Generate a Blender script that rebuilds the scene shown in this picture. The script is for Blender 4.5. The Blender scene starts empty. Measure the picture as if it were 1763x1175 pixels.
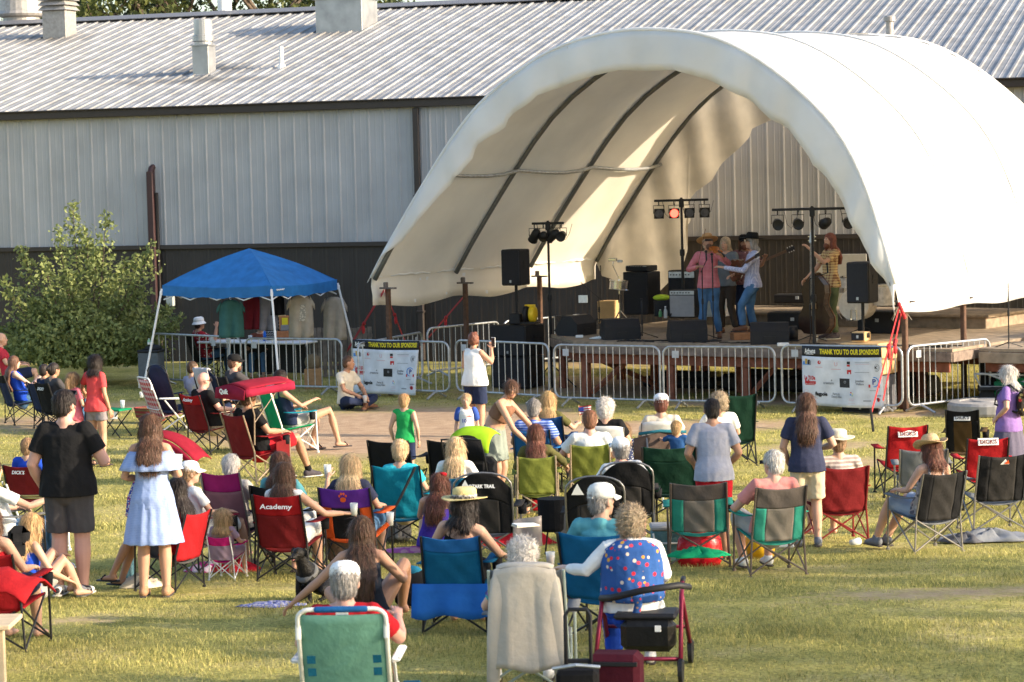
import bpy, math, random
import numpy as np
from mathutils import Vector, Matrix, Euler
R=math.radians
random.seed(7); rng=np.random.default_rng(7)
C=bpy.context.scene.collection
# ---------------- camera ----------------
FP=4500.0; CAMZ=4.15
P0=math.atan(297.5/FP); RO=R(1.43)
fw=Vector((0,math.cos(P0),-math.sin(P0)))
r0=Vector((1,0,0)); u0=Vector((0,math.sin(P0),math.cos(P0)))
rt=r0*math.cos(RO)-u0*math.sin(RO); up=u0*math.cos(RO)+r0*math.sin(RO)
cam=bpy.data.objects.new('camera',bpy.data.cameras.new('camera')); C.objects.link(cam)
mw=Matrix((rt,up,-fw)).transposed().to_4x4(); mw.translation=Vector((0,0,CAMZ)); cam.matrix_world=mw
cam.data.sensor_width=36; cam.data.lens=36*FP/1763; cam.data.clip_end=2000; cam.data.clip_start=.5
cam.data.dof.use_dof=True; cam.data.dof.focus_distance=34; cam.data.dof.aperture_fstop=5.6
bpy.context.scene.camera=cam
# ---------------- sky, sun, exposure ----------------
SA,SE=R(19),R(20)                       # sun: to the right, a little towards the camera, low
sund=Vector((math.cos(SA)*math.cos(SE),-math.sin(SA)*math.cos(SE),math.sin(SE)))
W=bpy.data.worlds.new("World"); bpy.context.scene.world=W; W.use_nodes=True
nt=W.node_tree; sky=nt.nodes.new('ShaderNodeTexSky'); sky.sky_type='NISHITA'; sky.sun_disc=False
sky.sun_elevation=SE; sky.sun_rotation=math.atan2(sund.x,sund.y); sky.dust_density=2.0; sky.air_density=1.0
bg=nt.nodes['Background']; nt.links.new(sky.outputs[0],bg.inputs[0]); bg.inputs[1].default_value=.15
sl=bpy.data.lights.new('sun','SUN'); sl.energy=3.7; sl.angle=R(.6); sl.color=(1,.85,.65)
so=bpy.data.objects.new('sun',sl); C.objects.link(so); so.rotation_euler=(-sund).to_track_quat('-Z','Y').to_euler()
vs=bpy.context.scene.view_settings; vs.view_transform='Standard'; vs.look='None'; vs.exposure=1.36; vs.gamma=1
# ---------------- pixel of the photograph -> direction and points on real surfaces ----------------
def ray(x,y): return (fw+rt*((x-881.5)/FP)-up*((y-587.5)/FP))
def hg(Y):
    t=min(1,max(0,(31-Y)/11)); return .42*t*t*(3-2*t)
def gp(x,y,h=0):                        # point at height h above the ground
    r=ray(x,y); t=30.
    for _ in range(40):
        Y=r.y*t; t=(hg(Y)+h-CAMZ)/r.z if abs(r.z)>1e-6 else t
    return Vector((r.x*t,r.y*t,CAMZ+r.z*t))
def gz(x,y,z):                          # point at absolute height z
    r=ray(x,y); t=(z-CAMZ)/r.z; return Vector((r.x*t,r.y*t,z))
def gd(x,y,Y):                          # point at distance Y
    r=ray(x,y); t=Y/r.y; return Vector((r.x*t,Y,CAMZ+r.z*t))
def gpl(x,y,p,n):                       # point on plane
    r=ray(x,y); o=Vector((0,0,CAMZ)); t=(p-o).dot(n)/r.dot(n); return o+r*t
# ---------------- materials ----------------
MC={}
def N(nt,t,**k):
    n=nt.nodes.new(t)
    for a,b in k.items(): setattr(n,a,b)
    return n
def mat(name,col,rough=.8,metal=0,var=.12,scale=14,bump=.15,bscale=60,trans=0,pat=None,spec=.3,emit=0,sheen=0,rnd=0,col2=None,sc2=1.5,alpha=1,seam=0):
    key=name
    if key in MC: return MC[key]
    m=bpy.data.materials.new(name); m.use_nodes=True; nt=m.node_tree; L=nt.links.new
    b=nt.nodes['Principled BSDF']; out=nt.nodes['Material Output']
    b.inputs['Roughness'].default_value=rough; b.inputs['Metallic'].default_value=metal
    b.inputs['Specular IOR Level'].default_value=spec
    tc=N(nt,'ShaderNodeTexCoord'); co=tc.outputs['Object']
    c=N(nt,'ShaderNodeRGB'); c.outputs[0].default_value=(*col,1); cur=c.outputs[0]
    if pat=='plaid' or pat=='stripe':
        mx=N(nt,'ShaderNodeMix',data_type='RGBA'); sep=N(nt,'ShaderNodeSeparateXYZ'); L(co,sep.inputs[0])
        def st(o,f):
            a=N(nt,'ShaderNodeMath',operation='MULTIPLY'); a.inputs[1].default_value=f; L(o,a.inputs[0])
            s=N(nt,'ShaderNodeMath',operation='SINE'); L(a.outputs[0],s.inputs[0])
            g=N(nt,'ShaderNodeMath',operation='GREATER_THAN'); g.inputs[1].default_value=.25; L(s.outputs[0],g.inputs[0]); return g.outputs[0]
        f=sc2
        a=st(sep.outputs[2],f)
        if pat=='plaid':
            bb=st(sep.outputs[0],f); ad=N(nt,'ShaderNodeMath',operation='ADD'); L(a,ad.inputs[0]); L(bb,ad.inputs[1])
            mu=N(nt,'ShaderNodeMath',operation='MULTIPLY'); mu.inputs[1].default_value=.5; L(ad.outputs[0],mu.inputs[0]); a=mu.outputs[0]
        L(a,mx.inputs[0]); L(cur,mx.inputs[6]); mx.inputs[7].default_value=(*col2,1); cur=mx.outputs[2]
    elif pat=='floral' or pat=='blotch':
        vo=N(nt,'ShaderNodeTexVoronoi'); vo.inputs['Scale'].default_value=sc2; L(co,vo.inputs['Vector'])
        cr=N(nt,'ShaderNodeValToRGB'); cr.color_ramp.elements[0].position=.28 if pat=='floral' else .45; cr.color_ramp.elements[0].color=(1,1,1,1)
        cr.color_ramp.elements[1].position=cr.color_ramp.elements[0].position+.05; cr.color_ramp.elements[1].color=(0,0,0,1); L(vo.outputs['Distance'],cr.inputs[0])
        sx=N(nt,'ShaderNodeSeparateColor'); L(vo.outputs['Color'],sx.inputs[0])
        c3=N(nt,'ShaderNodeValToRGB'); c3.color_ramp.interpolation='CONSTANT'
        cols=col2 if isinstance(col2,list) else [col2]
        els=c3.color_ramp.elements
        els[0].position=0; els[0].color=(*cols[0],1); els[1].position=.999 if len(cols)==1 else 1/len(cols); els[1].color=(*cols[-1 if len(cols)==1 else 1],1)
        for i in range(2,len(cols)):
            e=els.new(i/len(cols)); e.color=(*cols[i],1)
        L(sx.outputs[0],c3.inputs[0])
        mx=N(nt,'ShaderNodeMix',data_type='RGBA'); L(cr.outputs[0],mx.inputs[0]); L(cur,mx.inputs[6]); L(c3.outputs[0],mx.inputs[7]); cur=mx.outputs[2]
    if rnd:
        gi=N(nt,'ShaderNodeNewGeometry'); hs=N(nt,'ShaderNodeHueSaturation')
        mr=N(nt,'ShaderNodeMapRange'); mr.inputs[3].default_value=1-rnd; mr.inputs[4].default_value=1+rnd; L(gi.outputs['Random Per Island'],mr.inputs[0]); L(mr.outputs[0],hs.inputs['Value'])
        mr2=N(nt,'ShaderNodeMapRange'); mr2.inputs[3].default_value=.5+rnd*.03; mr2.inputs[4].default_value=.5-rnd*.06; L(gi.outputs['Random Per Island'],mr2.inputs[0]); L(mr2.outputs[0],hs.inputs['Hue'])
        L(cur,hs.inputs['Color']); cur=hs.outputs[0]
    if var:
        no=N(nt,'ShaderNodeTexNoise'); no.inputs['Scale'].default_value=scale; no.inputs['Detail'].default_value=4; L(co,no.inputs['Vector'])
        mr=N(nt,'ShaderNodeMapRange'); mr.inputs[1].default_value=.3; mr.inputs[2].default_value=.7; mr.inputs[3].default_value=1-var; mr.inputs[4].default_value=1+var; L(no.outputs[0],mr.inputs[0])
        mu=N(nt,'ShaderNodeMix',data_type='RGBA',blend_type='MULTIPLY'); mu.inputs[0].default_value=1; L(cur,mu.inputs[6]); L(mr.outputs[0],mu.inputs[7]); cur=mu.outputs[2]
    L(cur,b.inputs['Base Color'])
    if bump:
        n2=N(nt,'ShaderNodeTexNoise'); n2.inputs['Scale'].default_value=bscale; n2.inputs['Detail'].default_value=3; L(co,n2.inputs['Vector'])
        bp=N(nt,'ShaderNodeBump'); bp.inputs['Strength'].default_value=bump; bp.inputs['Distance'].default_value=.02; L(n2.outputs[0],bp.inputs['Height']); L(bp.outputs[0],b.inputs['Normal'])
    if emit:
        b.inputs['Emission Color'].default_value=(*col,1); b.inputs['Emission Strength'].default_value=emit
    if trans:
        tr=N(nt,'ShaderNodeBsdfTranslucent'); L(cur,tr.inputs[0]); ms=N(nt,'ShaderNodeMixShader'); ms.inputs[0].default_value=trans
        L(b.outputs[0],ms.inputs[1]); L(tr.outputs[0],ms.inputs[2]); L(ms.outputs[0],out.inputs[0])
    if alpha<1: b.inputs['Alpha'].default_value=alpha
    MC[key]=m; return m
def cloth(name,col,**k):
    k.setdefault('rough',.92); k.setdefault('var',.16); k.setdefault('scale',5); k.setdefault('bump',.45); k.setdefault('bscale',14); k.setdefault('spec',.15)
    return mat(name,col,**k)
# ---------------- mesh collector ----------------
def frame_along(t,ref):
    t=t.normalized(); x=ref-t*ref.dot(t)
    if x.length<1e-4: x=Vector((0,1,0))-t*t.y
    x.normalize(); return x,t.cross(x)
class M:
    def __init__(s,T=None): s.v=[];s.f=[];s.mi=[];s.k=0;s.T=T
    def add(s,vs,fs):
        o=len(s.v)
        if s.T is not None: vs=[s.T@Vector(v) for v in vs]
        s.v+= [tuple(v) for v in vs]; s.f+=[tuple(i+o for i in f) for f in fs]; s.mi+=[s.k]*len(fs); return s
    def box(s,c,d,rot=None,bev=None):
        x,y,z=d[0]/2,d[1]/2,d[2]/2; b=min(min(x,y,z)*.35,.012) if bev is None else bev; vs=[]
        idx={}
        for sx in(-1,1):
            for sy in(-1,1):
                for sz in(-1,1):
                    for a in range(3):
                        p=[sx*(x-(a!=0)*b),sy*(y-(a!=1)*b),sz*(z-(a!=2)*b)]; idx[(sx,sy,sz,a)]=len(vs); vs.append(Vector(p))
        fs=[]
        for a in range(3):
            for sg in(-1,1):
                o=[i for i in range(3) if i!=a]
                q=[]
                for (p,r) in((-1,-1),(1,-1),(1,1),(-1,1)):
                    t=[0,0,0];t[a]=sg;t[o[0]]=p;t[o[1]]=r; q.append(idx[(*t,a)])
                if (sg>0)==(a==1): q.reverse()
                fs.append(q)
        for a in range(3):
            o=[i for i in range(3) if i!=a]
            for p in(-1,1):
                for r in(-1,1):
                    t=[0,0,0];t[o[0]]=p;t[o[1]]=r;t1=t[:];t1[a]=-1;t2=t[:];t2[a]=1
                    fs.append([idx[(*t1,o[0])],idx[(*t2,o[0])],idx[(*t2,o[1])],idx[(*t1,o[1])]])
        for sx in(-1,1):
            for sy in(-1,1):
                for sz in(-1,1): fs.append([idx[(sx,sy,sz,a)] for a in range(3)])
        T=Matrix.Translation(Vector(c))
        if rot is not None: T=T@(rot.to_matrix().to_4x4() if isinstance(rot,Euler) else rot.to_4x4())
        return s.add([T@v for v in vs],fs)
    def tube(s,pts,r,n=8,cap=True,ref=Vector((1,0,0))):
        pts=[Vector(p) for p in pts]; m=len(pts)
        if not isinstance(r,(list,tuple)): r=[r]*m
        vs=[];fs=[]
        x=None
        for i,p in enumerate(pts):
            t=(pts[min(i+1,m-1)]-pts[max(i-1,0)])
            if t.length<1e-6: t=Vector((0,0,1))
            x,y=frame_along(t,ref if x is None or not s_keep else x)
            ra,rb=(r[i] if isinstance(r[i],(tuple,list)) else (r[i],r[i]))
            for j in range(n):
                a=2*math.pi*j/n; vs.append(p+x*(ra*math.cos(a))+y*(rb*math.sin(a)))
        for i in range(m-1):
            for j in range(n):
                k=(j+1)%n; fs.append((i*n+j,i*n+k,(i+1)*n+k,(i+1)*n+j))
        if cap: fs.append(tuple(range(n))[::-1]); fs.append(tuple((m-1)*n+j for j in range(n)))
        return s.add(vs,fs)
    def cap(s,pts,r,n=10,**k):         # round-ended tube
        pts=[Vector(p) for p in pts]
        if not isinstance(r,(list,tuple)): r=[r]*len(pts)
        d0=(pts[1]-pts[0]).normalized(); d1=(pts[-1]-pts[-2]).normalized()
        e=lambda q,f:(q[0]*f,q[1]*f) if isinstance(q,(tuple,list)) else q*f
        ra=min(r[0]) if isinstance(r[0],(tuple,list)) else r[0]; rb=min(r[-1]) if isinstance(r[-1],(tuple,list)) else r[-1]
        P=[pts[0]-d0*ra*.9,pts[0]-d0*ra*.55]+pts+[pts[-1]+d1*rb*.55,pts[-1]+d1*rb*.9]
        RR=[e(r[0],.35),e(r[0],.82)]+list(r)+[e(r[-1],.82),e(r[-1],.35)]
        return s.tube(P,RR,n,**k)
    def ell(s,c,r,n=12,rot=None):
        vs=[];fs=[]; h=n//2; c=Vector(c); Q=rot if rot is not None else Matrix.Identity(3)
        if isinstance(r,(int,float)): r=(r,r,r)
        vs.append(c+Q@Vector((0,0,-r[2])))
        for i in range(1,h):
            a=-math.pi/2+math.pi*i/h
            for j in range(n):
                b=2*math.pi*j/n; vs.append(c+Q@Vector((r[0]*math.cos(a)*math.cos(b),r[1]*math.cos(a)*math.sin(b),r[2]*math.sin(a))))
        vs.append(c+Q@Vector((0,0,r[2])))
        for j in range(n):
            k=(j+1)%n; fs.append((0,1+k,1+j)); fs.append((len(vs)-1,1+(h-2)*n+j,1+(h-2)*n+k))
            for i in range(h-2): fs.append((1+i*n+j,1+i*n+k,1+(i+1)*n+k,1+(i+1)*n+j))
        return s.add(vs,fs)
    def lathe(s,prof,c=(0,0,0),n=16,Q=None,sx=1,sy=1):
        c=Vector(c); Q=Q or Matrix.Identity(3); vs=[];fs=[];m=len(prof)
        for (r,z) in prof:
            for j in range(n):
                a=2*math.pi*j/n; vs.append(c+Q@Vector((r*sx*math.cos(a),r*sy*math.sin(a),z)))
        for i in range(m-1):
            for j in range(n):
                k=(j+1)%n; fs.append((i*n+j,i*n+k,(i+1)*n+k,(i+1)*n+j))
        fs.append(tuple(range(n))[::-1]); fs.append(tuple((m-1)*n+j for j in range(n)))
        return s.add(vs,fs)
    def grid(s,rows,th=0,close=False):  # rows of points; th>0 gives a closed slab
        m=len(rows);n=len(rows[0]); V=[Vector(p) for r in rows for p in r]; fs=[]
        for i in range(m-1):
            for j in range(n-1): a=i*n+j; fs.append((a,a+1,a+n+1,a+n))
        if th:
            nr=[]
            for i in range(m):
                for j in range(n):
                    a=V[min(i+1,m-1)*n+j]-V[max(i-1,0)*n+j]; b=V[i*n+min(j+1,n-1)]-V[i*n+max(j-1,0)]; q=b.cross(a)
                    nr.append(q.normalized() if q.length>1e-9 else Vector((0,0,1)))
            o=len(V); V=V+[v-q*th for v,q in zip(V,nr)]
            fs+= [tuple(x+o for x in f[::-1]) for f in fs]
            bd=[j for j in range(n)]+[i*n+n-1 for i in range(1,m)]+[(m-1)*n+j for j in range(n-2,-1,-1)]+[i*n for i in range(m-2,0,-1)]
            for a,b in zip(bd,bd[1:]+bd[:1]): fs.append((b,a,a+o,b+o))
        return s.add(V,fs)
    def slab(s,poly,th,T=None):         # flat polygon extruded along its local z
        n=len(poly); vs=[Vector((p[0],p[1],0)) for p in poly]+[Vector((p[0],p[1],th)) for p in poly]
        if T is not None: vs=[T@v for v in vs]
        fs=[tuple(range(n))[::-1],tuple(range(n,2*n))]+[(i,(i+1)%n,(i+1)%n+n,i+n) for i in range(n)]
        return s.add(vs,fs)
s_keep=True
def obj(name,m,mats,parent=None,smooth=False,loc=None,rz=0):
    me=bpy.data.meshes.new(name); me.from_pydata(m.v,[],m.f); me.update()
    if not isinstance(mats,(list,tuple)): mats=[mats]
    for x in mats: me.materials.append(x)
    if len(mats)>1: me.polygons.foreach_set('material_index',m.mi)
    if smooth: me.polygons.foreach_set('use_smooth',[True]*len(me.polygons))
    o=bpy.data.objects.new(name,me); C.objects.link(o)
    if parent: o.parent=parent
    if loc is not None: o.location=loc
    if rz: o.rotation_euler=(0,0,rz)
    return o
def tag(o,label=None,cat=None,group=None,kind=None):
    for a,b in(('label',label),('category',cat),('group',group),('kind',kind)):
        if b: o[a]=b
    return o
def thing(name,label,cat,loc=(0,0,0),rz=0,group=None):
    o=bpy.data.objects.new(name,None); C.objects.link(o); o.location=loc; o.rotation_euler=(0,0,rz); o.empty_display_size=.1
    return tag(o,label,cat,group)
def copytree(o,parent=None):
    c=o.copy(); C.objects.link(c); c.parent=parent
    for ch in list(KID.get(o.name,[]) or o.children): copytree(ch,c)
    return c
KID={}
# text
TXT=[]
def text(body,parent,m,T,size=.1,bold=.0,ext=.001,name='lettering',width=None,align='CENTER',warp=None):
    cu=bpy.data.curves.new(name,'FONT'); cu.body=body; cu.size=size; cu.align_x=align; cu.align_y='CENTER'; cu.extrude=ext; cu.offset=bold; cu.resolution_u=2
    o=bpy.data.objects.new(name,cu); C.objects.link(o); o.parent=parent; o.matrix_local=T; cu.materials.append(m); TXT.append((o,width,warp)); return o
REM=[]
def solid(name,m,mats,parent,vox,disp=None,extra=None,it=3):
    """one continuous skin over the collected shapes (voxel remesh, baked later)"""
    o=obj(name,m,mats,parent); md=o.modifiers.new('r','REMESH'); md.mode='VOXEL'; md.voxel_size=vox; md.use_smooth_shade=True
    sm=o.modifiers.new('s','SMOOTH'); sm.factor=.5; sm.iterations=it
    REM.append((o,disp,extra)); return o
def wr(p,seed,f):                       # cheap wrinkle field
    rg=np.random.default_rng(seed); q=p*f
    q=q+.6*np.sin(q[:,[1,2,0]]*1.3+rg.uniform(0,6,3)); out=np.zeros(len(p))
    for i in range(5):
        k=rg.normal(size=3); k/=np.linalg.norm(k); k*=1+.8*i*.5; out+=(1-2*np.abs(np.sin(q@k+rg.uniform(0,6))))/(1+i*.5)
    return out/3
def strands(me,hr):
    n,ln,puff,seed=hr; rg=np.random.default_rng(seed); N_=len(me.vertices)
    p=np.empty(N_*3,np.float32); me.vertices.foreach_get('co',p); p=p.reshape(-1,3); q=np.empty(N_*3,np.float32); me.vertices.foreach_get('normal',q); q=q.reshape(-1,3)
    ix=rg.integers(0,N_,n); a=p[ix]; nn=q[ix]; d=np.tile(np.array([0,0,-1.]),(n,1)) if not puff else rg.normal(size=(n,3))
    d=d+rg.normal(size=(n,3))*.18; d-=nn*(d*nn).sum(1)[:,None]; d/=np.linalg.norm(d,axis=1)[:,None]+1e-6; s=np.cross(d,nn); s/=np.linalg.norm(s,axis=1)[:,None]+1e-6
    L_=(ln*rg.uniform(.5,1.3,n))[:,None]; w=(.0017*rg.uniform(.6,1.3,n))[:,None]; lift=(rg.uniform(.0015,.006,n)*(2.2 if puff else 1))[:,None]
    b=a+d*L_*.5+nn*lift; c=a+d*L_+nn*lift*(1.6 if puff else .6)+rg.normal(size=(n,3))*.004; a=a-nn*.003
    v=np.stack([a-s*w,a+s*w,b+s*w,b-s*w,c],1).reshape(-1,3); i0=np.arange(n)*5
    t=bpy.data.meshes.new('t'); t.from_pydata(v.tolist(),[],[(i,i+1,i+2,i+3) for i in i0]+[(i+3,i+2,i+4) for i in i0])
    import bmesh
    bm=bmesh.new(); bm.from_mesh(me); bm.from_mesh(t); bm.to_mesh(me); bm.free(); bpy.data.meshes.remove(t)
def bake_all():
    dg=bpy.context.evaluated_depsgraph_get(); dg.update()
    new=[]
    for o,d,e in REM: new.append(bpy.data.meshes.new_from_object(o.evaluated_get(dg),depsgraph=dg))
    tx=[bpy.data.meshes.new_from_object(o.evaluated_get(dg),depsgraph=dg) for o,w,_ in TXT]
    for (o,d,e),me in zip(REM,new):
        hr_=None
        if isinstance(d,tuple): d,hr_=d
        o.modifiers.clear(); o.data=me; n=len(me.vertices)
        if n==0: continue
        if d:
            p=np.empty(n*3,np.float32); me.vertices.foreach_get('co',p); p=p.reshape(-1,3)
            nr=np.empty(n*3,np.float32); me.vertices.foreach_get('normal',nr); nr=nr.reshape(-1,3)
            p=p+nr*d(p)[:,None]; me.vertices.foreach_set('co',p.ravel().astype(np.float32)); me.update()
        if e:
            import bmesh
            t=bpy.data.meshes.new('t'); t.from_pydata(e.v,[],e.f); t.polygons.foreach_set('use_smooth',[True]*len(t.polygons))
            bm=bmesh.new(); bm.from_mesh(me); bm.from_mesh(t); bm.to_mesh(me); bm.free(); bpy.data.meshes.remove(t)
        if hr_: strands(me,hr_)
        me.polygons.foreach_set('use_smooth',[True]*len(me.polygons)); me.update()
    for (o,w,wp),me in zip(TXT,tx):
        par,ml,nm=o.parent,o.matrix_local.copy(),o.name
        if w and len(me.vertices):
            xs=[v.co.x for v in me.vertices]; k=w/(max(xs)-min(xs))
            for v in me.vertices: v.co.x*=k
        if wp:
            for v in me.vertices: v.co=wp(v.co)
            ml=Matrix.Identity(4)
        n=bpy.data.objects.new('lettering',me); C.objects.link(n); n.parent=par; n.matrix_local=ml
        bpy.data.objects.remove(o)
# common materials
steel=mat('galvanised_steel',(.42,.44,.46),rough=.42,metal=.7,var=.2,bump=.05)
blackm=mat('black_metal',(.012,.012,.013),rough=.5,var=.1,bump=.02)
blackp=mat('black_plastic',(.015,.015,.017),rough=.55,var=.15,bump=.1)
wood_old=mat('weathered_wood',(.20,.15,.12),var=.4,scale=9,bump=.4)
wood_red=mat('red_brown_wood',(.20,.07,.04),var=.3,scale=9,bump=.3)
wood_deck=mat('deck_wood',(.27,.21,.15),var=.3,scale=6,bump=.3)
white=mat('white_paint',(.75,.75,.73),rough=.5,var=.05,bump=.02)
# ================= GROUND =================
def fbm(x,y,seed,f0,oc=4):
    rg=np.random.default_rng(seed); o=np.zeros_like(x)
    for i in range(oc):
        f=f0*2**i
        for _ in range(3):
            a=rg.uniform(0,6.28); o+=np.sin(x*f*np.cos(a)+y*f*np.sin(a)+rg.uniform(0,6.28)+1.7*np.sin(y*f*.7*np.cos(a)+rg.uniform(0,6)))/(1.7**i)
    return o/4
DIRT=[] # (X,Y,rx,ry,w)
for (x,y,rx,ry,w) in [(720,738,3.2,4.0,1.25),(620,742,2.6,3.6,1.1),(820,748,2.2,3.0,1.),(480,735,1.8,2.5,.75),(960,745,2.2,1.6,.75),(880,740,1.8,1.0,.8),(560,760,1.6,1.0,.9),(1080,735,2.2,.8,.8),(1300,730,1.8,.7,.7),(60,730,1.8,1.2,.55),(250,700,1.5,.8,.45),(1380,770,1.5,.5,.5),
    (1100,665,3.2,1.6,.9),(1350,690,3.0,.9,.8),(900,700,1.2,.5,.5),(1600,712,1.6,.5,.6),(1480,1028,1.6,.35,.5),(1650,1022,1.2,.3,.5),(1330,1045,.9,.3,.4),(150,1070,.5,.25,.55),(700,1090,.5,.18,.4),(240,860,1.,.4,.35),(1420,800,1.2,.5,.5),(1200,600,6,4,.6),(990,1120,.35,.2,.5),(300,935,.7,.3,.4)]:
    p=gp(x,y); DIRT.append((p.x,p.y,rx,ry*(1. if w>.96 else 1.7),w))
def dirt(X,Y):
    d=np.zeros_like(X)
    for (a,b,rx,ry,w) in DIRT: d=np.maximum(d,w*np.exp(-(((X-a)/rx)**2+((Y-b)/ry)**2)**1.2))
    n=fbm(X,Y,3,1.1); return d+.22*n*(d>.03)+.18*fbm(X,Y*.5,5,.6)+.06*fbm(X,Y,6,2.2)+.02
def hgv(Y):
    t=np.clip((31-Y)/11,0,1); return .42*t*t*(3-2*t)
ys=np.concatenate([np.linspace(-60,10,15)[:-1],np.linspace(10,62,300),np.linspace(62,1200,20)[1:]])
xs=np.concatenate([np.linspace(-900,-16,16)[:-1],np.linspace(-16,18,230),np.linspace(18,900,16)[1:]])
XX,YY=np.meshgrid(xs,ys); ZZ=hgv(YY)+.02*fbm(XX,YY,9,.5)*(np.abs(XX)<30)*(YY<60)*(YY>5)
nv=XX.size; gm=bpy.data.meshes.new('ground'); nx=len(xs); ny=len(ys)
I,J=np.meshgrid(np.arange(nx-1),np.arange(ny-1)); a=(J*nx+I).ravel(); F=np.stack([a,a+1,a+nx+1,a+nx],1)
gm.from_pydata(np.stack([XX,YY,ZZ],-1).reshape(-1,3).tolist(),[],F.tolist()); gm.polygons.foreach_set('use_smooth',[True]*len(gm.polygons))
at=gm.attributes.new('dirt','FLOAT','POINT'); at.data.foreach_set('value',np.clip(dirt(XX,YY),0,1.2).ravel().astype(np.float32))
go=bpy.data.objects.new('ground',gm); C.objects.link(go); tag(go,kind='structure',label='worn grass lawn with bare dirt patches')
m=bpy.data.materials.new('lawn'); m.use_nodes=True; nt=m.node_tree; L=nt.links.new; b=nt.nodes['Principled BSDF']; b.inputs['Roughness'].default_value=.95; b.inputs['Specular IOR Level'].default_value=.1
tc=N(nt,'ShaderNodeTexCoord')
def noise(s,d=5):
    n=N(nt,'ShaderNodeTexNoise'); n.inputs['Scale'].default_value=s; n.inputs['Detail'].default_value=d; n.inputs['Roughness'].default_value=.65; L(tc.outputs['Object'],n.inputs['Vector']); return n.outputs[0]
def ramp(src,els):
    r=N(nt,'ShaderNodeValToRGB'); e=r.color_ramp.elements
    e[0].position=els[0][0]; e[0].color=(*els[0][1],1); e[1].position=els[-1][0]; e[1].color=(*els[-1][1],1)
    for p,c in els[1:-1]: q=e.new(p); q.color=(*c,1)
    L(src,r.inputs[0]); return r.outputs[0]
def mixc(f,a,c,bt='MIX'):
    x=N(nt,'ShaderNodeMix',data_type='RGBA',blend_type=bt)
    if isinstance(f,float): x.inputs[0].default_value=f
    else: L(f,x.inputs[0])
    L(a,x.inputs[6]); L(c,x.inputs[7]); return x.outputs[2]
g1=ramp(noise(1.1),[(.3,(.18,.18,.05)),(.5,(.36,.32,.10)),(.7,(.46,.38,.18))])
g2=ramp(noise(28,3),[(.3,(.5,.5,.5)),(.7,(1.4,1.4,1.3))])
g=mixc(1.0,g1,g2,'MULTIPLY')
d1=ramp(noise(4,6),[(.3,(.33,.22,.145)),(.6,(.46,.33,.22)),(.8,(.54,.41,.29))])
at=N(nt,'ShaderNodeAttribute',attribute_name='dirt')
ad=N(nt,'ShaderNodeMath',operation='ADD'); L(at.outputs['Fac'],ad.inputs[0])
mu=N(nt,'ShaderNodeMath',operation='MULTIPLY_ADD'); L(noise(9,5),mu.inputs[0]); mu.inputs[1].default_value=.9; mu.inputs[2].default_value=-.45; L(mu.outputs[0],ad.inputs[1])
fm=ramp(ad.outputs[0],[(.30,(0,0,0)),(.72,(1,1,1))])
L(mixc(fm,g,d1),b.inputs['Base Color'])
bp=N(nt,'ShaderNodeBump'); bp.inputs['Strength'].default_value=.6; bp.inputs['Distance'].default_value=.04; L(noise(35,4),bp.inputs['Height']); L(bp.outputs[0],b.inputs['Normal'])
gm.materials.append(m)
# grass blades (stuff)
def blades(n,y0,y1,hmin,hmax,wd,seed,cut):
    rg=np.random.default_rng(seed); Y=rg.uniform(y0,y1,n*2); X=rg.uniform(-1,1,n*2)*(Y*.2+.6)
    pr=rg.random(n*2); keep=(pr*1.0+.0>(Y-y0)/(y1-y0)*.5)
    d=dirt(X,Y)+.12*fbm(X,Y,21,7.,2); clump=.5+.5*fbm(X,Y,33,2.3,3)
    keep&=(d<cut+rg.normal(0,.06,n*2))&(clump>rg.uniform(-.25,.95,n*2)); X=X[keep][:n];Y=Y[keep][:n];cl=clump[keep][:n]; k=len(X)
    h=rg.uniform(hmin,hmax,k)*(.5+.8*np.clip(cl,0,1)); a=rg.uniform(0,6.28,k); w=wd*rg.uniform(.6,1.3,k); le=rg.normal(0,.5,(k,2))*h[:,None]
    Z=hgv(Y)+.02*fbm(X,Y,9,.5)-.004
    dx=np.cos(a)*w; dy=np.sin(a)*w
    v=np.empty((k,5,3)); v[:,0]=np.stack([X-dx,Y-dy,Z],1); v[:,1]=np.stack([X+dx,Y+dy,Z],1)
    mx=X+le[:,0]*.4; my=Y+le[:,1]*.4
    v[:,2]=np.stack([mx+dx*.7,my+dy*.7,Z+h*.6],1); v[:,3]=np.stack([mx-dx*.7,my-dy*.7,Z+h*.6],1)
    v[:,4]=np.stack([X+le[:,0],Y+le[:,1],Z+h],1)
    return v.reshape(-1,3),k
gv1,k1=blades(200000,15.5,30,.012,.050,.0028,1,.36); gv2,k2=blades(150000,29,53,.02,.05,.005,2,.42)
gv=np.concatenate([gv1,gv2]); k=k1+k2; b0=(np.arange(k)*5)[:,None]
me=bpy.data.meshes.new('grass'); me.vertices.add(len(gv)); me.vertices.foreach_set('co',gv.ravel().astype(np.float32))
quad=(b0+np.array([0,1,2,3])); tri=(b0+np.array([3,2,4]))
loops=np.concatenate([quad,tri],1).ravel(); me.loops.add(len(loops)); me.loops.foreach_set('vertex_index',loops.astype(np.int32))
st=(np.arange(k)[:,None]*7+np.array([0,4])).ravel(); me.polygons.add(len(st)); me.polygons.foreach_set('loop_start',st.astype(np.int32)); me.update(calc_edges=True)
me.materials.append(mat('grass_blade',(.38,.37,.115),rough=.7,var=.35,scale=.9,bump=0,rnd=.6,trans=.3,spec=.2))
o=bpy.data.objects.new('grass',me); C.objects.link(o); tag(o,'short trodden grass covering the lawn','grass',kind='stuff')
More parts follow.
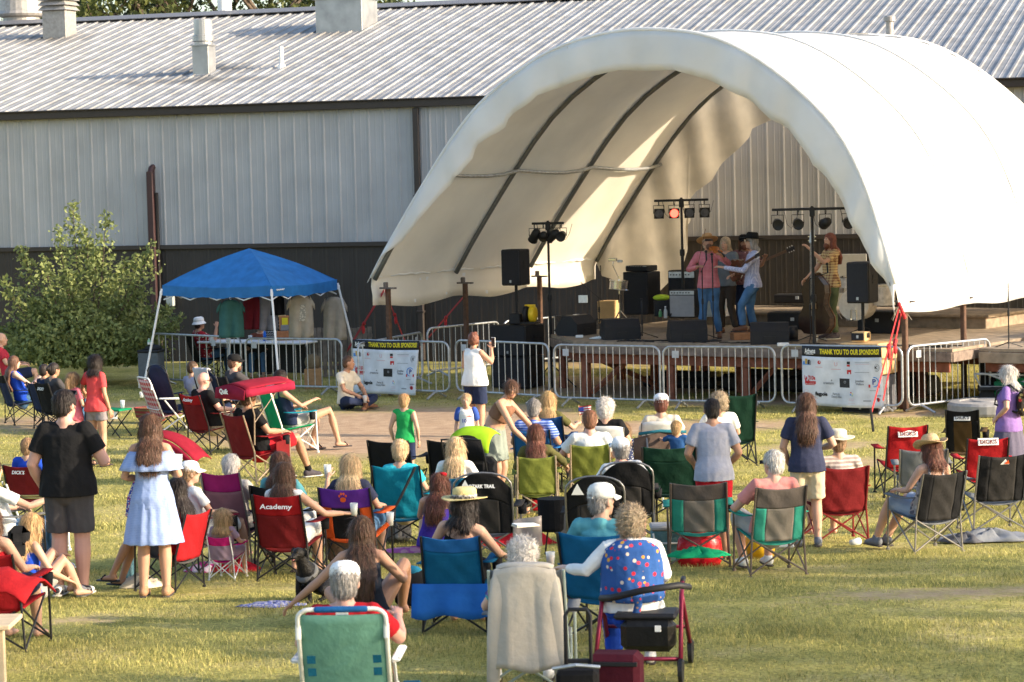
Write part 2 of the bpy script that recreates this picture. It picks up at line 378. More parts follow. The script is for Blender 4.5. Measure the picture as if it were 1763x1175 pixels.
# ================= METAL BUILDING =================
TH=math.atan(.325); WO=Vector((0,56,0)); wx=Vector((math.cos(TH),-math.sin(TH),0)); wn=Vector((-wx.y,wx.x,0))*1.0  # wx along wall to the right, wn away from the camera
wn=Vector((math.sin(TH),math.cos(TH),0)); WR=-TH
EAVE=5.62; BAND=2.58; RT=11.2; PM=.24; RP=.352
bld=thing('metal_building','long metal building with ribbed grey upper walls, dark brown lower walls and silver roof','building',WO,WR)
# local: x along the wall, y away from camera, z up
def loc_w(p): return Vector(((p-WO).dot(wx),(p-WO).dot(wn),p.z))
wall_up=mat('grey_wall_metal',(.39,.385,.385),rough=.5,var=.10,scale=1.1,bump=.03)
wall_dn=mat('brown_wall_metal',(.042,.035,.031),rough=.5,var=.12,scale=2,bump=.03)
trim=mat('bronze_trim',(.045,.036,.032),rough=.45,var=.08)
X0,X1=-26,24
def ribbed(z0,z1,ribs_h=.022):
    m=M(); prof=[]; x=X0
    while x<X1:
        prof+= [(x,0),(x+RP*.30,0),(x+RP*.33,-.006),(x+RP*.37,-.006),(x+RP*.40,0),(x+RP*.60,0),(x+RP*.63,-.006),(x+RP*.67,-.006),(x+RP*.70,0),(x+RP*.80,0),(x+RP*.88,-ribs_h),(x+RP*.93,-ribs_h)]; x+=RP
    prof.append((X1,0))
    m.grid([[ (p,q,z0) for p,q in prof],[(p,q,z1) for p,q in prof]]); return m
obj('upper_wall',ribbed(BAND,EAVE+.05),wall_up,bld); obj('lower_wall',ribbed(0,BAND,.010),wall_dn,bld)
m=M().box((-1,-.055,BAND),(X1-X0-1,.05,.10)); obj('trim_band',m,trim,bld)
m=M().box((-1,-.12,EAVE-.02),(X1-X0-1,.16,.17)).box((-1,-.17,EAVE+.075),(X1-X0-1,.18,.03)); obj('gutter',m,trim,bld)
m=M().box((0,.6,2.8),(X1-X0,.9,5.6),bev=0).box((0,RT*2+.2,2.8),(X1-X0,.4,5.6),bev=0); m.box((X0+.3,RT,2.8),(.4,RT*2-1.8,5.6),bev=0); m.box((X1-.3,RT,2.8),(.4,RT*2-1.8,5.6),bev=0)
obj('wall_core',m,wall_dn,bld)
RP0=WO+Vector((0,0,EAVE+.11)); RN=(Vector((0,0,1))-wn*PM).normalized()
def onroof_(x,y): return loc_w(gpl(x,y,RP0,RN))
roofm=mat('galvalume_roof',(.29,.285,.28),rough=.5,metal=.15,var=.25,scale=2.2,bump=.05,bscale=4,spec=.4)
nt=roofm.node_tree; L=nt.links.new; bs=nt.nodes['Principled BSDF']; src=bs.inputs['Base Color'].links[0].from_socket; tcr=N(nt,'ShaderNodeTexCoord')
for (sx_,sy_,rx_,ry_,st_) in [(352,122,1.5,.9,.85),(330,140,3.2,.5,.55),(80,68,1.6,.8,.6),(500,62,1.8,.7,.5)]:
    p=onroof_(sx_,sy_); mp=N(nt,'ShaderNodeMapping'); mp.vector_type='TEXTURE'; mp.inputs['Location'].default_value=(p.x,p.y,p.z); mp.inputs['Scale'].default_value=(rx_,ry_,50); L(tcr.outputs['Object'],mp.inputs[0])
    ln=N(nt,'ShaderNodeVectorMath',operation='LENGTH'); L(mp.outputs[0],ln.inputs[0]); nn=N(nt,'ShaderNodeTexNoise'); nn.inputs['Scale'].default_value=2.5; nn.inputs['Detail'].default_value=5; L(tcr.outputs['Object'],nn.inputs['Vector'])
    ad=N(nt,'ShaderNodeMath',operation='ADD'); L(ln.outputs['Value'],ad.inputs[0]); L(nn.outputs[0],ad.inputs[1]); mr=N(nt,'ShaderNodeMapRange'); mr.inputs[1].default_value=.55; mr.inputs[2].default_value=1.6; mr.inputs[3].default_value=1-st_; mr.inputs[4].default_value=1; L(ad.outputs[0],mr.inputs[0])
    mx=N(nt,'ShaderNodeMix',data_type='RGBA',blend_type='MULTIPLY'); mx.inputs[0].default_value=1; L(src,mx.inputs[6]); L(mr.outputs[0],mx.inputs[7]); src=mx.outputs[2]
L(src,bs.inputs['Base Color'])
def roof(sgn):
    m=M(); prof=[]; x=X0+.05
    while x<X1:
        prof+= [(x,0),(x+RP*.30,0),(x+RP*.33,.008),(x+RP*.37,.008),(x+RP*.40,0),(x+RP*.60,0),(x+RP*.63,.008),(x+RP*.67,.008),(x+RP*.70,0),(x+RP*.80,0),(x+RP*.83,.034),(x+RP*.97,.034),(x+RP,0)]; x+=RP
    rows=[]
    for k in range(0,9):
        t=-.22+(RT+.22)*k/8; y=t if sgn>0 else 2*RT-t
        rows.append([(p,y,EAVE+.11+PM*t+q+.006*math.sin(p*.9+k)) for p,q in prof])
    m.grid(rows if sgn>0 else rows[::-1]); return m
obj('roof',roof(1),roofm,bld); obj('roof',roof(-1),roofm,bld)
zr=EAVE+.11+PM*RT
m=M().grid([[(X0,RT-.35,zr+.0),(X1,RT-.35,zr+.0)],[(X0,RT,zr+.12),(X1,RT,zr+.12)],[(X0,RT+.35,zr+.0),(X1,RT+.35,zr+.0)]],.02); obj('ridge_cap',m,mat('ridge_metal',(.2,.2,.21),rough=.5,metal=.3),bld)
RP0=WO+Vector((0,0,EAVE+.11)); RN=(Vector((0,0,1))-wn*PM).normalized()
def onroof(x,y): return loc_w(gpl(x,y,RP0,RN))
def onwall(x,y): return loc_w(gpl(x,y,WO,wn))
galv=mat('bright_galvanised_sheet',(.36,.365,.37),rough=.35,metal=.5,var=.2,scale=3,bump=.05)
galvd=mat('dull_vent_metal',(.33,.31,.29),rough=.5,metal=.3,var=.2)
# flue
p=onroof(352,127); s=FP/60
m=M().box((p.x,p.y,p.z+.30),(.42,.42,.72)).lathe([(.22,0),(.22,.10),(.26,.12),(.26,.24),(.22,.26),(.22,.62),(.2,.63)],(p.x,p.y,p.z+.64),20); m.box((p.x,p.y,p.z+.66),(.48,.48,.04)); m.box((p.x,p.y,p.z+.0),(.6,.6,.05),Euler((math.atan(PM),0,0)))
v=obj('roof_flue',m,galv,bld)
# pipe
p=onroof(485,117); m=M().tube([(p.x,p.y,p.z-.05),(p.x,p.y,p.z+.5)],.05,12).lathe([(.12,-.04),(.09,.05),(.055,.1)],(p.x,p.y,p.z),12); obj('vent_pipe',m,white,bld)
p=onroof(1532,75); m=M().tube([(p.x,p.y,p.z-.05),(p.x,p.y,p.z+.5)],.085,14).lathe([(.13,0),(.13,.09),(.1,.12)],(p.x,p.y,p.z+.48),14); obj('vent_pipe',m,galvd,bld)
p=onroof(370,22); m=M().tube([(p.x-.02,p.y+.7,p.z-.3),(p.x-.02,p.y+.7,p.z+.9)],.19,16); obj('vent_pipe',m,white,bld)
# square louvred vent
p=onroof(103,62); m=M().box((p.x,p.y,p.z+.26),(.68,.62,.78))
for i in range(4): m.lathe([(.58,0),(.46,.11),(.40,.11)],(p.x,p.y,p.z+.66+i*.13),4,Matrix.Rotation(R(45),3,'Z'))
m.box((p.x,p.y,p.z+.95),(.5,.5,.5)).box((p.x,p.y,p.z+1.22),(.8,.76,.05)); obj('louvred_vent',m,galvd,bld)
# round fan at left
p=onroof(28,38); m=M().lathe([(.52,-.2),(.50,.12),(.62,.16),(.66,.22),(.62,.3),(.60,.62),(.45,.75)],(p.x,p.y+.3,p.z),24); obj('roof_fan',m,galvd,bld)
# big box
p=onroof(585,55); m=M().box((p.x+.0,p.y+.5,p.z+.40),(1.25,1.1,.85)).box((p.x,p.y+.5,p.z+.84),(1.38,1.2,.06)).box((p.x+.15,p.y+.6,p.z+1.05),(.7,.7,.4)); obj('roof_hood',m,galv,bld)
# downspouts
p=onwall(721,300); m=M().box((p.x,-.09,BAND+ (EAVE-BAND)/2-.06),(.13,.10,EAVE-BAND-.12)); m.box((p.x,-.10,BAND/2),(.13,.1,BAND-.08)); m.box((p.x,-.1,3.6),(.17,.13,.05)); m.box((p.x,-.1,1.1),(.17,.13,.05)); obj('downspout',m,trim,bld)
p=onwall(265,350); m=M().box((p.x,-.13,2.15),(.15,.14,4.25)).tube([(p.x,-.13,4.22),(p.x,-.05,4.35),(p.x,.02,4.37)],.075,10); obj('cable_conduit',m,mat('dark_red_brown_metal',(.055,.028,.028),rough=.45),bld)
m=M().box((p.x+.12,-.09,1.9),(.05,.06,3.8)); obj('small_pipe',m,trim,bld)
p=onwall(1455,520); m=M().box((p.x-.05,-.07,1.12),(1.05,.05,2.2)); dr=obj('door',m,mat('cream_door',(.42,.40,.36),var=.05),bld)
m=M().box((p.x+.4,-.11,1.05),(.05,.06,.12)); obj('handle',m,steel,dr)
m=M().box((p.x+1.05,-.06,1.15),(.9,.04,2.3)); obj('doorway',m,blackm,bld)
p=onwall(297,517); m=M().box((p.x,-.1,p.z),(.17,.13,.26)); obj('electric_box',m,mat('electric_box_grey',(.42,.45,.42)),bld)
p=onwall(1005,515); m=M().box((p.x,-.05,p.z),(.2,.01,.16)); obj('paper_notice',m,mat('pale_paper',(.62,.70,.72)),bld)
# ================= TREES =================
barkm=mat('bark',(.10,.075,.055),var=.3,bump=.6)
def leafmesh(P,size,seed,up_bias=.3):
    rg=np.random.default_rng(seed); P=np.asarray(P); k=len(P)
    a=rg.normal(size=(k,3)); a/=np.linalg.norm(a,axis=1)[:,None]; b=rg.normal(size=(k,3)); b[:,2]-=up_bias; b-=a*(a*b).sum(1)[:,None]; b/=np.linalg.norm(b,axis=1)[:,None]
    sz=size*rg.uniform(.6,1.4,k)[:,None]; c=np.cross(a,b)
    v=np.stack([P,P+b*sz*.5+a*sz*.28+c*sz*.06,P+b*sz,P+b*sz*.5-a*sz*.28+c*sz*.06],1).reshape(-1,3)
    me=bpy.data.meshes.new('crown'); f=(np.arange(k)*4)[:,None]+np.arange(4)
    me.vertices.add(k*4); me.vertices.foreach_set('co',v.ravel().astype(np.float32)); me.loops.add(k*4); me.loops.foreach_set('vertex_index',f.ravel().astype(np.int32))
    me.polygons.add(k); me.polygons.foreach_set('loop_start',(np.arange(k)*4).astype(np.int32)); me.update(calc_edges=True); return me
def crown(name,P,size,m,parent,seed):
    me=leafmesh(P,size,seed); me.name=name; me.materials.append(m); o=bpy.data.objects.new(name,me); C.objects.link(o); o.parent=parent; return o
leaf1=mat('ornamental_pear_leaf',(.21,.25,.085),rough=.6,var=.2,scale=2,bump=0,rnd=.35,trans=.3)
leaf2=mat('broadleaf',(.075,.095,.024),rough=.6,var=.3,scale=1,bump=0,rnd=.5,trans=.35)
leaf3=mat('dark_broadleaf',(.04,.06,.02),rough=.6,var=.3,scale=1,bump=0,rnd=.4,trans=.3)
# small tree at the left
b=gp(150,662); T=thing('small_tree','young leafy multi-stem tree with upright shoots in front of the metal wall','tree',b)
tips=[(125,352,1.),(182,368,.9),(100,395,.7),(36,425,.7),(262,420,.8),(215,450,.8),(75,445,.8),(150,400,1.),(240,500,.8),(300,560,.7),(5,480,.7),(-15,560,.6),(290,530,.6),(60,520,.9),(190,480,1.),(20,560,.8),(120,470,1.),(255,560,1.),(200,560,1.2),(100,560,1.2),(150,540,1.3),(310,545,.4),(-5,620,.5),(280,610,.7),(60,600,1.1),(240,620,.9),(35,500,.6),(235,440,.5),(165,430,.9),(85,500,1.),(210,520,1.1),(130,610,1.2),(190,615,1.2),(15,600,.9)]
rg=np.random.default_rng(5); LP=[]; bm_=M(); s=FP/b.y
bm_.tube([(0,0,-.05),(.02,0,.4),(0,.02,.8)],[.09,.07,.06],8)
for (x,y,w) in tips:
    dep=rg.uniform(-1.1,1.1)*(1 if w>.95 else .7); tp=gd(x,y,b.y+dep)-b; st=Vector((rg.uniform(-.05,.05),0,rg.uniform(.35,.8)))
    mid=Vector((tp.x*.75,tp.y*.75,st.z+(tp.z-st.z)*.40)); pts=[st.lerp(mid,t).lerp(mid.lerp(tp,t),t) for t in np.linspace(0,1,9)]
    bm_.tube(pts,[.035*(1-t*.85) for t in np.linspace(0,1,9)],5)
    for i in range(int(700*w)):
        t=rg.random()**.75; t=min(.999,max(0,round(t*15)/15+rg.normal()*.012)); q=pts[min(7,int(t*8))].lerp(pts[min(8,int(t*8)+1)],t*8-int(t*8)); sp=(.045+.33*(1-t)**.8)*(.75+.3*w)
        o_=rg.normal(size=3)*sp*np.array([1,1,.75]); LP.append((q.x+o_[0],q.y+o_[1],max(.45,q.z+o_[2]*.8)))
for i in range(6000):
    a=rg.uniform(0,6.28); r=rg.random()**.5; LP.append((1.62*r*math.cos(a)+.05,1.4*r*math.sin(a),rg.uniform(.55,1.25+.5*(1-r)+.25*math.sin(3*a))))
obj('trunk',bm_,barkm,T,True); crown('crown',LP,.095,leaf1,T,1)
def bigtree(label,pos,h,cr,n,m,seed,z0=.35,size=.3,group=None):
    T=thing('broadleaf_tree',label,'tree',pos,group=group); rg=np.random.default_rng(seed); tm=M(); P=[]
    tm.tube([(0,0,-.2),(rg.normal()*.1,0,h*.3),(rg.normal()*.3,rg.normal()*.3,h*.75)],[h*.022,h*.017,h*.008],8)
    for i in range(22):
        a=rg.uniform(0,6.28); zz=h*rg.uniform(z0+.06,.95); rr=cr*math.sqrt(max(.05,1-((zz/h-(z0+1)/2)/((1-z0)/2))**2))*rg.uniform(.35,.95)
        c=np.array([rr*math.cos(a),rr*math.sin(a),zz]); tm.tube([(0,0,max(h*.2,zz-h*.15)),(c[0]*.5,c[1]*.5,zz-h*.05),tuple(c)],[h*.008,h*.005,.02],5)
        rad=cr*rg.uniform(.22,.42); q=rg.normal(size=(n//22,3)); q/=np.linalg.norm(q,axis=1)[:,None]; q*=(rad*rg.random(n//22)**.45)[:,None]; q[:,2]*=.7; P.append(c+q)
    obj('trunk',tm,barkm,T,True); crown('crown',np.concatenate(P),size,m,T,seed); return T
for i,(x,Y,h,mm,lb) in enumerate([(15,84,11.5,leaf2,'tree rising behind the roof at the far left corner'),(100,90,12,leaf3,'dark tree behind the roof beside the louvred vent'),(175,82,11.8,leaf2,'sunlit green tree behind the roof right of the louvred vent'),(245,86,12.3,leaf3,'dark tree behind the roof ridge between two lighter trees'),(310,83,11.7,leaf2,'light green tree behind the roof left of the white pipe'),(395,88,12.4,leaf3,'dark tree behind the roof just right of the white pipe'),(465,83,11.6,leaf2,'sunlit tree behind the ridge between white pipe and big roof hood'),(545,88,11.8,leaf2,'tree whose top shows behind the big roof hood'),(650,86,10.9,leaf3,'tree whose top just shows above the ridge right of the roof hood')]):
    q=gd(x,100,Y); bigtree(lb,(q.x,Y,0),h,3.6,4200,mm,50+i,group='trees behind the roof',size=.22)
# tall trees off to the right that shade the lawn in stripes
for i,(off,t,h,cr,z0,n) in enumerate([(24.5,30,13.5,3.0,.4,900),(20,34,15,3.4,.4,1000),(15.5,30,14,3.2,.4,900),(28.5,40,13,2.0,.55,350)]):
    X=t*math.cos(SA); Y=off-t*math.sin(SA); bigtree('tall broad-leaved tree at the right-hand edge of the lawn, number %s from the stage'%['one','two','three','four'][i],(X,Y,0),h,cr,n,leaf2,80+i,z0=z0,size=.42,group='trees along the right of the lawn')
# ================= STAGE FRAME: w to the right along the stage front, u towards the back =================
PH=R(35); SC=Vector((2.06,45.2,0)); sw=Vector((math.cos(PH),-math.sin(PH),0)); su=Vector((math.sin(PH),math.cos(PH),0))
def S(w,u,z): return SC+sw*w+su*u+Vector((0,0,z))
def ST(w,u,z,rz=0): return Matrix.Translation(S(w,u,z))@Matrix.Rotation(-PH+rz,4,'Z')
def wz(x,y,u=0.):
    p=gpl(x,y,SC+su*u,su)-SC; return p.dot(sw),p.z
OUT=[(640,478),(652,452),(665,428),(682,400),(704,360),(730,317),(771,249),(818,184),(873,136),(937,90),(1009,63),(1084,49),(1163,51),(1231,61),(1299,95),(1354,136),(1401,177),(1446,225),(1472,272),(1494,325),(1513,385),(1528,440),(1542,490)]
INN=[(630,487),(640,470),(658,443),(680,424),(697,407),(722,379),(771,320),(795,296),(811,276),(818,252),(850,232),(869,218),(876,199),(905,184),(914,179),(925,165),(972,147),(1019,131),(1067,121),(1110,122),(1163,121),(1214,136),(1251,153),(1292,174),(1326,204),(1354,221),(1381,252),(1401,283),(1425,306),(1446,347),(1462,375),(1473,398),(1499,450),(1522,483),(1537,520),(1541,544)]
def resamp(P,n):
    P=[Vector(p) for p in P]; d=[0]
    for a,b in zip(P,P[1:]): d.append(d[-1]+(b-a).length)
    o=[]
    for i in range(n):
        t=d[-1]*i/(n-1); k=max(j for j in range(len(d)) if d[j]<=t+1e-9); k=min(k,len(P)-2)
        o.append(P[k].lerp(P[k+1],(t-d[k])/(d[k+1]-d[k])))
    return o
prof=[wz(*p) for p in OUT]
# smooth the traced outline
PR=resamp([(a,b,0) for a,b in prof],49)
for _ in range(3): PR=[PR[0]]+[(PR[i-1]+PR[i]*2+PR[i+1])/4 for i in range(1,48)]+[PR[48]]
BAY=2.65; NB=3
def cover_pt(i,u):                      # i along the arch 0..48, u in metres back
    k=u/BAY; f=k-math.floor(k); p=PR[i]; grow=1+.012*k
    sag=.27*(4*f*(1-f))**1.0*(.35+.65*math.sin(math.pi*min(1,max(0,i/48))))
    cx,cz=.2,2.3; v=Vector((p.x-cx,p.y-cz)); l=v.length; v=v*((l*grow-sag)/l)
    return cx+v.x,cz+v.y
LIN=0
def PRo(i,u):
    x,z=cover_pt(i,u); x2,z2=cover_pt(min(48,i+1),u); x1,z1=cover_pt(max(0,i-1),u); d=Vector((x2-x1,z2-z1)).normalized(); return x-d.y*.012,z+d.x*.012
canvas=mat('white_tarpaulin',(.84,.84,.83),rough=.6,var=.05,scale=1.2,bump=.6,bscale=2.2,trans=.35,spec=.2)
T=thing('stage_canopy','big white tarpaulin arched canopy over the stage with grey metal ribs','canopy',SC,-PH)
m=M(); rows=[]; NU=37
for a in range(NU):
    u=BAY*NB*a/(NU-1); row=[]
    # left skirt hanging, right skirt hanging
    x0,z0=cover_pt(0,u); x1,z1=cover_pt(48,u); fl=.5-.5*math.cos(2*math.pi*u/BAY)
    for k,t in enumerate((1,.66,.33)): row.append((x0-.05*(1-t)+.04*math.sin(u*5+t*3)*t,u,z0-t*(.52+.10*fl-.1*(u/7.6))))
    for i in range(49):
        x,z=cover_pt(i,u); w=0
        if i<9 or i>38: w=.03*math.sin(u*4.2+i*.5)*(1-min(i,48-i)/10)
        row.append((x+w,u,z))
    for k,t in enumerate((.33,.66,1)): row.append((x1+.05*t+.03*math.sin(u*3.3+t*2)*t,u,z1-t*(.46+.06*fl+.0*u)))
    rows.append(row)
m.grid(rows,.012); cov=obj('cover',m,[canvas,mat('cream_canopy_lining',(.86,.80,.69),rough=.7,var=.07,scale=1.0,bump=.35,bscale=2.2,trans=.35)],T,True)
nf=(len(rows)-1)*(len(rows[0])-1); cov.data.polygons.foreach_set('material_index',[LIN if q<nf else 1-LIN for q in range(len(cov.data.polygons))])
seamm=mat('seam_fabric',(.74,.74,.73),rough=.8)
for u in [BAY*q for q in range(1,NB)]:
    sm2=M().tube([(x+.0,u,z+.0) for x,z in [(lambda i:(PRo(i,u)))(i) for i in range(0,49)]],.016,5,ref=Vector((0,1,0))); obj('seam',sm2,seamm,T,True)
# front valance (traced edge, hangs in the plane of the first arch)
n=90; A=resamp([(a,b,0) for a,b in [(q.x,q.y) for q in PR]],n); B=resamp([(*wz(*p,u=-.05),0) for p in INN],n)
rows=[]
for k in range(6):
    t=k/5; rows.append([(A[i].lerp(B[i],t).x, -.02-.025*math.sin(math.pi*t)-.02*t+(.045*math.sin(i*.95+1.3*math.sin(i*.31))+.028*math.sin(i*1.9+1.5*math.sin(i*.7)+t*2))*t**.8, A[i].lerp(B[i],t).y) for i in range(n)])
m=M().grid(rows,.010); obj('valance',m,canvas,T,True)
m=M(); m.tube([(q.x,-.01,q.y+.0) for q in PR],.035,8); obj('edge_rope',m,canvas,T,True)
# rear left curtain
CU=[(1238,150),(1330,206),(1297,222),(1292,236),(1246,281),(1226,310),(1200,330),(1188,347),(1191,380),(1181,395),(1184,430),(1174,462),(1150,490),(1130,508),(1040,512),(1085,440),(1130,350),(1180,240)]
u_=BAY*NB; RE=[wz(*p,u=u_) for p in CU[1:14]]
q=[cover_pt(i,u_) for i in range(0,27)]; q=[(x,z-.0) for x,z in q]+RE+[(q[0][0]+.15,q[0][1]-.35)]
import bmesh
bm=bmesh.new(); vs=[bm.verts.new((a,u_,b)) for a,b in q]; f=bm.faces.new(vs); bmesh.ops.triangulate(bm,faces=[f]); bmesh.ops.subdivide_edges(bm,edges=bm.edges[:],cuts=4,use_grid_fill=True)
for v in bm.verts: v.co.y+=.035*math.sin(v.co.x*7+v.co.z*1.2)-.02
me=bpy.data.meshes.new('rear_curtain'); bm.to_mesh(me); bm.free(); me.materials.append(mat('cream_tarpaulin',(.66,.60,.50),rough=.7,var=.15,scale=2,bump=.5,bscale=4,trans=.35)); me.polygons.foreach_set('use_smooth',[True]*len(me.polygons))
o=bpy.data.objects.new('rear_curtain',me); C.objects.link(o); o.parent=T
archm=mat('arch_metal',(.17,.18,.18),rough=.5,metal=.5,var=.15)
def inner(i,u,off=.07):
    x,z=cover_pt(i,u); x2,z2=cover_pt(min(48,i+1),u); x1,z1=cover_pt(max(0,i-1),u); d=Vector((x2-x1,z2-z1)).normalized(); return Vector((x+d.y*off,u,z-d.x*off))
for b in range(NB+1):
    u=b*BAY-(0.0 if b<NB else .1)
    m=M(); pts=[inner(i,b*BAY) for i in range(0,49,2)]; m.tube([(p.x,u+.02,p.z) for p in pts],.045,8,ref=Vector((0,1,0))); obj('arch',m,archm,T,True)
def purlin(i,u0,u1):
    m=M(); pts=[inner(i,u0+(u1-u0)*k/12,.14+.0*k) for k in range(13)]; m.tube(pts,.035,8); obj('purlin',m,steel,T,True)
ipl=min(range(25),key=lambda i:abs(PR[i].y-4.25)); ipr=min(range(25,49),key=lambda i:abs(PR[i].y-4.25))
purlin(ipl,.0,BAY*NB); purlin(24,.1,BAY*NB-.2); purlin(ipr,.1,BAY*NB)
# hem seam
m=M(); m.tube([(cover_pt(0,u)[0]+.03,u,cover_pt(0,u)[1]+.02+.012*math.sin(u*30)) for u in np.linspace(.02,BAY*NB-.05,60)],.022,6); obj('hem',m,canvas,T,True)
# support posts
rust=mat('rusty_post',(.10,.055,.035),rough=.8,var=.3,bump=.3)
for lab,w,u,zt in [('left-hand',cover_pt(0,0)[0]+.28,.12,1.98),('left-hand',cover_pt(0,BAY)[0]+.28,BAY,1.95),('left-hand',cover_pt(0,2*BAY)[0]+.28,2*BAY,1.95),('right-hand',cover_pt(48,0)[0]-.12,.55,1.80),('right-hand',cover_pt(48,BAY)[0]-.12,BAY,1.75),('right-hand',cover_pt(48,2*BAY)[0]-.12,2*BAY,1.75)]:
    m=M().box((w,u,zt/2),(.085,.085,zt)); po=obj('post',m,rust,T)
    m=M().box((w,u,zt+.01),(.36,.07,.03)).box((w-.05,u,zt+.06),(.07,.08,.12)); obj('bracket',m,mat('dull_iron',(.13,.11,.10),rough=.7),po)
# ================= STAGE =================
DZ=1.02
T=thing('wooden_stage','wooden stage platform on red-brown posts under the white canopy','stage',SC,-PH)
def loc_s(p): v=p-SC; return Vector((v.dot(sw),v.dot(su),p.z))
UB=7.6; poly=[(-1.72,.8),(5.7,.8),(5.7,UB-1.2),(4.6,UB),(-2.6,UB),(-3.2,UB-1),(-3.2,2.25)]
m=M().slab(poly,.05,Matrix.Translation((0,0,DZ-.05))); obj('deck',m,wood_deck,T)
m=M()
def fascia(m,a,b,z,h,th=.05):
    a=Vector((*a,0));b=Vector((*b,0)); d=(b-a); L_=d.length; ang=math.atan2(d.y,d.x); m.box(((a.x+b.x)/2,(a.y+b.y)/2,z),(L_,th,h),Euler((0,0,ang)))
P_=poly
fascia(m,(-1.74,.80),(5.7,.80),DZ-.135,.16); fascia(m,P_[6],P_[0],DZ-.135,.16); fascia(m,(-3.2,2.27),(-3.2,UB-1),DZ-.135,.16); fascia(m,(5.7,.8),(5.7,UB-1.2),DZ-.135,.16); obj('fascia',m,wood_old,T)
m=M(); fascia(m,(-1.6,.92),(5.6,.92),DZ-.31,.17); fascia(m,(-3.1,2.4),(-3.1,6.6),DZ-.31,.17); fascia(m,(-1.6,.95),(-3.05,2.35),DZ-.31,.17)
for u in (2.6,4.4,6.2): fascia(m,(-3.0,u),(5.6,u),DZ-.31,.17)
obj('beam',m,wood_red,T)
for (w,u) in [(-1.6,1.0),(.2,1.0),(1.7,1.0),(3.2,1.0),(4.7,1.0),(-3.1,2.5),(-1.2,2.7),(.6,2.7),(2.4,2.7),(4.2,2.7),(5.5,2.7),(-3.1,4.5),(-1.2,4.5),(.8,4.5),(2.8,4.5),(4.8,4.5),(-2.5,6.3),(0,6.3),(2.5,6.3),(5,6.3)]:
    obj('post',M().box((w,u,.36),(.14,.14,.72)),wood_red,T)
for a,b in (((-1.5,1.03,.08),(-.7,1.03,.70)),((-1.45,1.1,.7),(-.9,2.4,.1)),((1.7,1.1,.1),(2.3,1.1,.7))):
    m=M().tube([a,b],.05,4); obj('brace',m,wood_red,T)
# rear riser
m=M().box((.9,6.55,DZ+.10),(6.4,1.9,.22)); m.box((.9,6.5,DZ+.235),(6.6,2.05,.05)); obj('riser',m,wood_deck,T)
RZ=DZ+.26
# side platform at the right
T2=thing('side_platform','low wooden work platform with rear shelf to the right of the stage','platform',SC,-PH)
m=M().slab([(5.8,1.6),(9.6,1.6),(9.6,5.2),(5.8,5.2)],.05,Matrix.Translation((0,0,.93))); obj('deck',m,wood_deck,T2)
m=M(); fascia(m,(5.8,1.6),(9.6,1.6),.83,.18); obj('fascia',m,wood_deck,T2)
m=M(); fascia(m,(5.85,1.75),(9.6,1.75),.66,.15); obj('beam',m,wood_red,T2)
for w in (6.9,8.1,9.3):
    for u in (1.8,3.4,5.0): obj('post',M().box((w,u,.46),(.14,.14,.92)),wood_red,T2)
m=M().box((8.2,4.6,1.30),(3.4,1.0,.32)).box((8.6,4.5,1.49),(4.2,1.2,.05)); obj('shelf',m,wood_old,T2)
# lattice panels behind
m=M()
for i in range(34): m.box((6.6+i*.12,5.35,1.3),(.03,.012,1.3),bev=0)
for i in range(12): m.box((8.6,5.335,.75+i*.12),(4.2,.012,.03),bev=0)
tag(obj('lattice_screen',m,mat('lattice_grey',(.12,.11,.10)),None,loc=SC,rz=-PH),'dark lattice screen behind the platform right of the stage','screen')
# ---- gear builders ----
speak=mat('speaker_black',(.014,.014,.016),rough=.6,var=.1,bump=.15,bscale=200)
grill=mat('speaker_grille',(.018,.018,.022),rough=.4,metal=.2,var=.1,bump=.5,bscale=400)
def facing_cam(w=0): return 0
def wedge(label,p,yaw,grp='floor monitors along the front of the stage'):
    T=thing('floor_monitor',label,'stage monitor',p,yaw,grp)
    a=[(-.24,0),(.20,0),(.27,.10),(.07,.37),(-.10,.37),(-.24,.22)]
    m=M().slab([(y,z) for y,z in a],.66,Matrix.Translation((-.33,0,.0))@Matrix(((0,0,1,0),(1,0,0,0),(0,1,0,0),(0,0,0,1)))); obj('cabinet',m,speak,T)
    for sx in(-1,1): obj('foot',M().box((sx*.22,-.15,.0),(.1,.1,.03)),blackp,T)
    m=M().box((0,.176,.235),(.6,.012,.32),Euler((R(53-90+0),0,0))); obj('grille',m,grill,T)
    m=M().box((.0,-.245,.1),(.2,.012,.08)); obj('connector_plate',m,blackm,T); return T
def speaker(label,p,yaw,pole_z,gear='loudspeaker',d=(.40,.42,.68),side=None):
    T=thing(gear,label,'loudspeaker',p,yaw); z=pole_z
    m=M().box((0,0,z+d[2]/2),d,bev=.02); obj('cabinet',m,side or speak,T)
    m=M().box((0,-d[1]/2-.006,z+d[2]/2),(d[0]-.03,.02,d[2]-.04)); obj('grille',m,grill,T)
    m=M().box((d[0]/2+.002,.0,z+d[2]*.62),(.012,.10,.08)); m.box((d[0]/2+.002,.0,z+d[2]*.50),(.012,.10,.04)); obj('handle',m,blackm,T)
    m=M().box((0,-d[1]/2-.017,z+.08),(.04,.006,.05)); obj('badge',m,steel,T)
    if pole_z>.05: m=M().tube([(0,0,0),(0,0,z)],.022,8).tube([(0,0,z-.3),(0,0,z)],.03,8); obj('pole',m,blackm,T)
    return T
CY=0.0
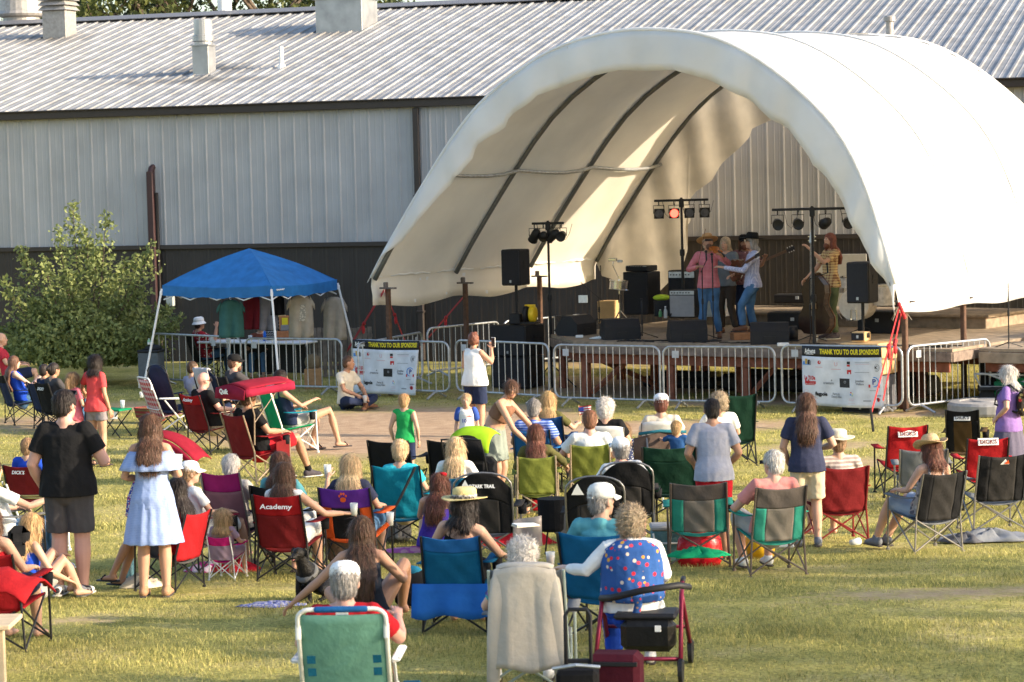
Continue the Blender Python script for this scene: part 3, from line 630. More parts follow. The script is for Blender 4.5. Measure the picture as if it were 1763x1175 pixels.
# left stack: two subs on the ground
p=gp(893,668)
for k,l in enumerate(('black subwoofer cabinet standing on the ground left of the stage','black subwoofer cabinet stacked on another left of the stage')):
    speaker(l,p+Vector((0,0,.6*k+.02)),R(-32),0,'subwoofer',(.78,.7,.585))
p2=p+Vector((0,0,1.22)); speaker('black loudspeaker on a pole above the left subwoofers',p2+Vector((.0,.1,0)),R(-28),.72)
T=thing('cable_reel','yellow and black cable reel and blower on top of the left subwoofers','cable reel',p2+Vector((.25,-.15,.0)),R(-20))
ry=Matrix.Rotation(R(90),3,'Y')
m=M().lathe([(.05,-.11),(.15,-.11),(.16,-.09),(.16,-.04),(.12,-.03)],(0,0,.18),20,ry); obj('drum',m,blackp,T,True)
m=M().lathe([(.12,0),(.15,.01),(.15,.10),(.12,.11)],(-.0,0,.18),20,ry); m.box((0,0,.34),(.2,.07,.04)); obj('cable',m,mat('yellow_plastic',(.75,.50,.02),rough=.4),T,True)
m=M().box((-.0,0,.02),(.3,.26,.03)); m.box((-.28,.0,.1),(.22,.24,.2)); obj('base',m,blackp,T)
# right stack
woodc=mat('plywood_cabinet',(.55,.36,.17),rough=.6,var=.12,scale=5)
p=gz(1490,612,.93); p=gp(1497,708)
speaker('tall grey-sided subwoofer cabinet with a plywood side under the right speaker',p,R(-36),0,'subwoofer',(.70,.62,.60),mat('grey_cabinet',(.12,.12,.13)))
speaker('black-fronted plywood subwoofer cabinet above the barrier at stage right',p+Vector((0,0,.62)),R(-36),0,'subwoofer',(.72,.66,.52),woodc)
q=p+Vector((-.12,0,1.16)); speaker('small wedge-like box with pale wooden side on the right subwoofer','' if 0 else q,R(-36),0,'small_speaker',(.26,.22,.16),woodc)
speaker('black loudspeaker on a pole above the plywood subwoofer at stage right',p+Vector((-.05,.25,1.16)),R(-30),.62)
# monitors
wedge('black floor monitor turned sideways at the left front corner of the stage',gz(992,577,DZ),R(55))
wedge('black floor monitor second from the left, in front of the percussion',gz(1068,584,DZ),R(10))
wedge('black floor monitor in front of the fiddler in the pink shirt',gz(1183,588,DZ),R(5))
wedge('black floor monitor in front of the guitarist in the black hat',gz(1325,592,DZ),R(-5))
# lighting trees
def par(m1,m2,m3,c,dirv,kind):
    q=dirv.to_track_quat('Z','Y').to_matrix()
    if kind=='can':
        m1.lathe([(.02,-.17),(.07,-.15),(.085,-.05),(.09,.10),(.095,.11),(.08,.10)],c,14,q); m2.lathe([(.001,.085),(.08,.09)],c,14,q)
    else:
        m1.add([Vector(c)+q@Vector((x,y,z)) for (x,y,z) in ((-.095,-.095,.02),(.095,-.095,.02),(.095,.095,.02),(-.095,.095,.02),(-.07,-.07,-.1),(.07,-.07,-.1),(.07,.07,-.1),(-.07,.07,-.1))],[(0,1,2,3),(7,6,5,4),(0,4,5,1),(1,5,6,2),(2,6,7,3),(3,7,4,0)])
        m2.lathe([(.001,.036),(.078,.03),(.08,.02)],c,18,q)
    m3.tube([(c[0]-.1,c[1],c[2]),(c[0]-.1,c[1],c[2]+.15),(c[0]+.1,c[1],c[2]+.15),(c[0]+.1,c[1],c[2])],.008,5); m3.tube([(c[0],c[1],c[2]+.15),(c[0],c[1],c[2]+.22)],.012,5)
lens0=mat('dark_lens',(.10,.10,.11),rough=.15,var=.3,bump=.4,bscale=60); lensb=mat('blue_lens',(.03,.08,.18),rough=.1,bump=0); lensr=mat('lit_red_lamp',(1,.05,.03),emit=3.5,bump=0,var=.5,scale=60)
def lighttree(label,p,zb,ztop,width,kinds,yaw,red=None,dim=None,offs=None):
    T=thing('light_stand',label,'stage light stand',p,yaw)
    m=M().tube([(0,0,zb),(0,0,ztop*.55)],.03,8).tube([(0,0,ztop*.5),(0,0,ztop+.05)],.024,8); m.lathe([(.045,-.06),(.05,0),(.045,.06)],(0,0,ztop*.55),8); obj('pole',m,blackm,T)
    m=M().box((0,0,ztop),(width,.045,.045)).box((0,0,ztop-.05),(.09,.08,.16)); obj('crossbar',m,blackm,T)
    for a in range(3):
        an=R(90+120*a+20); obj('leg',M().tube([(0,0,zb+.45),(.5*math.cos(an),.5*math.sin(an),zb+.02)],.014,6),blackm,T)
    n=len(kinds)
    for i,k in enumerate(kinds):
        x=(-.5+(i+.5)/n)*width*1.12 if offs is None else offs[i]; c=(x,-.02,ztop-.24); a,b,d=M(),M(),M()
        dv=Vector((.1,-1,-.15)) if k!='back' else Vector((-.3,1,-.2))
        if k=='side': dv=Vector((random.uniform(-1,1),.4,-.5))
        par(a,b,d,c,dv.normalized(),'can' if k!='box' else 'box'); h=obj('lamp_head',a,blackm,T,k!='box'); obj('lens',b,lensr if red==i else (lensb if k=='can' else lens0),h,k!='box'); obj('yoke',d,blackm,h)
    m=M()
    for i in range(3):
        x=(-.35+.35*i)*width; m.tube([(x,0,ztop),(x+.05,-.02,ztop-.25),(x+.12,-.02,ztop-.32),(x+.2,-.02,ztop-.2),(x+.25,0,ztop-.02)],.005,4)
    obj('cable',m,blackm,T); return T
lighttree('light stand with four dark can lamps at the left side of the stage',gp(950,668),0,3.10,.62,['side','back','side','can'],R(-15))
pz=gz(1177,545,RZ); lighttree('light stand with four square lamps, one glowing red',pz,0,gd(1177,345,pz.y).z-RZ,1.03,['box']*4,R(4),red=1)
pz=gp(1404,700); lighttree('light stand with round blue-lensed can lamps at the right front of the stage',pz,0,gd(1404,360,pz.y).z,1.35,['can','can','back','can'],R(-8),offs=(-.58,-.24,.22,.60))
# microphone stands
def micstand(label,p,h,boom=None,yaw=0,mic=True,round_base=False):
    T=thing('microphone_stand',label,'microphone stand',p,yaw,'microphone stands on the stage')
    m=M().tube([(0,0,.05),(0,0,h)],.011,6).lathe([(.02,-.05),(.02,.05)],(0,0,h*.55),6)
    if round_base: m.lathe([(.14,0),(.14,.02),(.03,.04)],(0,0,0),16)
    obj('pole',m,blackm,T)
    if not round_base:
        for a in range(3): obj('leg',M().tube([(0,0,.12),(.3*math.cos(a*2.1+.3),.3*math.sin(a*2.1+.3),.015)],.009,5),blackm,T)
    e=Vector((0,0,h))
    if boom: e2=Vector(boom); obj('boom',M().tube([e-(e2-e)*.25,e2],.008,5),blackm,T); e=e2
    if mic: m=M().tube([e,e+Vector((0,.06,.12))],.016,8).ell(e+Vector((0,.07,.15)),.028,8); obj('microphone',m,blackp,T)
    return T
micstand('black microphone stand left of the pink shirt fiddler',gz(1211,586,DZ),1.25,(.08,-.05,1.42),0)
micstand('black microphone stand with furry microphone in front of the fiddler',gz(1229,588,DZ),1.38,None,0,True,True)
micstand('low microphone stand with round head between the left monitors',gz(1106,584,DZ),.56)
micstand('tall bare stand behind the left monitors',gz(1036,556,DZ),1.15,None,0,False)
micstand('boom stand leaning beside the tall bare stand',gz(1032,560,DZ),.55,(-.35,0,.85),0,False)
micstand('black stand with boom in front of the double bass player',gz(1396,590,DZ),1.1,(.3,-.1,1.2))
micstand('thin stand at the right end of the platform',S(7.2,2.0,.95),.95,None,0,False)
micstand('thin stand near the right canopy post',S(6.2,1.9,.95),1.1,None,0,False)
micstand('short stand in front of the drums',gz(1488,575,DZ),.9,(.1,0,1.05))
# amplifiers
def amp(label,p,d,yaw,mfront,body=speak,name='amplifier',knobs=True,z0=0):
    T=thing(name,label,'amplifier',p,yaw); m=M().box((0,0,z0+d[2]/2),d,bev=.015); obj('cabinet',m,body,T)
    hh=d[2]*(.80 if knobs else .94); m=M().box((0,-d[1]/2-.004,z0+hh/2+.01),(d[0]*.93,.014,hh-.02)); obj('grille',m,mfront,T)
    if knobs:
        m=M().box((0,-d[1]/2-.003,z0+d[2]*.90),(d[0]*.93,.012,d[2]*.14)); pn=obj('control_panel',m,steel,T); m=M()
        for i in range(7): m.lathe([(.012,0),(.012,.02)],(-d[0]*.38+i*d[0]*.11,-d[1]/2-.01,z0+d[2]*.90),8,Matrix.Rotation(R(90),3,'X'))
        obj('knob',m,blackp,pn)
    return T
greyg=mat('silver_grille_cloth',(.30,.30,.31),var=.05,bump=.3,bscale=300)
amp('tall black bass amplifier cabinet behind the percussion',gz(1106,541,RZ),(.56,.48,.82),R(-35),grill,knobs=False)
amp('flat black amplifier head lying on the tall bass cabinet',gz(1106,541,RZ)+Vector((0,0,.83)),(.50,.38,.11),R(-35),grill)
amp('silver-fronted guitar combo amplifier with a row of knobs',gz(1178,545,RZ)+Vector((-.0,-.3,0)),(.52,.30,.52),R(-25),greyg)
amp('black amplifier head stacked behind the silver-fronted combo',gz(1180,541,RZ)+Vector((.0,.1,.0)),(.56,.3,.84),R(-25),grill)
amp('pale-fronted amplifier half hidden behind the fiddler',gz(1232,545,RZ),(.5,.3,.5),R(-20),mat('cream_grille',(.4,.42,.38)),white)
tag(obj('plywood_box',M().box((0,0,.22),(.36,.3,.45)),woodc,None,loc=gz(1048,556,DZ),rz=R(-20)),'orange-brown plywood box standing behind the tall bare stand','box')
tag(obj('foot_box',M().box((0,0,.06),(.36,.26,.13)),mat('brown_box',(.35,.16,.07)),None,loc=gz(1277,585,DZ),rz=R(10)),'low brown box under the foot of the guitarist','box')
# instrument cases and flight cases
for l,p,d,rz in [('long black instrument case lying on another case',gz(1380,552,DZ)+Vector((0,.3,.34)),(.95,.4,.17),R(-20)),('large black flight case beneath the instrument case',gz(1375,568,DZ)+Vector((0,.3,0)),(1.0,.5,.32),R(-25)),('dark case at the right rear of the stage under the drums',gz(1512,575,DZ)+Vector((.1,.2,0)),(.8,.4,.4),R(-35)),('black amplifier case on the ground at the far right',gp(1752,690),(1.2,.6,.75),R(-20))]:
    T=thing('flight_case',l,'case',p,rz); obj('body',M().box((0,0,d[2]/2),d,bev=.02),speak,T); obj('latch',M().box((0,-d[1]/2-.005,d[2]*.6),(.07,.015,.06)),steel,T)
# drum kit
chrome=mat('chrome',(.7,.7,.7),rough=.15,metal=1,bump=0,var=0); shell=mat('pearl_drum_shell',(.62,.58,.52),rough=.25,var=.25,scale=12,bump=0); head=mat('drum_head',(.72,.68,.60),rough=.5)
T=thing('drum_kit','pearl drum kit with bass drum behind the double bass player','drums',gz(1478,552,RZ),R(-30))
rx=Matrix.Rotation(R(90),3,'X')
m=M().lathe([(.28,-.2),(.28,.2)],(0,0,.29),24,rx); d=obj('bass_drum',m,shell,T,False); obj('drum_skin',M().lathe([(.005,.205),(.27,.205),(.285,.19),(.285,.215),(.27,.215)],(0,0,.29),24,rx),head,d); obj('drum_skin',M().lathe([(.005,.0),(.01,.01)],(0,-.21,.29),12),head,d)
for x,z,r,h in((-.22,.68,.15,.2),(.15,.70,.16,.22),(.45,.45,.20,.36),(-.5,.55,.17,.13)):
    dd=obj('tom_drum',M().lathe([(r,-h/2),(r,h/2)],(x,.12,z),20),shell,T); obj('rim',M().lathe([(r+.01,h/2-.02),(r+.012,h/2),(r-.01,h/2+.012),(.01,h/2+.004)],(x,.12,z),20),chrome,dd)
for x,y,z,r in((-.62,.2,1.05,.22),(.75,.1,1.10,.25)):
    obj('cymbal_stand',M().tube([(x,y,.3),(x,y,z)],.012,6).tube([(x,y,.3),(x+.22,y,.01)],.01,5).tube([(x,y,.3),(x-.2,y+.1,.01)],.01,5).tube([(x,y,.3),(x-.05,y-.22,.01)],.01,5),chrome,T)
    obj('cymbal',M().lathe([(r,0),(r*.3,.025),(.03,.05),(.01,.05)],(x,y,z),20,Matrix.Rotation(R(12),3,'Y')),mat('brass',(.55,.42,.18),rough=.25,metal=1),T,True)
obj('pedal',M().box((0,-.32,.03),(.1,.26,.02)).tube([(-.05,-.23,.02),(-.05,-.23,.2),(.05,-.23,.2),(.05,-.23,.02)],.01,5),chrome,T)
# percussion set
T=thing('percussion_set','chrome timbale with small cowbells on a stand left of the bass amplifier','percussion',gz(1068,571,DZ)+Vector((0,0,.10)),R(-20))
obj('stand',M().tube([(0,0,.1),(0,0,.95)],.018,6).tube([(0,0,.3),(.25,0,.01)],.012,5).tube([(0,0,.3),(-.2,.15,.01)],.012,5).tube([(0,0,.3),(-.1,-.22,.01)],.012,5).tube([(0,0,.9),(-.12,0,1.15),(-.1,0,1.25)],.01,5),chrome,T)
obj('timbale',M().lathe([(.185,-.09),(.19,-.08),(.18,-.07),(.18,.06),(.19,.07),(.19,.09),(.01,.085)],(0,0,.78),24,Matrix.Rotation(R(6),3,'Y')),chrome,T,False)
obj('cowbell',M().box((-.12,0,1.26),(.16,.07,.06)),chrome,T); obj('cowbell',M().box((.02,0,1.23),(.1,.05,.05)),steel,T)
obj('snare_clamp',M().tube([(0,0,.45),(.02,-.05,.6)],.03,8),chrome,T)
# small stage clutter
def bottle(label,p,col,h=.22,r=.035,cap=(.8,.8,.8),group=None):
    T=thing('bottle',label,'bottle',p,0,group); obj('body',M().lathe([(r*.9,0),(r,.01),(r,h*.62),(r*.4,h*.85),(r*.38,h*.93)],(0,0,0),12),col,T,True); obj('cap',M().lathe([(r*.42,0),(r*.42,h*.08)],(0,0,h*.92),10),mat('cap%s'%str(cap),cap,bump=0),T); return T
clearp=mat('clear_plastic',(.75,.8,.82),rough=.08,bump=0,var=0,alpha=.45,spec=.5)
bottle('clear water bottle beside the silver combo amplifier',gz(1146,548,RZ),clearp); bottle('green drink can beside the water bottle on the riser',gz(1137,546,RZ),mat('green_can',(.1,.3,.12),rough=.3),.14,.033)
T=tag(obj('green_bag',M().ell((0,0,.05),(.17,.12,.06),12),mat('lime_fabric',(.45,.60,.04)),None,True,loc=gz(1145,545,RZ)+Vector((-.05,.15,.30))),'lime green bag lying on gear behind the water bottle','bag')
tag(obj('gear_bag',M().box((0,0,.15),(.3,.25,.3)),blackp,None,loc=gz(1145,545,RZ)+Vector((-.05,.15,0))),'dark gear box beneath the lime green bag','box')
m=M(); rg=np.random.default_rng(3)
for i in range(26):
    w=rg.uniform(-1.5,5.2); u=rg.uniform(.95,1.35); z=DZ+.012; p=[(w+k*.09+rg.normal()*.04,u+rg.normal()*.06,z) for k in range(7)]; m.tube(p,.009,4)
tag(obj('floor_cables',m,blackm,None,loc=SC,rz=-PH),'tangle of black cables along the stage front edge','cables',kind='stuff')
m=M()
for i in range(6): m.tube([(math.cos(a*.6+i)*.16+i*.04,math.sin(a*.6+i)*.1,DZ+.015+i*.008) for a in range(10)],.008,4)
tag(obj('white_cable',m,white,None,loc=gz(1030,584,DZ)-Vector((0,0,DZ))),'coiled white cable lying between the two left monitors','cable')
tag(obj('power_strip',M().box((0,0,.035),(.2,.09,.06)),white,None,loc=gz(1350,598,DZ)+Vector((0,.15,0))),'small white power box at the stage edge right of the monitors','power box')
tag(obj('power_strip',M().box((0,0,.03),(.14,.07,.05)),white,None,loc=gz(998,583,DZ)+Vector((0,.1,0))),'small white junction box beside the leftmost monitor','power box')
T=thing('blower','black round blower beside the guitarist monitor','blower',gz(1366,588,DZ),0); obj('housing',M().lathe([(.05,-.08),(.13,-.07),(.13,.07),(.05,.08)],(0,0,.14),16,ry),blackp,T,True); obj('foot',M().box((0,0,.02),(.16,.2,.03)),blackp,T)
# right platform clutter
def onp(w,u,z=.985): return S(w,u,z)
cols=[(.03,.12,.22),(.25,.03,.04),(.03,.05,.18),(.15,.03,.10),(.02,.18,.20)]
for j,l in enumerate(('blue','red','dark blue','maroon','teal')):
    m=M(); rg=np.random.default_rng(j)
    for i in range(9): m.tube([(rg.normal()*.06,0,.5),(rg.normal()*.07,-.05,.3),(rg.normal()*.08,-.08,.12),(rg.normal()*.15,-.1,.02)],.012,4)
    tag(obj('cable_bundle',m,mat('cable_%s'%l,cols[j]),None,loc=onp(7.3+j*.16,2.9+.1*j)),'%s cables hanging in a bundle on the platform right of the stage'%l,'cables',group='cable bundles on the side platform')
tag(obj('rack_box',M().box((0,0,.28),(.95,.4,.52)),blackp,None,loc=onp(7.6,3.5),rz=-PH),'black rack box behind the coloured cable bundles','rack')
T=thing('plastic_crate','white plastic crate full of cable on the right-hand platform','crate',onp(8.35,2.3),-PH); obj('body',M().box((0,0,.16),(.42,.3,.32)),mat('grey_white_plastic',(.5,.48,.44)),T); obj('label_patch',M().box((0,-.155,.15),(.16,.01,.12)),blackp,T); obj('cable',M().tube([(.2,-.15,.3),(.26,-.15,.2),(.2,-.16,.08),(.1,-.16,.2),(.2,-.15,.33)],.012,5),white,T)
tag(obj('tool_box',M().box((0,0,.14),(.17,.12,.28)),mat('yellow_box',(.65,.42,.03)),None,loc=S(9.35,4.2,1.52),rz=-PH),'yellow carton on the shelf right of the canopy post','carton')
bottle('blue-capped pale bottle beside the yellow carton on the shelf',S(9.7,4.15,1.52),mat('pale_bottle',(.55,.55,.5)),.25,.04,(.05,.15,.4))
m=M(); rows=[[(x*.12,y*.1,.02+.02*math.sin(x*2+y)) for x in range(6)] for y in range(5)]; m.grid(rows,.01); tag(obj('paper_stack',m,white,None,loc=S(8.3,4.2,1.52)),'loose white papers lying on the shelf left of the post','papers')
# things stored beneath
for (l,w,u,d,c,rz) in [('green plastic tub under the side platform',6.1,2.2,(.5,.4,.4),(.02,.22,.10),.2),('green plastic sheet bundle under the side platform',6.9,2.6,(.4,.3,.6),(.02,.2,.1),.5),('dark red folded fabric bundle under the side platform',8.9,1.9,(.5,.3,.4),(.16,.01,.05),.4),('white slatted panel leaning under the side platform',8.7,2.3,(.3,.05,.6),(.5,.5,.46),.2),('black equipment boxes under the side platform',7.8,3.0,(.9,.5,.5),(.02,.02,.02),0)]:
    m=M().box((0,0,d[2]/2),d,bev=.05 if 'fabric' in l or 'sheet' in l else .015)
    if 'tub' in l: m.lathe([(.3,0),(.33,.03),(.3,.06)],(0,0,d[2]),12,sx=.8,sy=.65)
    else: m.box((.05,-.02,d[2]+.03),(d[0]*.6,d[1]*.5,.06),Euler((0,0,.2)))
    tag(obj('stored_item',m,mat('sto%s'%l[:9],c),None,loc=S(w,u,0),rz=-PH+rz),l,'storage')
tag(obj('plywood_offcut',M().box((0,0,.4),(.13,.05,.8),Euler((R(6),0,0))).box((.0,.05,.05),(.2,.05,.1)),woodc,None,loc=S(7.55,1.4,0)),'orange plywood board leaning against a platform post','board')
# fallen logs / cases under stage
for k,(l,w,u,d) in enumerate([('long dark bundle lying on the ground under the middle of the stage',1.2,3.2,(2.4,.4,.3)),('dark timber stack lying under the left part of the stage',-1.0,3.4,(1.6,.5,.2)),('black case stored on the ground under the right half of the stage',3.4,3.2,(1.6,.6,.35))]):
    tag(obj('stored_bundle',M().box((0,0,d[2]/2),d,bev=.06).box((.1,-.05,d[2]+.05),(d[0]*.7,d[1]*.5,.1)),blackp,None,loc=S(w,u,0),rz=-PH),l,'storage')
# red ratchet straps
redst=mat('red_strap',(.42,.025,.03),rough=.6)
def strap(label,a,b,w=.06,stake=False,rat=True):
    T=thing('ratchet_strap',label,'strap',b); d=a-b
    q=d.to_track_quat('Z','X').to_matrix(); m=M()
    m.grid([[q@Vector((x,0,d.length*k/8))+Vector((0,0,0)) for x in (-w/2,w/2)] for k in range(9)],.006); obj('webbing',m,redst,T)
    if rat: m=M().box(tuple(d*.62),(.06,.06,.12),q.to_euler()); m.ell(tuple(d*.60+Vector((.01,-.0,-.08))),(.035,.03,.09),8); obj('ratchet',m,redst,T)
    if stake: m=M().tube([(0,0,.1),(.03,-.05,-.25)],.02,6); obj('stake',m,blackm,T)
    return T
a=S(cover_pt(0,0)[0]+.28,0,1.95); strap('bright red strap slanting from the left canopy corner to the ground',a,gp(576,640)); strap('red strap hanging from the left canopy post towards the rear',a+Vector((.02,0,0)),gp(702,600,.3))
strap('red strap at the second left canopy post',S(cover_pt(0,BAY)[0]+.25,BAY,1.7),gp(722,600,.3),.04)
a=S(cover_pt(48,0)[0]+.08,-.05,1.75); strap('pink-red strap slanting in front of the right sponsor banner to a black stake',a,gp(1499,715,.28),stake=True); strap('red strap behind the right sponsor banner',a+Vector((.05,0,0)),gp(1520,690,.3),.04)
m=M()
for i in range(5): m.ell((.02*i-.03,0,-.05*i),(.032,.032,.045),8)
tag(obj('strap_bundle',m,redst,None,True,loc=a+Vector((.02,-.1,.05))),'knotted bundle of spare red strap at the right canopy corner','strap')
# ================= BARRIERS =================
tagm=mat('barrier_tag',(.42,.44,.46),bump=0); GB='steel crowd barriers around the stage'
def barrier(label,x0,y0,x1,y1,H=1.04,nb=14,tagx=.12):
    a=gp(x0,y0); b=gp(x1,y1); d=b-a; L_=math.hypot(d.x,d.y); mid=(a+b)/2; T=thing('crowd_barrier',label,'barrier',mid,math.atan2(d.y,d.x),GB)
    z0,z1=.14,H; r=.14; pts=[]
    for (cx,cz,a0) in ((L_/2-r-.015,z1-r,0),(-L_/2+r+.015,z1-r,90),(-L_/2+r+.015,z0+r,180),(L_/2-r-.015,z0+r,270)):
        for k in range(5): an=R(a0+k*22.5); pts.append((cx+r*math.cos(an),0,cz+r*math.sin(an)))
    pts.append(pts[0]); obj('frame',M().tube(pts,.021,8,cap=False,ref=Vector((0,1,0))),steel,T,True)
    m=M()
    for i in range(nb):
        x=-L_/2+(i+1)*L_/(nb+1)
        m.tube([(x,0,z0),(x,0,z1)],.0085,6)
    ob=obj('bars',m,steel,T); 
    for sx in(-1,1):
        x=sx*(L_/2-.32); obj('foot',M().tube([(x,.0,z0),(x+.01,-.30,.02)],.02,6).tube([(x,.0,z0),(x,.30,.02)],.02,6).box((x,0,z0-.01),(.07,.06,.05)),steel,T)
    obj('tag_plate',M().box((-L_/2+tagx*L_,-.012,H-.13),(.12,.008,.12)),tagm,T)
    return T,L_
bl=[('steel barrier behind the people at the left end, beside the dark bin',265,664,418,674,1.04,12,.7),('steel barrier in front of the white merchandise table',424,676,592,680,1.04,13,.1)]
for q in bl: barrier(*q)
BL,LL=barrier('steel barrier carrying the left sponsor banner',608,682,776,688,1.04,13,.5)
barrier('steel barrier with rounded end behind the woman filming',786,686,948,696,1.06,14,.1)
barrier('steel barrier in front of the left part of the stage',955,698,1139,704,1.06,15,.12)
barrier('steel barrier in front of the middle of the stage',1142,704,1337,707,1.06,16,.12)
BR,LR=barrier('steel barrier carrying the right sponsor banner',1346,708,1556,714,1.10,15,.12)
barrier('steel barrier angled back in front of the side platform',1563,714,1706,696,1.10,14,.13)
barrier('steel barrier running back behind the left sponsor banner',618,686,729,660,1.0,12,.9)
barrier('steel barrier standing further back between banner and stage',737,652,862,637,1.0,12,.9)
barrier('steel barrier behind the subwoofers left of the stage',868,637,1010,622,1.0,12,.1)
# sponsor banners
bwhite=cloth('banner_vinyl',(.60,.62,.66),rough=.5,bump=.12,bscale=6); bblack=mat('banner_black',(.018,.018,.02),rough=.45,bump=0); byel=mat('banner_yellow',(.75,.62,.03),bump=0,var=0)
red_=mat('banner_red',(.50,.03,.03),bump=0,var=0); blu=mat('banner_blue',(.08,.25,.6),bump=0,var=0); gry=mat('banner_grey',(.25,.26,.28),bump=0,var=0); lpk=mat('banner_pink',(.6,.4,.42),bump=0,var=0); grn=mat('banner_green',(.15,.4,.2),bump=0,var=0)
def banner(label,T0,x0,w,ztop,h,skew=0.,seed=1):
    T=thing('sponsor_banner',label,'banner',T0.location,T0.rotation_euler.z,'sponsor banners on the barriers')
    def sh(x,z): # x 0..1, z 0..1 (down)
        ph=seed*2.1
        X=x0+w*x+skew*z*(x-.1)*-.5*w*.12+.012*math.sin(z*4+ph)*z; Z=ztop-h*z-.015*math.sin(math.pi*x)*(1 if z<.5 else .6)-(.02*x*z)
        Y=-.045-.03*math.sin(x*5+ph)*z-.015*math.sin(x*11+z*3+ph)-.02*z; return Vector((X,Y,Z))
    obj('sheet',M().grid([[sh(i/24,.17+.83*j/14) for i in range(25)] for j in range(15)],.004),bwhite,T,True)
    obj('header',M().grid([[sh(i/24,.17*j/3)+Vector((0,-.001,0)) for i in range(25)] for j in range(4)],.004),bblack,T,True)
    HD.append((T,sh,w,h)); 
    def quad(name,x,z,a,b,m,dy=.006):
        obj(name,M().grid([[sh(x+a*(i/4-.5),z+b*(j/3-.5))+Vector((0,-dy,0)) for i in range(5)] for j in range(4)]),m,T)
    def disc(name,x,z,r,m,dy=.006,hole=0):
        c=sh(x,z); k=16
        if hole: vs=[c+Vector((q*math.cos(a),-dy,q*math.sin(a))) for q in (r,hole) for a in np.linspace(0,6.283,k,endpoint=False)]; obj(name,M().add(vs,[(i,(i+1)%k,(i+1)%k+k,i+k) for i in range(k)]),m,T)
        else: obj(name,M().add([c+Vector((r*math.cos(a),-dy,r*math.sin(a))) for a in np.linspace(0,6.283,k,endpoint=False)],[tuple(range(k))]),m,T)
    def tx(s,x,z,size,m,width=None,bold=.002,rot=0):
        text(s,T,m,Matrix.Identity(4),size,bold,.0,width=width,warp=lambda v:sh(x+(v.x-v.y*rot)/w,z-(v.y+v.x*rot)/h)+Vector((0,-.009-v.z,0)))
    tx('THANK YOU TO OUR SPONSORS!',.60,.085,.115,byel,w*.74,.004); tx('Athens',.105,.085,.12,white,w*.14,.003,R(4)); quad('logo',.10,.135,.10,.008,white,.01)
    quad('logo',.06,.29,.10,.06,blu); quad('logo',.055,.26,.03,.09,mat('banner_gold',(.5,.33,.08),bump=0),.008); quad('logo',.09,.27,.03,.08,bblack,.009); quad('logo',.11,.28,.02,.07,gry,.01)
    disc('logo',.225,.265,.03,red_); disc('logo',.232,.258,.012,bwhite,.009); quad('logo',.22,.345,.09,.012,lpk); tx('U',.43,.29,.09,lpk); quad('logo',.43,.37,.12,.012,lpk)
    quad('logo',.585,.26,.04,.045,bblack); quad('logo',.585,.305,.04,.03,red_); quad('logo',.76,.255,.18,.008,gry); quad('logo',.76,.28,.18,.006,lpk)
    quad('logo',.595,.41,.055,.07,red_); quad('logo',.60,.43,.02,.03,bwhite,.009); quad('logo',.76,.415,.18,.008,gry)
    disc('logo',.93,.34,.066,gry,hole=.058); disc('logo',.93,.34,.045,gry,.007,.04); tx('K',.93,.34,.07,bblack)
    tx('La Ti Da',.10,.535,.085,red_,w*.14,.004); tx('Balloons',.105,.605,.09,red_,w*.14,.005); quad('logo',.10,.65,.12,.012,red_)
    tx('creature',.33,.61,.06,gry,w*.13); disc('logo',.37,.565,.014,gry)
    quad('logo',.535,.60,.13,.15,bblack); disc('logo',.54,.585,.022,gry,.009); disc('logo',.54,.585,.012,bblack,.011)
    tx('Jonathan',.73,.56,.05,gry,w*.11); tx('Wallace',.73,.61,.05,gry,w*.10)
    disc('logo',.90,.575,.085,blu,hole=.07); quad('logo',.845,.64,.02,.05,red_,.009); quad('logo',.955,.64,.02,.05,red_,.009); tx('P',.90,.575,.12,mat('navy',(.03,.05,.25)),None,.003)
    tx('flagpole',.235,.80,.085,bblack,w*.15,.004); tx('Peggy &',.42,.79,.05,gry,w*.09); tx('Denny Allen',.425,.835,.05,gry,w*.13)
    disc('logo',.615,.755,.012,red_); disc('logo',.635,.775,.010,byel); disc('logo',.61,.79,.012,blu); disc('logo',.63,.805,.01,grn); quad('logo',.62,.86,.07,.006,lpk); quad('logo',.62,.885,.07,.006,lpk); disc('logo',.045,.775,.045,lpk,hole=.04)
    quad('logo',.88,.715,.07,.010,gry); quad('logo',.81,.885,.09,.02,gry); quad('logo',.94,.80,.07,.02,gry); disc('logo',.935,.865,.036,red_); disc('logo',.935,.865,.016,bblack,.009); quad('logo',.62,.93,.09,.005,lpk)
    return T
HD=[]
banner('white sponsor banner with black header on the left barrier beside the seated man',BL,-LL/2+.03*LL,.69*LL,1.06,.98,1.2,1)
banner('white sponsor banner with black header on the right barrier, crossed by a pink strap',BR,-LR/2+.185*LR,.655*LR,1.10,.98,-.2,2)
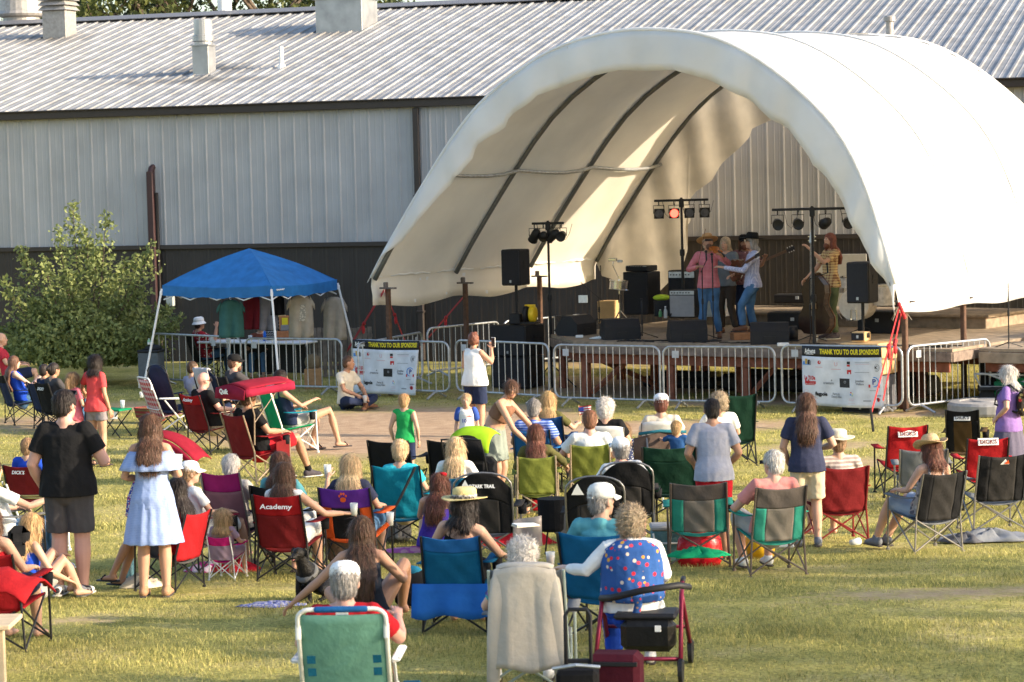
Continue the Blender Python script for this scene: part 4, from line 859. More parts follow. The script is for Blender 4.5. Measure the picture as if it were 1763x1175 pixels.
# ================= BLUE POP-UP TENT =================
bluef=cloth('blue_tent_fabric',(.025,.17,.45),rough=.6,bump=.35,bscale=5,trans=.18,spec=.25)
cA=gd(280,500,49.8); cB=gd(467,502,48.4); cC=gd(580,488,50.4); cD=cA+cC-cB; zt=(cB.z+.0)
zc=[cA,cB,cC,cD]; ctr=(cA+cC)/2; zE=cB.z
T=thing('pop_up_tent','blue pop-up canopy tent with white slanted legs over the merchandise table','tent',(ctr.x,ctr.y,0))
cor=[Vector((c.x-ctr.x,c.y-ctr.y,zE+.10)) for c in zc]; apex=Vector((0,0,zE+.76)); m=M(); 
for i in range(4):
    a,b=cor[i],cor[(i+1)%4]; rows=[]
    for r in range(11):
        t=r/10; row=[]
        for c in range(13):
            s=c/12; e=a.lerp(b,s); p=e.lerp(apex,t); ln=math.sin(math.pi*s)*(1-t); p.z+=.05*math.sin(math.pi*t)-.06*ln*t*2-.045*math.sin(math.pi*s)*(1-t)**2 +.006*math.sin(s*23+t*9)*(1-t); row.append(p)
        rows.append(row)
    m.grid(rows[::-1])
obj('canopy',m,bluef,T,True); m=M()
for i in range(4):
    a,b=cor[i],cor[(i+1)%4]; m.grid([[a.lerp(b,s/16)+Vector((0,0,-.045*math.sin(math.pi*s/16)-.20*t-.01*math.sin(s*1.7)*t)) +((a+b)/2).normalized()*(.012+.01*math.sin(s*1.3)*t) for s in range(17)] for t in (0,.25,.5,.75,1)])
obj('valance',m,bluef,T,True)
wtube=mat('white_enamel',(.72,.73,.75),rough=.35,bump=0,var=.03)
for c in cor:
    ft=Vector((c.x*1.27,c.y*1.27,.03)); q=ft.lerp(c,.97); obj('leg',M().tube([ft,q],.021,6).box(tuple(ft),(.09,.09,.02)).box(tuple(ft.lerp(c,.93)),(.05,.05,.08)),wtube,T)
for i in range(4):
    a,b=cor[i]*.99,cor[(i+1)%4]*.99; a=a-Vector((0,0,.12)); b=b-Vector((0,0,.12)); m=M(); n=4
    for k in range(n):
        p=a.lerp(b,k/n); q=a.lerp(b,(k+1)/n); z1=Vector((0,0,.06)); z2=Vector((0,0,-.13)); m.tube([p+(z1 if k%2==0 else z2),q+(z2 if k%2==0 else z1)],.011,5); m.tube([p+(z2 if k%2==0 else z1),q+(z1 if k%2==0 else z2)],.011,5)
    obj('truss',m,wtube,T)
dE=(cor[2]-cor[1]).normalized(); nE=Vector((cor[1]+cor[2])).normalized()*.045; obj('logo_mark',M().tube([cor[1]+dE*(.14+.26*i/12)+nE+Vector((0,0,-.12+.014*math.sin(i*2.3))) for i in range(13)],.010,4),white,T)
# merchandise tables
def table(label,a,b,H=.74,D=.7):
    d=b-a; L_=math.hypot(d.x,d.y); T=thing('folding_table',label,'table',(a+b)/2,math.atan2(d.y,d.x)); obj('tabletop',M().box((0,0,H),(L_,D,.045),bev=.015),mat('white_table',(.66,.68,.70),rough=.45),T)
    for sx in(-1,1):
        for sy in(-1,1): obj('leg',M().tube([(sx*(L_/2-.2),sy*(D/2-.08),0),(sx*(L_/2-.2),sy*(D/2-.08),H-.02)],.014,6),steel,T)
    return T
ta=gp(355,588,.74);tb=gp(535,590,.74); TT=table('white folding table with merchandise under the blue tent',Vector((ta.x,ta.y,0)),Vector((tb.x,tb.y,0)))
obj('table_skirt',M().box((0,.30,.40),(1.9,.02,.62)),blackp,TT)
tz=.765; tc_=(ta+tb)/2
def ont(x,dy=0): p=gd(x,585,tc_.y+dy); return Vector((p.x,tc_.y+dy+(x-445)*.0,tz))
T=thing('suitcase','open orange-brown wooden suitcase display on the merchandise table','suitcase',ont(495,.0)); obj('base',M().box((0,0,.09),(.42,.28,.18)),mat('tan_wood',(.38,.15,.06)),T); obj('lid',M().box((.02,.12,.34),(.38,.06,.30)),mat('tan_wood2',(.42,.18,.07)),T); obj('yellow_card',M().box((-.05,.08,.36),(.12,.01,.18)),byel,T); obj('price_card',M().box((-.02,-.02,.25),(.22,.02,.12),Euler((R(-15),0,0))),mat('chalk_grey',(.2,.2,.2)),T)
def chalk(label,p,w,h,frame):
    T=thing('chalkboard',label,'sign',p,0,'chalkboard signs on the merchandise table'); obj('frame',M().slab([(w/2*math.copysign(abs(math.cos(a))**.6,math.cos(a))*(1+.05*math.cos(6*a)),h/2*math.copysign(abs(math.sin(a))**.6,math.sin(a))*(1+.05*math.cos(4*a))) for a in np.linspace(0,6.283,32,endpoint=False)],.02,Matrix.Translation((0,0,h/2))@Matrix.Rotation(R(90),4,'X')),frame,T)
    obj('board',M().slab([(w*.43*math.copysign(abs(math.cos(a))**.6,math.cos(a)),h*.43*math.copysign(abs(math.sin(a))**.6,math.sin(a))) for a in np.linspace(0,6.283,32,endpoint=False)],.006,Matrix.Translation((0,-.021,h/2))@Matrix.Rotation(R(90),4,'X')),bblack,T)
    for k in range(3): obj('chalk_stroke',M().tube([(w*(-.3+.6*i/14),-.032,h*(.68-.17*k)+.012*math.sin(i*2.1+k)) for i in range(15)],.004,4),white,T)
chalk('small white-edged chalkboard sign in front of the person in the green hat',ont(465,-.1),.27,.27,white); chalk('gold-framed chalkboard standing behind the wooden suitcase',ont(487,.25)+Vector((0,0,.1)),.26,.40,mat('gold_frame',(.5,.38,.18)))
obj_=tag(obj('display_stand',M().box((0,0,.05),(.3,.1,.1)).box((0.05,.0,.25),(.3,.04,.42)),mat('cream_card',(.5,.42,.28)),None,loc=ont(500,.28)),'cream display board behind the gold-framed chalkboard','display board')
bottle('blue bottle standing on the white merchandise table',ont(456,-.2),mat('blue_bottle',(.01,.12,.55),rough=.3),.24,.032)
for k,(x,l) in enumerate([(363,'small jar at the left end of the merchandise table'),(392,'small cup on the merchandise table between the two sellers'),(431,'clear cup beside the seller in the green hat')]): tag(obj('cup',M().lathe([(.035,0),(.045,.12),(.04,.12),(.03,.01)],(0,0,0),12),clearp,None,loc=ont(x,-.1)),l,'cup',group='cups on the merchandise table')
# shirts on hangers
def shirt(label,x,y,Y,w,h,col,rz=0,sleeves=True,art=False,long=False):
    p=gd(x,y,Y); T=thing('hanging_shirt',label,'shirt',p,rz,'shirts hanging for sale under the blue tent'); mt=cloth('shirt%s'%label[:14],col,trans=.15)
    def tp(u,v): # u -1..1 , v 0..1 down
        ww=w/2*(.55+.45*min(1,v*7)) if v<.15 else w/2*(1+.04*v); return Vector((ww*u,.05*math.sin(u*6+v*2)*v-.06*math.cos(u*1.5),-h*v-(.05*u*u if v<.12 else 0)))
    m=M().grid([[tp(-1+2*i/16,j/12) for i in range(17)] for j in range(13)],.03)
    if sleeves:
        for s in(-1,1): m.grid([[Vector((s*(w*.42+ t*w*.22),0,-h*(.03+.2*t)-q*h*.17*(1-.2*t)+0)) for t in (0,.5,1)][::s] for q in (0,.5,1)],.04)
    obj('fabric',m,mt,T,True); obj('hanger',M().tube([(-w*.3,.0,-.06),(0,0,.02),(w*.3,0,-.06)],.008,5).tube([(0,0,.02),(.02,0,.08),(0,0,.11)],.005,5),blackm,T)
    if art: obj('print',M().box((.02,-.085,-h*.42),(w*.34,.006,h*.38)),mat('print_grey',(.28,.26,.22),pat='blotch',sc2=30,col2=(.5,.45,.36)),T)
    return T
shirt('teal green t-shirt hanging at the left under the blue tent',397,516,49.4,.42,.72,(.05,.14,.13),0,True)
shirt('dark red t-shirt hanging in the middle under the blue tent',434,508,50.0,.32,.66,(.14,.015,.025),0,False)
shirt('grey t-shirt hanging beside the dark red one',459,508,50.0,.36,.68,(.20,.20,.24),0,False)
shirt('black t-shirt hanging behind the near tent leg',475,498,50,.25,.5,(.015,.015,.018),0,True)
shirt('cream t-shirt with dark print hanging near the right tent leg',517,507,49.8,.42,.84,(.42,.36,.28),.1,True,True)
shirt('plain cream t-shirt hanging at the right tent leg',575,511,50.5,.40,.84,(.44,.38,.31),-.1,True)
# pallet fence
pw=mat('grey_pallet_wood',(.16,.135,.115),var=.35,scale=7,bump=.4)
for k,(x0,x1,l) in enumerate([(538,588,'grey wooden pallet leaning behind the cream shirts'),(590,640,'grey wooden pallet leaning under the canopy left corner')]):
    a=gd(x0,600,53.0-k*.3); b=gd(x1,600,52.6-k*.3); T=thing('wood_pallet',l,'pallet',((a.x+b.x)/2,(a.y+b.y)/2,0),0,'grey pallets against the wall'); L_=b.x-a.x
    n=6
    for i in range(n): obj('board',M().box((-L_/2+(i+.5)*L_/n,.12*(1),.52+.02*math.sin(i*3)),(L_/n*.86,.02,1.0)),pw,T)
    obj('rail',M().box((0,.16,.2),(L_,.06,.08)).box((0,.16,.85),(L_,.06,.08)),pw,T)
p=gd(538,612,50.2); T=thing('fabric_pile','tan wooden crate with a brown bag on top right of the merchandise table','crate',(p.x,p.y,0)); obj('crate',M().box((0,0,.2),(.32,.3,.4)),mat('tan_crate',(.33,.19,.09)),T); obj('bag',M().ell((0,0,.52),(.16,.14,.17),12),mat('brown_bag',(.16,.12,.07)),T,True)
# bin
p=gp(262,668); T=thing('rubbish_bin','dark grey rectangular rubbish bin with a green can on top, behind the left barrier','bin',p,R(-10)); obj('body',M().box((0,0,.36),(.42,.42,.72),bev=.02),mat('bin_grey',(.10,.115,.13)),T); obj('liner',M().box((0,0,.73),(.45,.45,.06),bev=.02).ell((.05,0,.78),(.18,.17,.08),12),blackp,T)
bottle('green and white drink can on top of the rubbish bin',p+Vector((-.02,-.08,.86)),mat('green_white',(.3,.55,.35),pat='stripe',sc2=60,col2=(.7,.7,.7)),.12,.034)
# round lid at far right
p=gp(1700,712); T=thing('utility_lid','round grey ribbed tank lid lying at the right edge behind the purple-shirted woman','lid',p); obj('lid',M().lathe([(.62,0),(.64,.04),(.64,.16),(.6,.2),(.45,.21),(.43,.19),(.25,.2),(.23,.22),(.01,.22)],(0,0,0),32),mat('lid_grey',(.28,.27,.26)),T); obj('skirt',M().lathe([(.60,-.02),(.61,.10)],(0,0,0),32),blackp,T)
T=thing('hand_cart','metal-framed black hand cart lying at the far right behind the barrier','cart',gp(1752,700),R(-10)); obj('frame',M().tube([(-.7,0,.55),(.6,0,.50),(.7,0,.3),(-.6,0,.33),(-.7,0,.55)],.02,6).tube([(-.5,0,.55),(.4,0,.2)],.02,6).tube([(-.5,.3,.2),(.4,0,.5)],.02,6),steel,T); obj('bed',M().box((0,.2,.3),(1.3,.5,.06)),blackp,T)
for s in(-1,1): obj('wheel',M().lathe([(.1,-.02),(.14,-.02),(.14,.02),(.1,.02)],(s*.5,.1,.14),14,rx),blackp,T)
# ================= PEOPLE =================
SK={'light':(.50,.29,.20),'pale':(.58,.37,.28),'tan':(.40,.21,.13),'warm':(.46,.25,.16),'pink':(.55,.30,.23)}
def skinm(k): return mat('skin_'+k,SK[k],rough=.55,var=.08,scale=6,bump=.08,bscale=60,spec=.35)
def hairm(name,col):
    if name in MC: return MC[name]
    m=mat(name,col,rough=.55,var=.38,scale=7,bump=.5,bscale=9,spec=.35,rnd=.35); nt=m.node_tree
    tc=[n for n in nt.nodes if n.type=='TEX_COORD'][0]; mp=nt.nodes.new('ShaderNodeMapping'); mp.inputs['Scale'].default_value=(9,9,1.6); nt.links.new(tc.outputs['Object'],mp.inputs[0])
    for n in nt.nodes:
        if n.type=='TEX_NOISE': nt.links.new(mp.outputs[0],n.inputs['Vector'])
    return m
HC={'brown':(.085,.042,.022),'dark':(.022,.015,.012),'blond':(.46,.30,.13),'lightblond':(.58,.42,.22),'white':(.62,.58,.53),'grey':(.26,.24,.22),'auburn':(.13,.050,.026),'ginger':(.20,.10,.05),'chestnut':(.10,.052,.028),'greyblond':(.36,.28,.18),'sandy':(.28,.18,.09)}
def V(*a): return Vector(a)
STAND=dict(pel=(0,0,.96),wai=(0,.01,1.12),che=(0,0,1.32),nek=(0,-.02,1.49),hed=(0,.01,1.63),sl=(-.175,-.02,1.425),sr=(.175,-.02,1.425),el=(-.235,-.04,1.13),er=(.235,-.04,1.13),wl=(-.25,.05,.89),wr=(.25,.05,.89),hl=(-.09,0,.92),hr=(.09,0,.92),kl=(-.10,.03,.50),kr=(.10,.03,.50),al=(-.11,-.01,.085),ar=(.11,-.01,.085))
SIT=dict(pel=(0,-.04,.44),wai=(0,-.10,.60),che=(0,-.16,.79),nek=(0,-.20,.955),hed=(0,-.17,1.09),sl=(-.175,-.20,.895),sr=(.175,-.20,.895),el=(-.275,-.09,.67),er=(.275,-.09,.67),wl=(-.24,.16,.65),wr=(.24,.16,.65),hl=(-.10,0,.44),hr=(.10,0,.44),kl=(-.13,.40,.50),kr=(.13,.40,.50),al=(-.13,.46,.085),ar=(.13,.46,.085))
GROUND=dict(pel=(0,0,.12),wai=(0,-.02,.29),che=(0,0,.48),nek=(0,.02,.65),hed=(0,.07,.78),sl=(-.175,.0,.58),sr=(.175,.0,.58),el=(-.25,.12,.33),er=(.25,.12,.33),wl=(-.13,.34,.24),wr=(.13,.34,.24),hl=(-.10,.05,.12),hr=(.10,.05,.12),kl=(-.34,.36,.17),kr=(.34,.36,.17),al=(.06,.46,.08),ar=(-.08,.40,.09))
KNEES=dict(GROUND,kl=(-.13,.40,.46),kr=(.13,.40,.46),al=(-.12,.62,.085),ar=(.12,.62,.085),el=(-.24,.16,.38),er=(.24,.16,.38),wl=(-.1,.40,.42),wr=(.1,.40,.42))
POSES=dict(stand=STAND,sit=SIT,ground=GROUND,knees=KNEES)
TOPZ=.118; PPL={}
def hand(m,w,d,nrm,side,curl=.5,sc=1.):
    d=d.normalized(); n=(nrm-d*nrm.dot(d)); n=n.normalized() if n.length>1e-3 else d.orthogonal().normalized(); lat=d.cross(n)*side
    m.cap([w-d*.012,w+d*.03,w+d*.075],[(.018,.026),(.017,.038),(.014,.038)],8,ref=n)
    for i,L_ in enumerate((.072,.080,.074,.058)):
        b=w+d*.078+lat*((1.5-i)*.0195); dd=d.copy(); p=[b]
        for k,f in enumerate((.45,.32,.23)):
            an=curl*(.5+.35*k); dd=(dd*math.cos(an)+n*math.sin(an)).normalized(); p.append(p[-1]+dd*L_*f)
        m.cap(p,[.0095,.009,.008,.007],6)
    b=w+d*.022+lat*.030; m.cap([b,b+lat*.022+d*.026+n*.01,b+lat*.026+d*.055+n*.024],[.012,.010,.0085],6)
def person(label,x=None,y=None,feet=None,pose='sit',H=1.70,yaw=None,dyaw=0,skin='light',J=None,w=1.,top=None,bot=None,shoes=None,hair=('short','brown'),hat=None,hd=(0,0),lean=0,face=False,zb=None,hs=1.,fem=False,curl=.45,group=None,cat='person',at=None,seed=None,socks=None,tilt=0,hatz=None,beard=None,glasses=None,twist=0):
    hs=hs*1.06; seed=seed if seed is not None else len(PPL)+1; rg=np.random.default_rng(seed)
    j={a:V(*b) for a,b in POSES[pose].items()}
    if fem:
        for a in ('sl','sr'): j[a].x*=.88
        for a in ('el','er','wl','wr'): j[a].x*=.93
    if lean or twist or tilt:
        q=Matrix.Rotation(R(twist),3,'Z')@Matrix.Rotation(R(tilt),3,'Y')@Matrix.Rotation(R(-lean),3,'X'); pv=j['pel'].copy()
        for a in ('wai','che','nek','hed','sl','sr','el','er','wl','wr'):
            f=1 if a!='wai' else .5; t=pv+q@(j[a]-pv); j[a]=j[a].lerp(t,f)
    for a,b in (J or {}).items(): j[a]=V(*b)
    hz={None:0,'cap':.012,'straw':.035,'cowboy':.045,'fedora':.035,'bucket':.03}[hat[0] if hat else None]
    if hair[0] in('puffy','curly'): hz+=.03
    tz=(j['hed'].z+TOPZ*hs+hz)
    def yw(p): return yaw if yaw is not None else -math.atan2(3.4-p.x,47.5-p.y)+R(dyaw)
    if at is not None: root=Vector(at); ya=yw(root); k=H/1.75
    elif feet is not None:
        root=gp(*feet) if zb is None else gz(*feet,zb); ya=yw(root); hx=j['hed']; 
        k=1.
        for _ in range(4): off=Matrix.Rotation(ya,3,'Z')@(hx*k); k=(gd(x,y,root.y+off.y).z-root.z)/tz
    else:
        k=H/1.75; p=gp(x,y,tz*k) if zb is None else gz(x,y,zb+tz*k); ya=yw(p); off=Matrix.Rotation(ya,3,'Z')@(j['hed']*k); root=Vector((p.x-off.x,p.y-off.y,0)); root.z=hg(root.y) if zb is None else zb
    T=thing('person',label,cat,root,ya,group); PPL[label]=(T,root,ya,k,j)
    px=FP/root.y*.58; vox=min(.019,max(.0085,1.15/px)); SM=Matrix.Scale(k,4); sk=skinm(skin); NM=lambda:M(SM)
    X=V(1,0,0); 
    # ---- body ----
    b=NM(); t=w; pel,wai,che,nek,hed=(j[a] for a in('pel','wai','che','nek','hed')); sm_=(j['sl']+j['sr'])/2; hw=.86 if fem else 1.
    xr=(j['sr']-j['sl']).normalized()
    hipx=(.165 if not fem else .170)
    tor=[pel-V(0,0,.05),pel,wai,che,sm_.lerp(che,.25),sm_+(nek-sm_)*.45]
    rad=[(.135*t,.10*t),(hipx*t,.115*t),((.135 if not fem else .118)*t,.098*t*(1+(t-1)*.8)),(.155*t*hw,.108*t),(.15*t*hw,.09*t),(.075,.06)]
    b.cap(tor,rad,14,ref=xr)
    b.cap([nek-V(0,0,.05),nek,hed-V(0,0,.03)],[.066,.058*(.5+.5*t) if not fem else .049,.052],10)
    for q_ in('sl','sr'): b.cap([nek-V(0,0,.025),j[q_].lerp(nek,.45)-V(0,0,.012),j[q_]],[.048,.052,.050],10)
    HMt=Matrix.Translation(hed)@Matrix.Rotation(R(hd[0]),4,'Z')@Matrix.Rotation(R(-hd[1]),4,'X')@Matrix.Scale(hs,4); h3=HMt.to_3x3()
    def hp(*a): return HMt@V(*a)
    b.ell(hp(0,-.005,.02),(.076*hs,.094*hs,.098*hs),14,h3.normalized() if False else Matrix.Rotation(R(hd[0]),3,'Z')@Matrix.Rotation(R(-hd[1]),3,'X'))
    HR=Matrix.Rotation(R(hd[0]),3,'Z')@Matrix.Rotation(R(-hd[1]),3,'X')
    b.ell(hp(0,.03,-.045),(.056*hs,.060*hs,.066*hs),12,HR); b.ell(hp(0,.095,-.012),(.013*hs,.018*hs,.022*hs),8,HR); b.ell(hp(0,.06,-.085),(.03*hs,.028*hs,.025*hs),8,HR)
    for s in(-1,1): b.ell(hp(s*.078,-.002,-.008),(.014*hs,.024*hs,.034*hs),8,HR)
    ex=NM()
    for s,a,c,d in((-1,'sl','el','wl'),(1,'sr','er','wr')):
        S_,E_,W_=j[a],j[c],j[d]; r=1.*(.9+.1*t)*(.86 if fem else 1)*(1+.6*max(0,t-1)); b.cap([S_,S_.lerp(E_,.45),E_,E_.lerp(W_,.3),W_],[.056*r,.050*r,.041*r,.042*r,.027*r],10)
        nrm=V(-s*.6,.35,-.5) if pose=='stand' and W_.z<E_.z-.1 else V(-s*.25,0,-1.); hand(ex,W_+(W_-E_).normalized()*.01,(W_-E_),nrm,s*(1 if True else -1),curl)
    for s,a,c,d in((-1,'hl','kl','al'),(1,'hr','kr','ar')):
        A,K_,F_=j[a],j[c],j[d]; r=(.9+.1*t)*(1+.5*max(0,t-1)); b.cap([A,A.lerp(K_,.5),K_,K_.lerp(F_,.33),F_.lerp(K_,.12),F_],[.094*r,.078*r,.058*r,.060*r,.040*r,.038*r],10)
        fd=V((F_-pel).x*.25,1,0) if pose=='stand' or F_.z>.0 else V(0,1,0)
        if pose in('ground',): fd=V(-s*.9,.4,0)
        fd=fd.normalized(); b.cap([F_-fd*.03-V(0,0,.035),F_+fd*.07-V(0,0,.045),F_+fd*.15-V(0,0,.055)],[(.036,.038),(.040,.030),(.036,.018)],10)
        if shoes:
            sh=NM(); sm2,sty=shoes if isinstance(shoes,tuple) else (shoes,'shoe')
            if sty=='shoe': sh.cap([F_-fd*.045-V(0,0,.03),F_+fd*.06-V(0,0,.037),F_+fd*.165-V(0,0,.052)],[(.044,.048),(.050,.042),(.044,.028)],12).cap([F_+V(0,0,.01),F_-V(0,0,.03)],[.046,.048],10)
            so_=NM(); P=[F_-fd*.075,F_+fd*.06,F_+fd*.20]; q=fd.cross(V(0,0,1)); 
            so_.cap([p-V(0,0,.075) if True else p for p in P],[(.040,.012),(.050,.012),(.040,.012)],12,ref=q)
            if sty=='shoe': o=solid('shoe',sh,sm2,T,vox*.8); obj('sole',so_,mat('sole_light',(.55,.52,.46)) if sm2.name.startswith('sneaker') else mat('sole_dark',(.06,.05,.045)),o,True)
            else: o=obj('sandal',so_,sm2,T,True); obj('strap',NM().tube([F_+fd*.13-V(0,0,.055)+q*.04,F_+fd*.10-V(0,0,.01),F_+fd*.13-V(0,0,.055)-q*.04],.010,6),sm2,o,True)
    solid('body',b,sk,T,vox,None,ex,it=4)
    # ---- clothing ----
    def wrk(a,f=13.): return (lambda p,sd=seed:a*1.15*wr(p,sd,f*.72)+a*.45*wr(p,sd+3,f*2.))
    g=.016
    if top:
        sty,tm=top[0],top[1]; m=NM(); lo=pel-V(0,0,.03); 
        if pose!='stand': lo=pel+V(0,-.0,.0)
        bl=(1.06 if sty in('loose','dress') else 1.)
        R2=[((hipx*t+.040)*bl,(.118*t+.044)*bl),((hipx*t+.032)*bl,(.118*t+.036)*bl),((.142*t+g)*(1.04 if not fem else .96)*bl,(.10*t*(1+(t-1)*.8)+g)*bl),(.155*t*hw+g,.108*t+g),(.15*t*hw+g,.088*t+g)]
        path=[lo-V(0,0,.03 if pose!='stand' else .07),lo+V(0,0,.02),wai,che,sm_.lerp(che,.22)]
        if sty not in('tank','off','crop','strap'): path.append(sm_+(nek-sm_)*.38); R2.append((.088*t**.5,.068*t**.5))
        if sty=='crop': path=path[2:]; R2=R2[2:]; path[0]=wai.lerp(che,.35)
        if sty in('tank','strap'): path[-1]=che.lerp(sm_,.55)
        m.tube(path,R2,16,ref=xr)
        if fem:
            fr=V(0,1,0)
            for s in(-1,1): m.ell(che+V(s*.07,.085*t,-.01),(.065,.055,.065),10)
        if sty in('tee','polo','loose','long','dress','sleeveless'):
            for q_ in('sl','sr'): m.cap([nek-V(0,.0,.052),j[q_].lerp(nek,.45)-V(0,0,.022),j[q_]],[.062,.066,.062 if sty!='sleeveless' else .058],12)
            for s,a,c,d in((-1,'sl','el','wl'),(1,'sr','er','wr')):
                S_,E_,W_=j[a],j[c],j[d]; rr=(.9+.1*t)*(.88 if fem else 1)*(1+.6*max(0,t-1))
                if sty=='long': m.tube([S_-(E_-S_)*.04-V(s*.02,0,.02),S_,S_.lerp(E_,.5),E_,E_.lerp(W_,.5),E_.lerp(W_,.93)],[.045*rr,.064*rr,.062*rr,.056*rr,.050*rr,.040*rr],10)
                elif sty=='sleeveless': m.cap([S_-V(s*.05,0,-.01),S_+V(s*.0,0,.0)],[.06*rr,.055*rr],10)
                elif sty in('tee','polo','loose','dress'): m.ell(S_,.066*rr,12); m.tube([S_-(E_-S_)*.04-V(s*.02,0,.02),S_,S_.lerp(E_,.35),S_.lerp(E_,.66)],[.045*rr,.065*rr,.067*rr,.070*rr],12)
        if sty in('tank','strap'):
            for s in(-1,1): 
                z=sm_+V(s*(.085 if sty=='tank' else .07),0,.055); wv=.022 if sty=='tank' else .010
                m.cap([che+V(s*.08,-.10*t,.06),z+V(0,-.06,-.01),z,z+V(0,.055,-.02),che+V(s*.075,.10*t,.06)],[wv,wv,wv,wv,wv],6)
        if sty=='polo' or sty=='long': m.cap([nek-V(0,.035,.045),nek-V(0,.03,.02)],[(.066,.052),(.064,.052)],12,ref=X)
        solid('shirt' if sty!='dress' else 'dress',m,tm,T,vox,wrk(.0068))
        if sty=='off':
            r_=M(SM); rows=[]
            for q in range(5):
                row=[]
                for a in range(65):
                    an=2*math.pi*a/64; fl=1+.05*math.sin(an*14+q*.3)*q/4; rx_=(.205+.022*q)*fl; ry_=(.125+.02*q)*fl; row.append(che+V(rx_*math.cos(an),ry_*math.sin(an)-.005,.085-q*.045))
                rows.append(row)
            r_.grid(rows,.006); obj('ruffle',r_,tm,T,True)
    if bot:
        sty,bm_=bot[0],bot[1]; m=NM()
        if sty in('shorts','pants','short_shorts'):
            m.tube([pel-V(0,0,.07),pel,pel.lerp(wai,.5)],[(.15*t+.012,.112*t+.012),(hipx*t+.014,.118*t+.014),(.146*t+.006,.10*t+.008)],16,ref=xr)
            m.ell(pel-V(0,0,.09),(.13*t,.112*t,.11),14)
            f={'shorts':.88,'pants':1.,'short_shorts':.48}[sty]
            for s,a,c,d in((-1,'hl','kl','al'),(1,'hr','kr','ar')):
                A,K_,F_=j[a],j[c],j[d]; r=(.9+.1*t)*(1+.5*max(0,t-1))
                if sty=='pants': m.tube([A-(K_-A)*.1,A,A.lerp(K_,.5),K_,K_.lerp(F_,.4),F_.lerp(K_,.06)],[.09*r,.108*r,.094*r,.074*r,.072*r,.062*r],12)
                else: m.tube([A-(K_-A)*.1,A,A.lerp(K_,f*.5),A.lerp(K_,f)],[.09*r,.110*r,.100*r,.098*r if sty=='shorts' else .104*r],12)
            solid('trousers' if sty=='pants' else 'shorts',m,bm_,T,vox,wrk(.008,11.))
        elif sty=='skirt':
            L_=bot[2] if len(bot)>2 else .42; fl=bot[3] if len(bot)>3 else .25
            if pose=='stand':
                m.tube([wai.lerp(pel,.3),pel,pel-V(0,0,L_*.5),pel-V(0,0,L_)],[(.135*t+g,.10*t+g),(hipx*t+g*1.3,.118*t+g*1.5),(hipx*t+.02+fl*.12,.13*t+fl*.12),(hipx*t+.02+fl*.22,.135*t+fl*.2)],20,ref=xr)
            else:
                m.tube([wai.lerp(pel,.3),pel],[(.135*t+g,.10*t+g),(hipx*t+g*1.3,.12*t+g)],16,ref=xr); m.cap([(j['hl']+j['hr'])/2,((j['kl']+j['kr'])/2).lerp(pel,.25)],[(.18*t,.10),(.20*t,.085)],14,ref=xr)
            solid('skirt',m,bm_,T,vox,lambda p,sd=seed:.006*wr(p,sd,9)+.004*np.sin(np.arctan2(p[:,1],p[:,0])*13+sd))
    if socks: 
        for d_,K_ in((j['al'],j['kl']),(j['ar'],j['kr'])): obj('sock',NM().cap([d_+V(0,0,-.02),d_.lerp(K_,.16)],[.043,.044],10),socks,T,True)
    # ---- hair ----
    hk=hair[0]; hm=hairm('hair_'+hair[1],HC[hair[1]]); m=NM(); bk=-(j['che']-j['nek']).normalized()
    def E(c,r): m.ell(hp(*c),tuple(q*hs for q in r),14,HR)
    dn=V(0,0,-1); back=HR@V(0,-1,0); 
    if hk!='bald':
        if hk in('short','crop_hair','fringe'): 
            e=.004 if hk=='crop_hair' else .012
            E((0,-.018,.035),(.078+e,.090+e,.088+e)); E((0,-.045,-.01),(.070+e,.060+e,.075+e))
        else: E((0,-.014,.034),(.091,.101,.096)); E((0,-.045,-.01),(.088,.070,.086))
        if hk=='puffy': E((0,-.02,.03),(.110,.118,.112)); E((0,-.05,-.03),(.10,.08,.09))
        if hk=='curly':
            for i in range(26): q=rg.normal(size=3); q/=np.linalg.norm(q); q[1]=-abs(q[1])*.9+.2; E((q[0]*.085,q[1]*.085-.01,q[2]*.09+.02),(.034,.034,.034))
        if hk in('bob','long','xlong','pony','bun'):
            n0=hp(0,-.05,-.02); 
            if hk=='bob': L_=.17
            elif hk=='long': L_=.36
            elif hk=='xlong': L_=.50
            else: L_=0
            if L_:
                sb=j['sl'].lerp(j['sr'],.5); p1=hp(0,-.045,-.09); p2=nek+back*.085-V(0,0,.02); p2.z=min(p2.z,p1.z-.06); pts=[hp(0,-.02,.03),p1,p2]; rr=[(.090,.086),(.094,.068),(.104,.052)]
                if L_>.2:
                    cb=che+(che-nek)*0; ybk=-(.108*t+.045); d_=(wai-nek).normalized(); d2=(che-sm_).normalized() if (che-sm_).length>.01 else V(0,0,-1)
                    p3=che+V(0,ybk,.02); p3=p3 if L_>.2 else p3; rem=L_-.12; p3=p2+((che+V(0,ybk,0))-p2).normalized()*rem*.55; p4=p3+((wai+V(0,ybk,0))-p3).normalized()*rem*.45; pts+= [p3,p4]; rr+=[(.115,.046),(.085,.030)]
                m.tube([p for p in pts],[(a*hs,c_*hs) for a,c_ in rr],14,ref=HR@X)
                for s in(-1,1): m.cap([hp(s*.072,-.0,.03),hp(s*.080,.005,-.05),hp(s*.078,-.01,-.11 if L_<.2 else -.16)],[.030*hs,.028*hs,.020*hs],8)
            if hk=='pony': m.cap([hp(0,-.09,.03),hp(0,-.14,.01),hp(0,-.145,-.09),hp(.01,-.12,-.20)],[.028,.038,.034,.014],8)
            if hk=='bun': m.ell(hp(0,-.115,.03),(.048,.042,.045),10)
        cy=hk=='curly' or hk=='puffy'; c0=hed*k
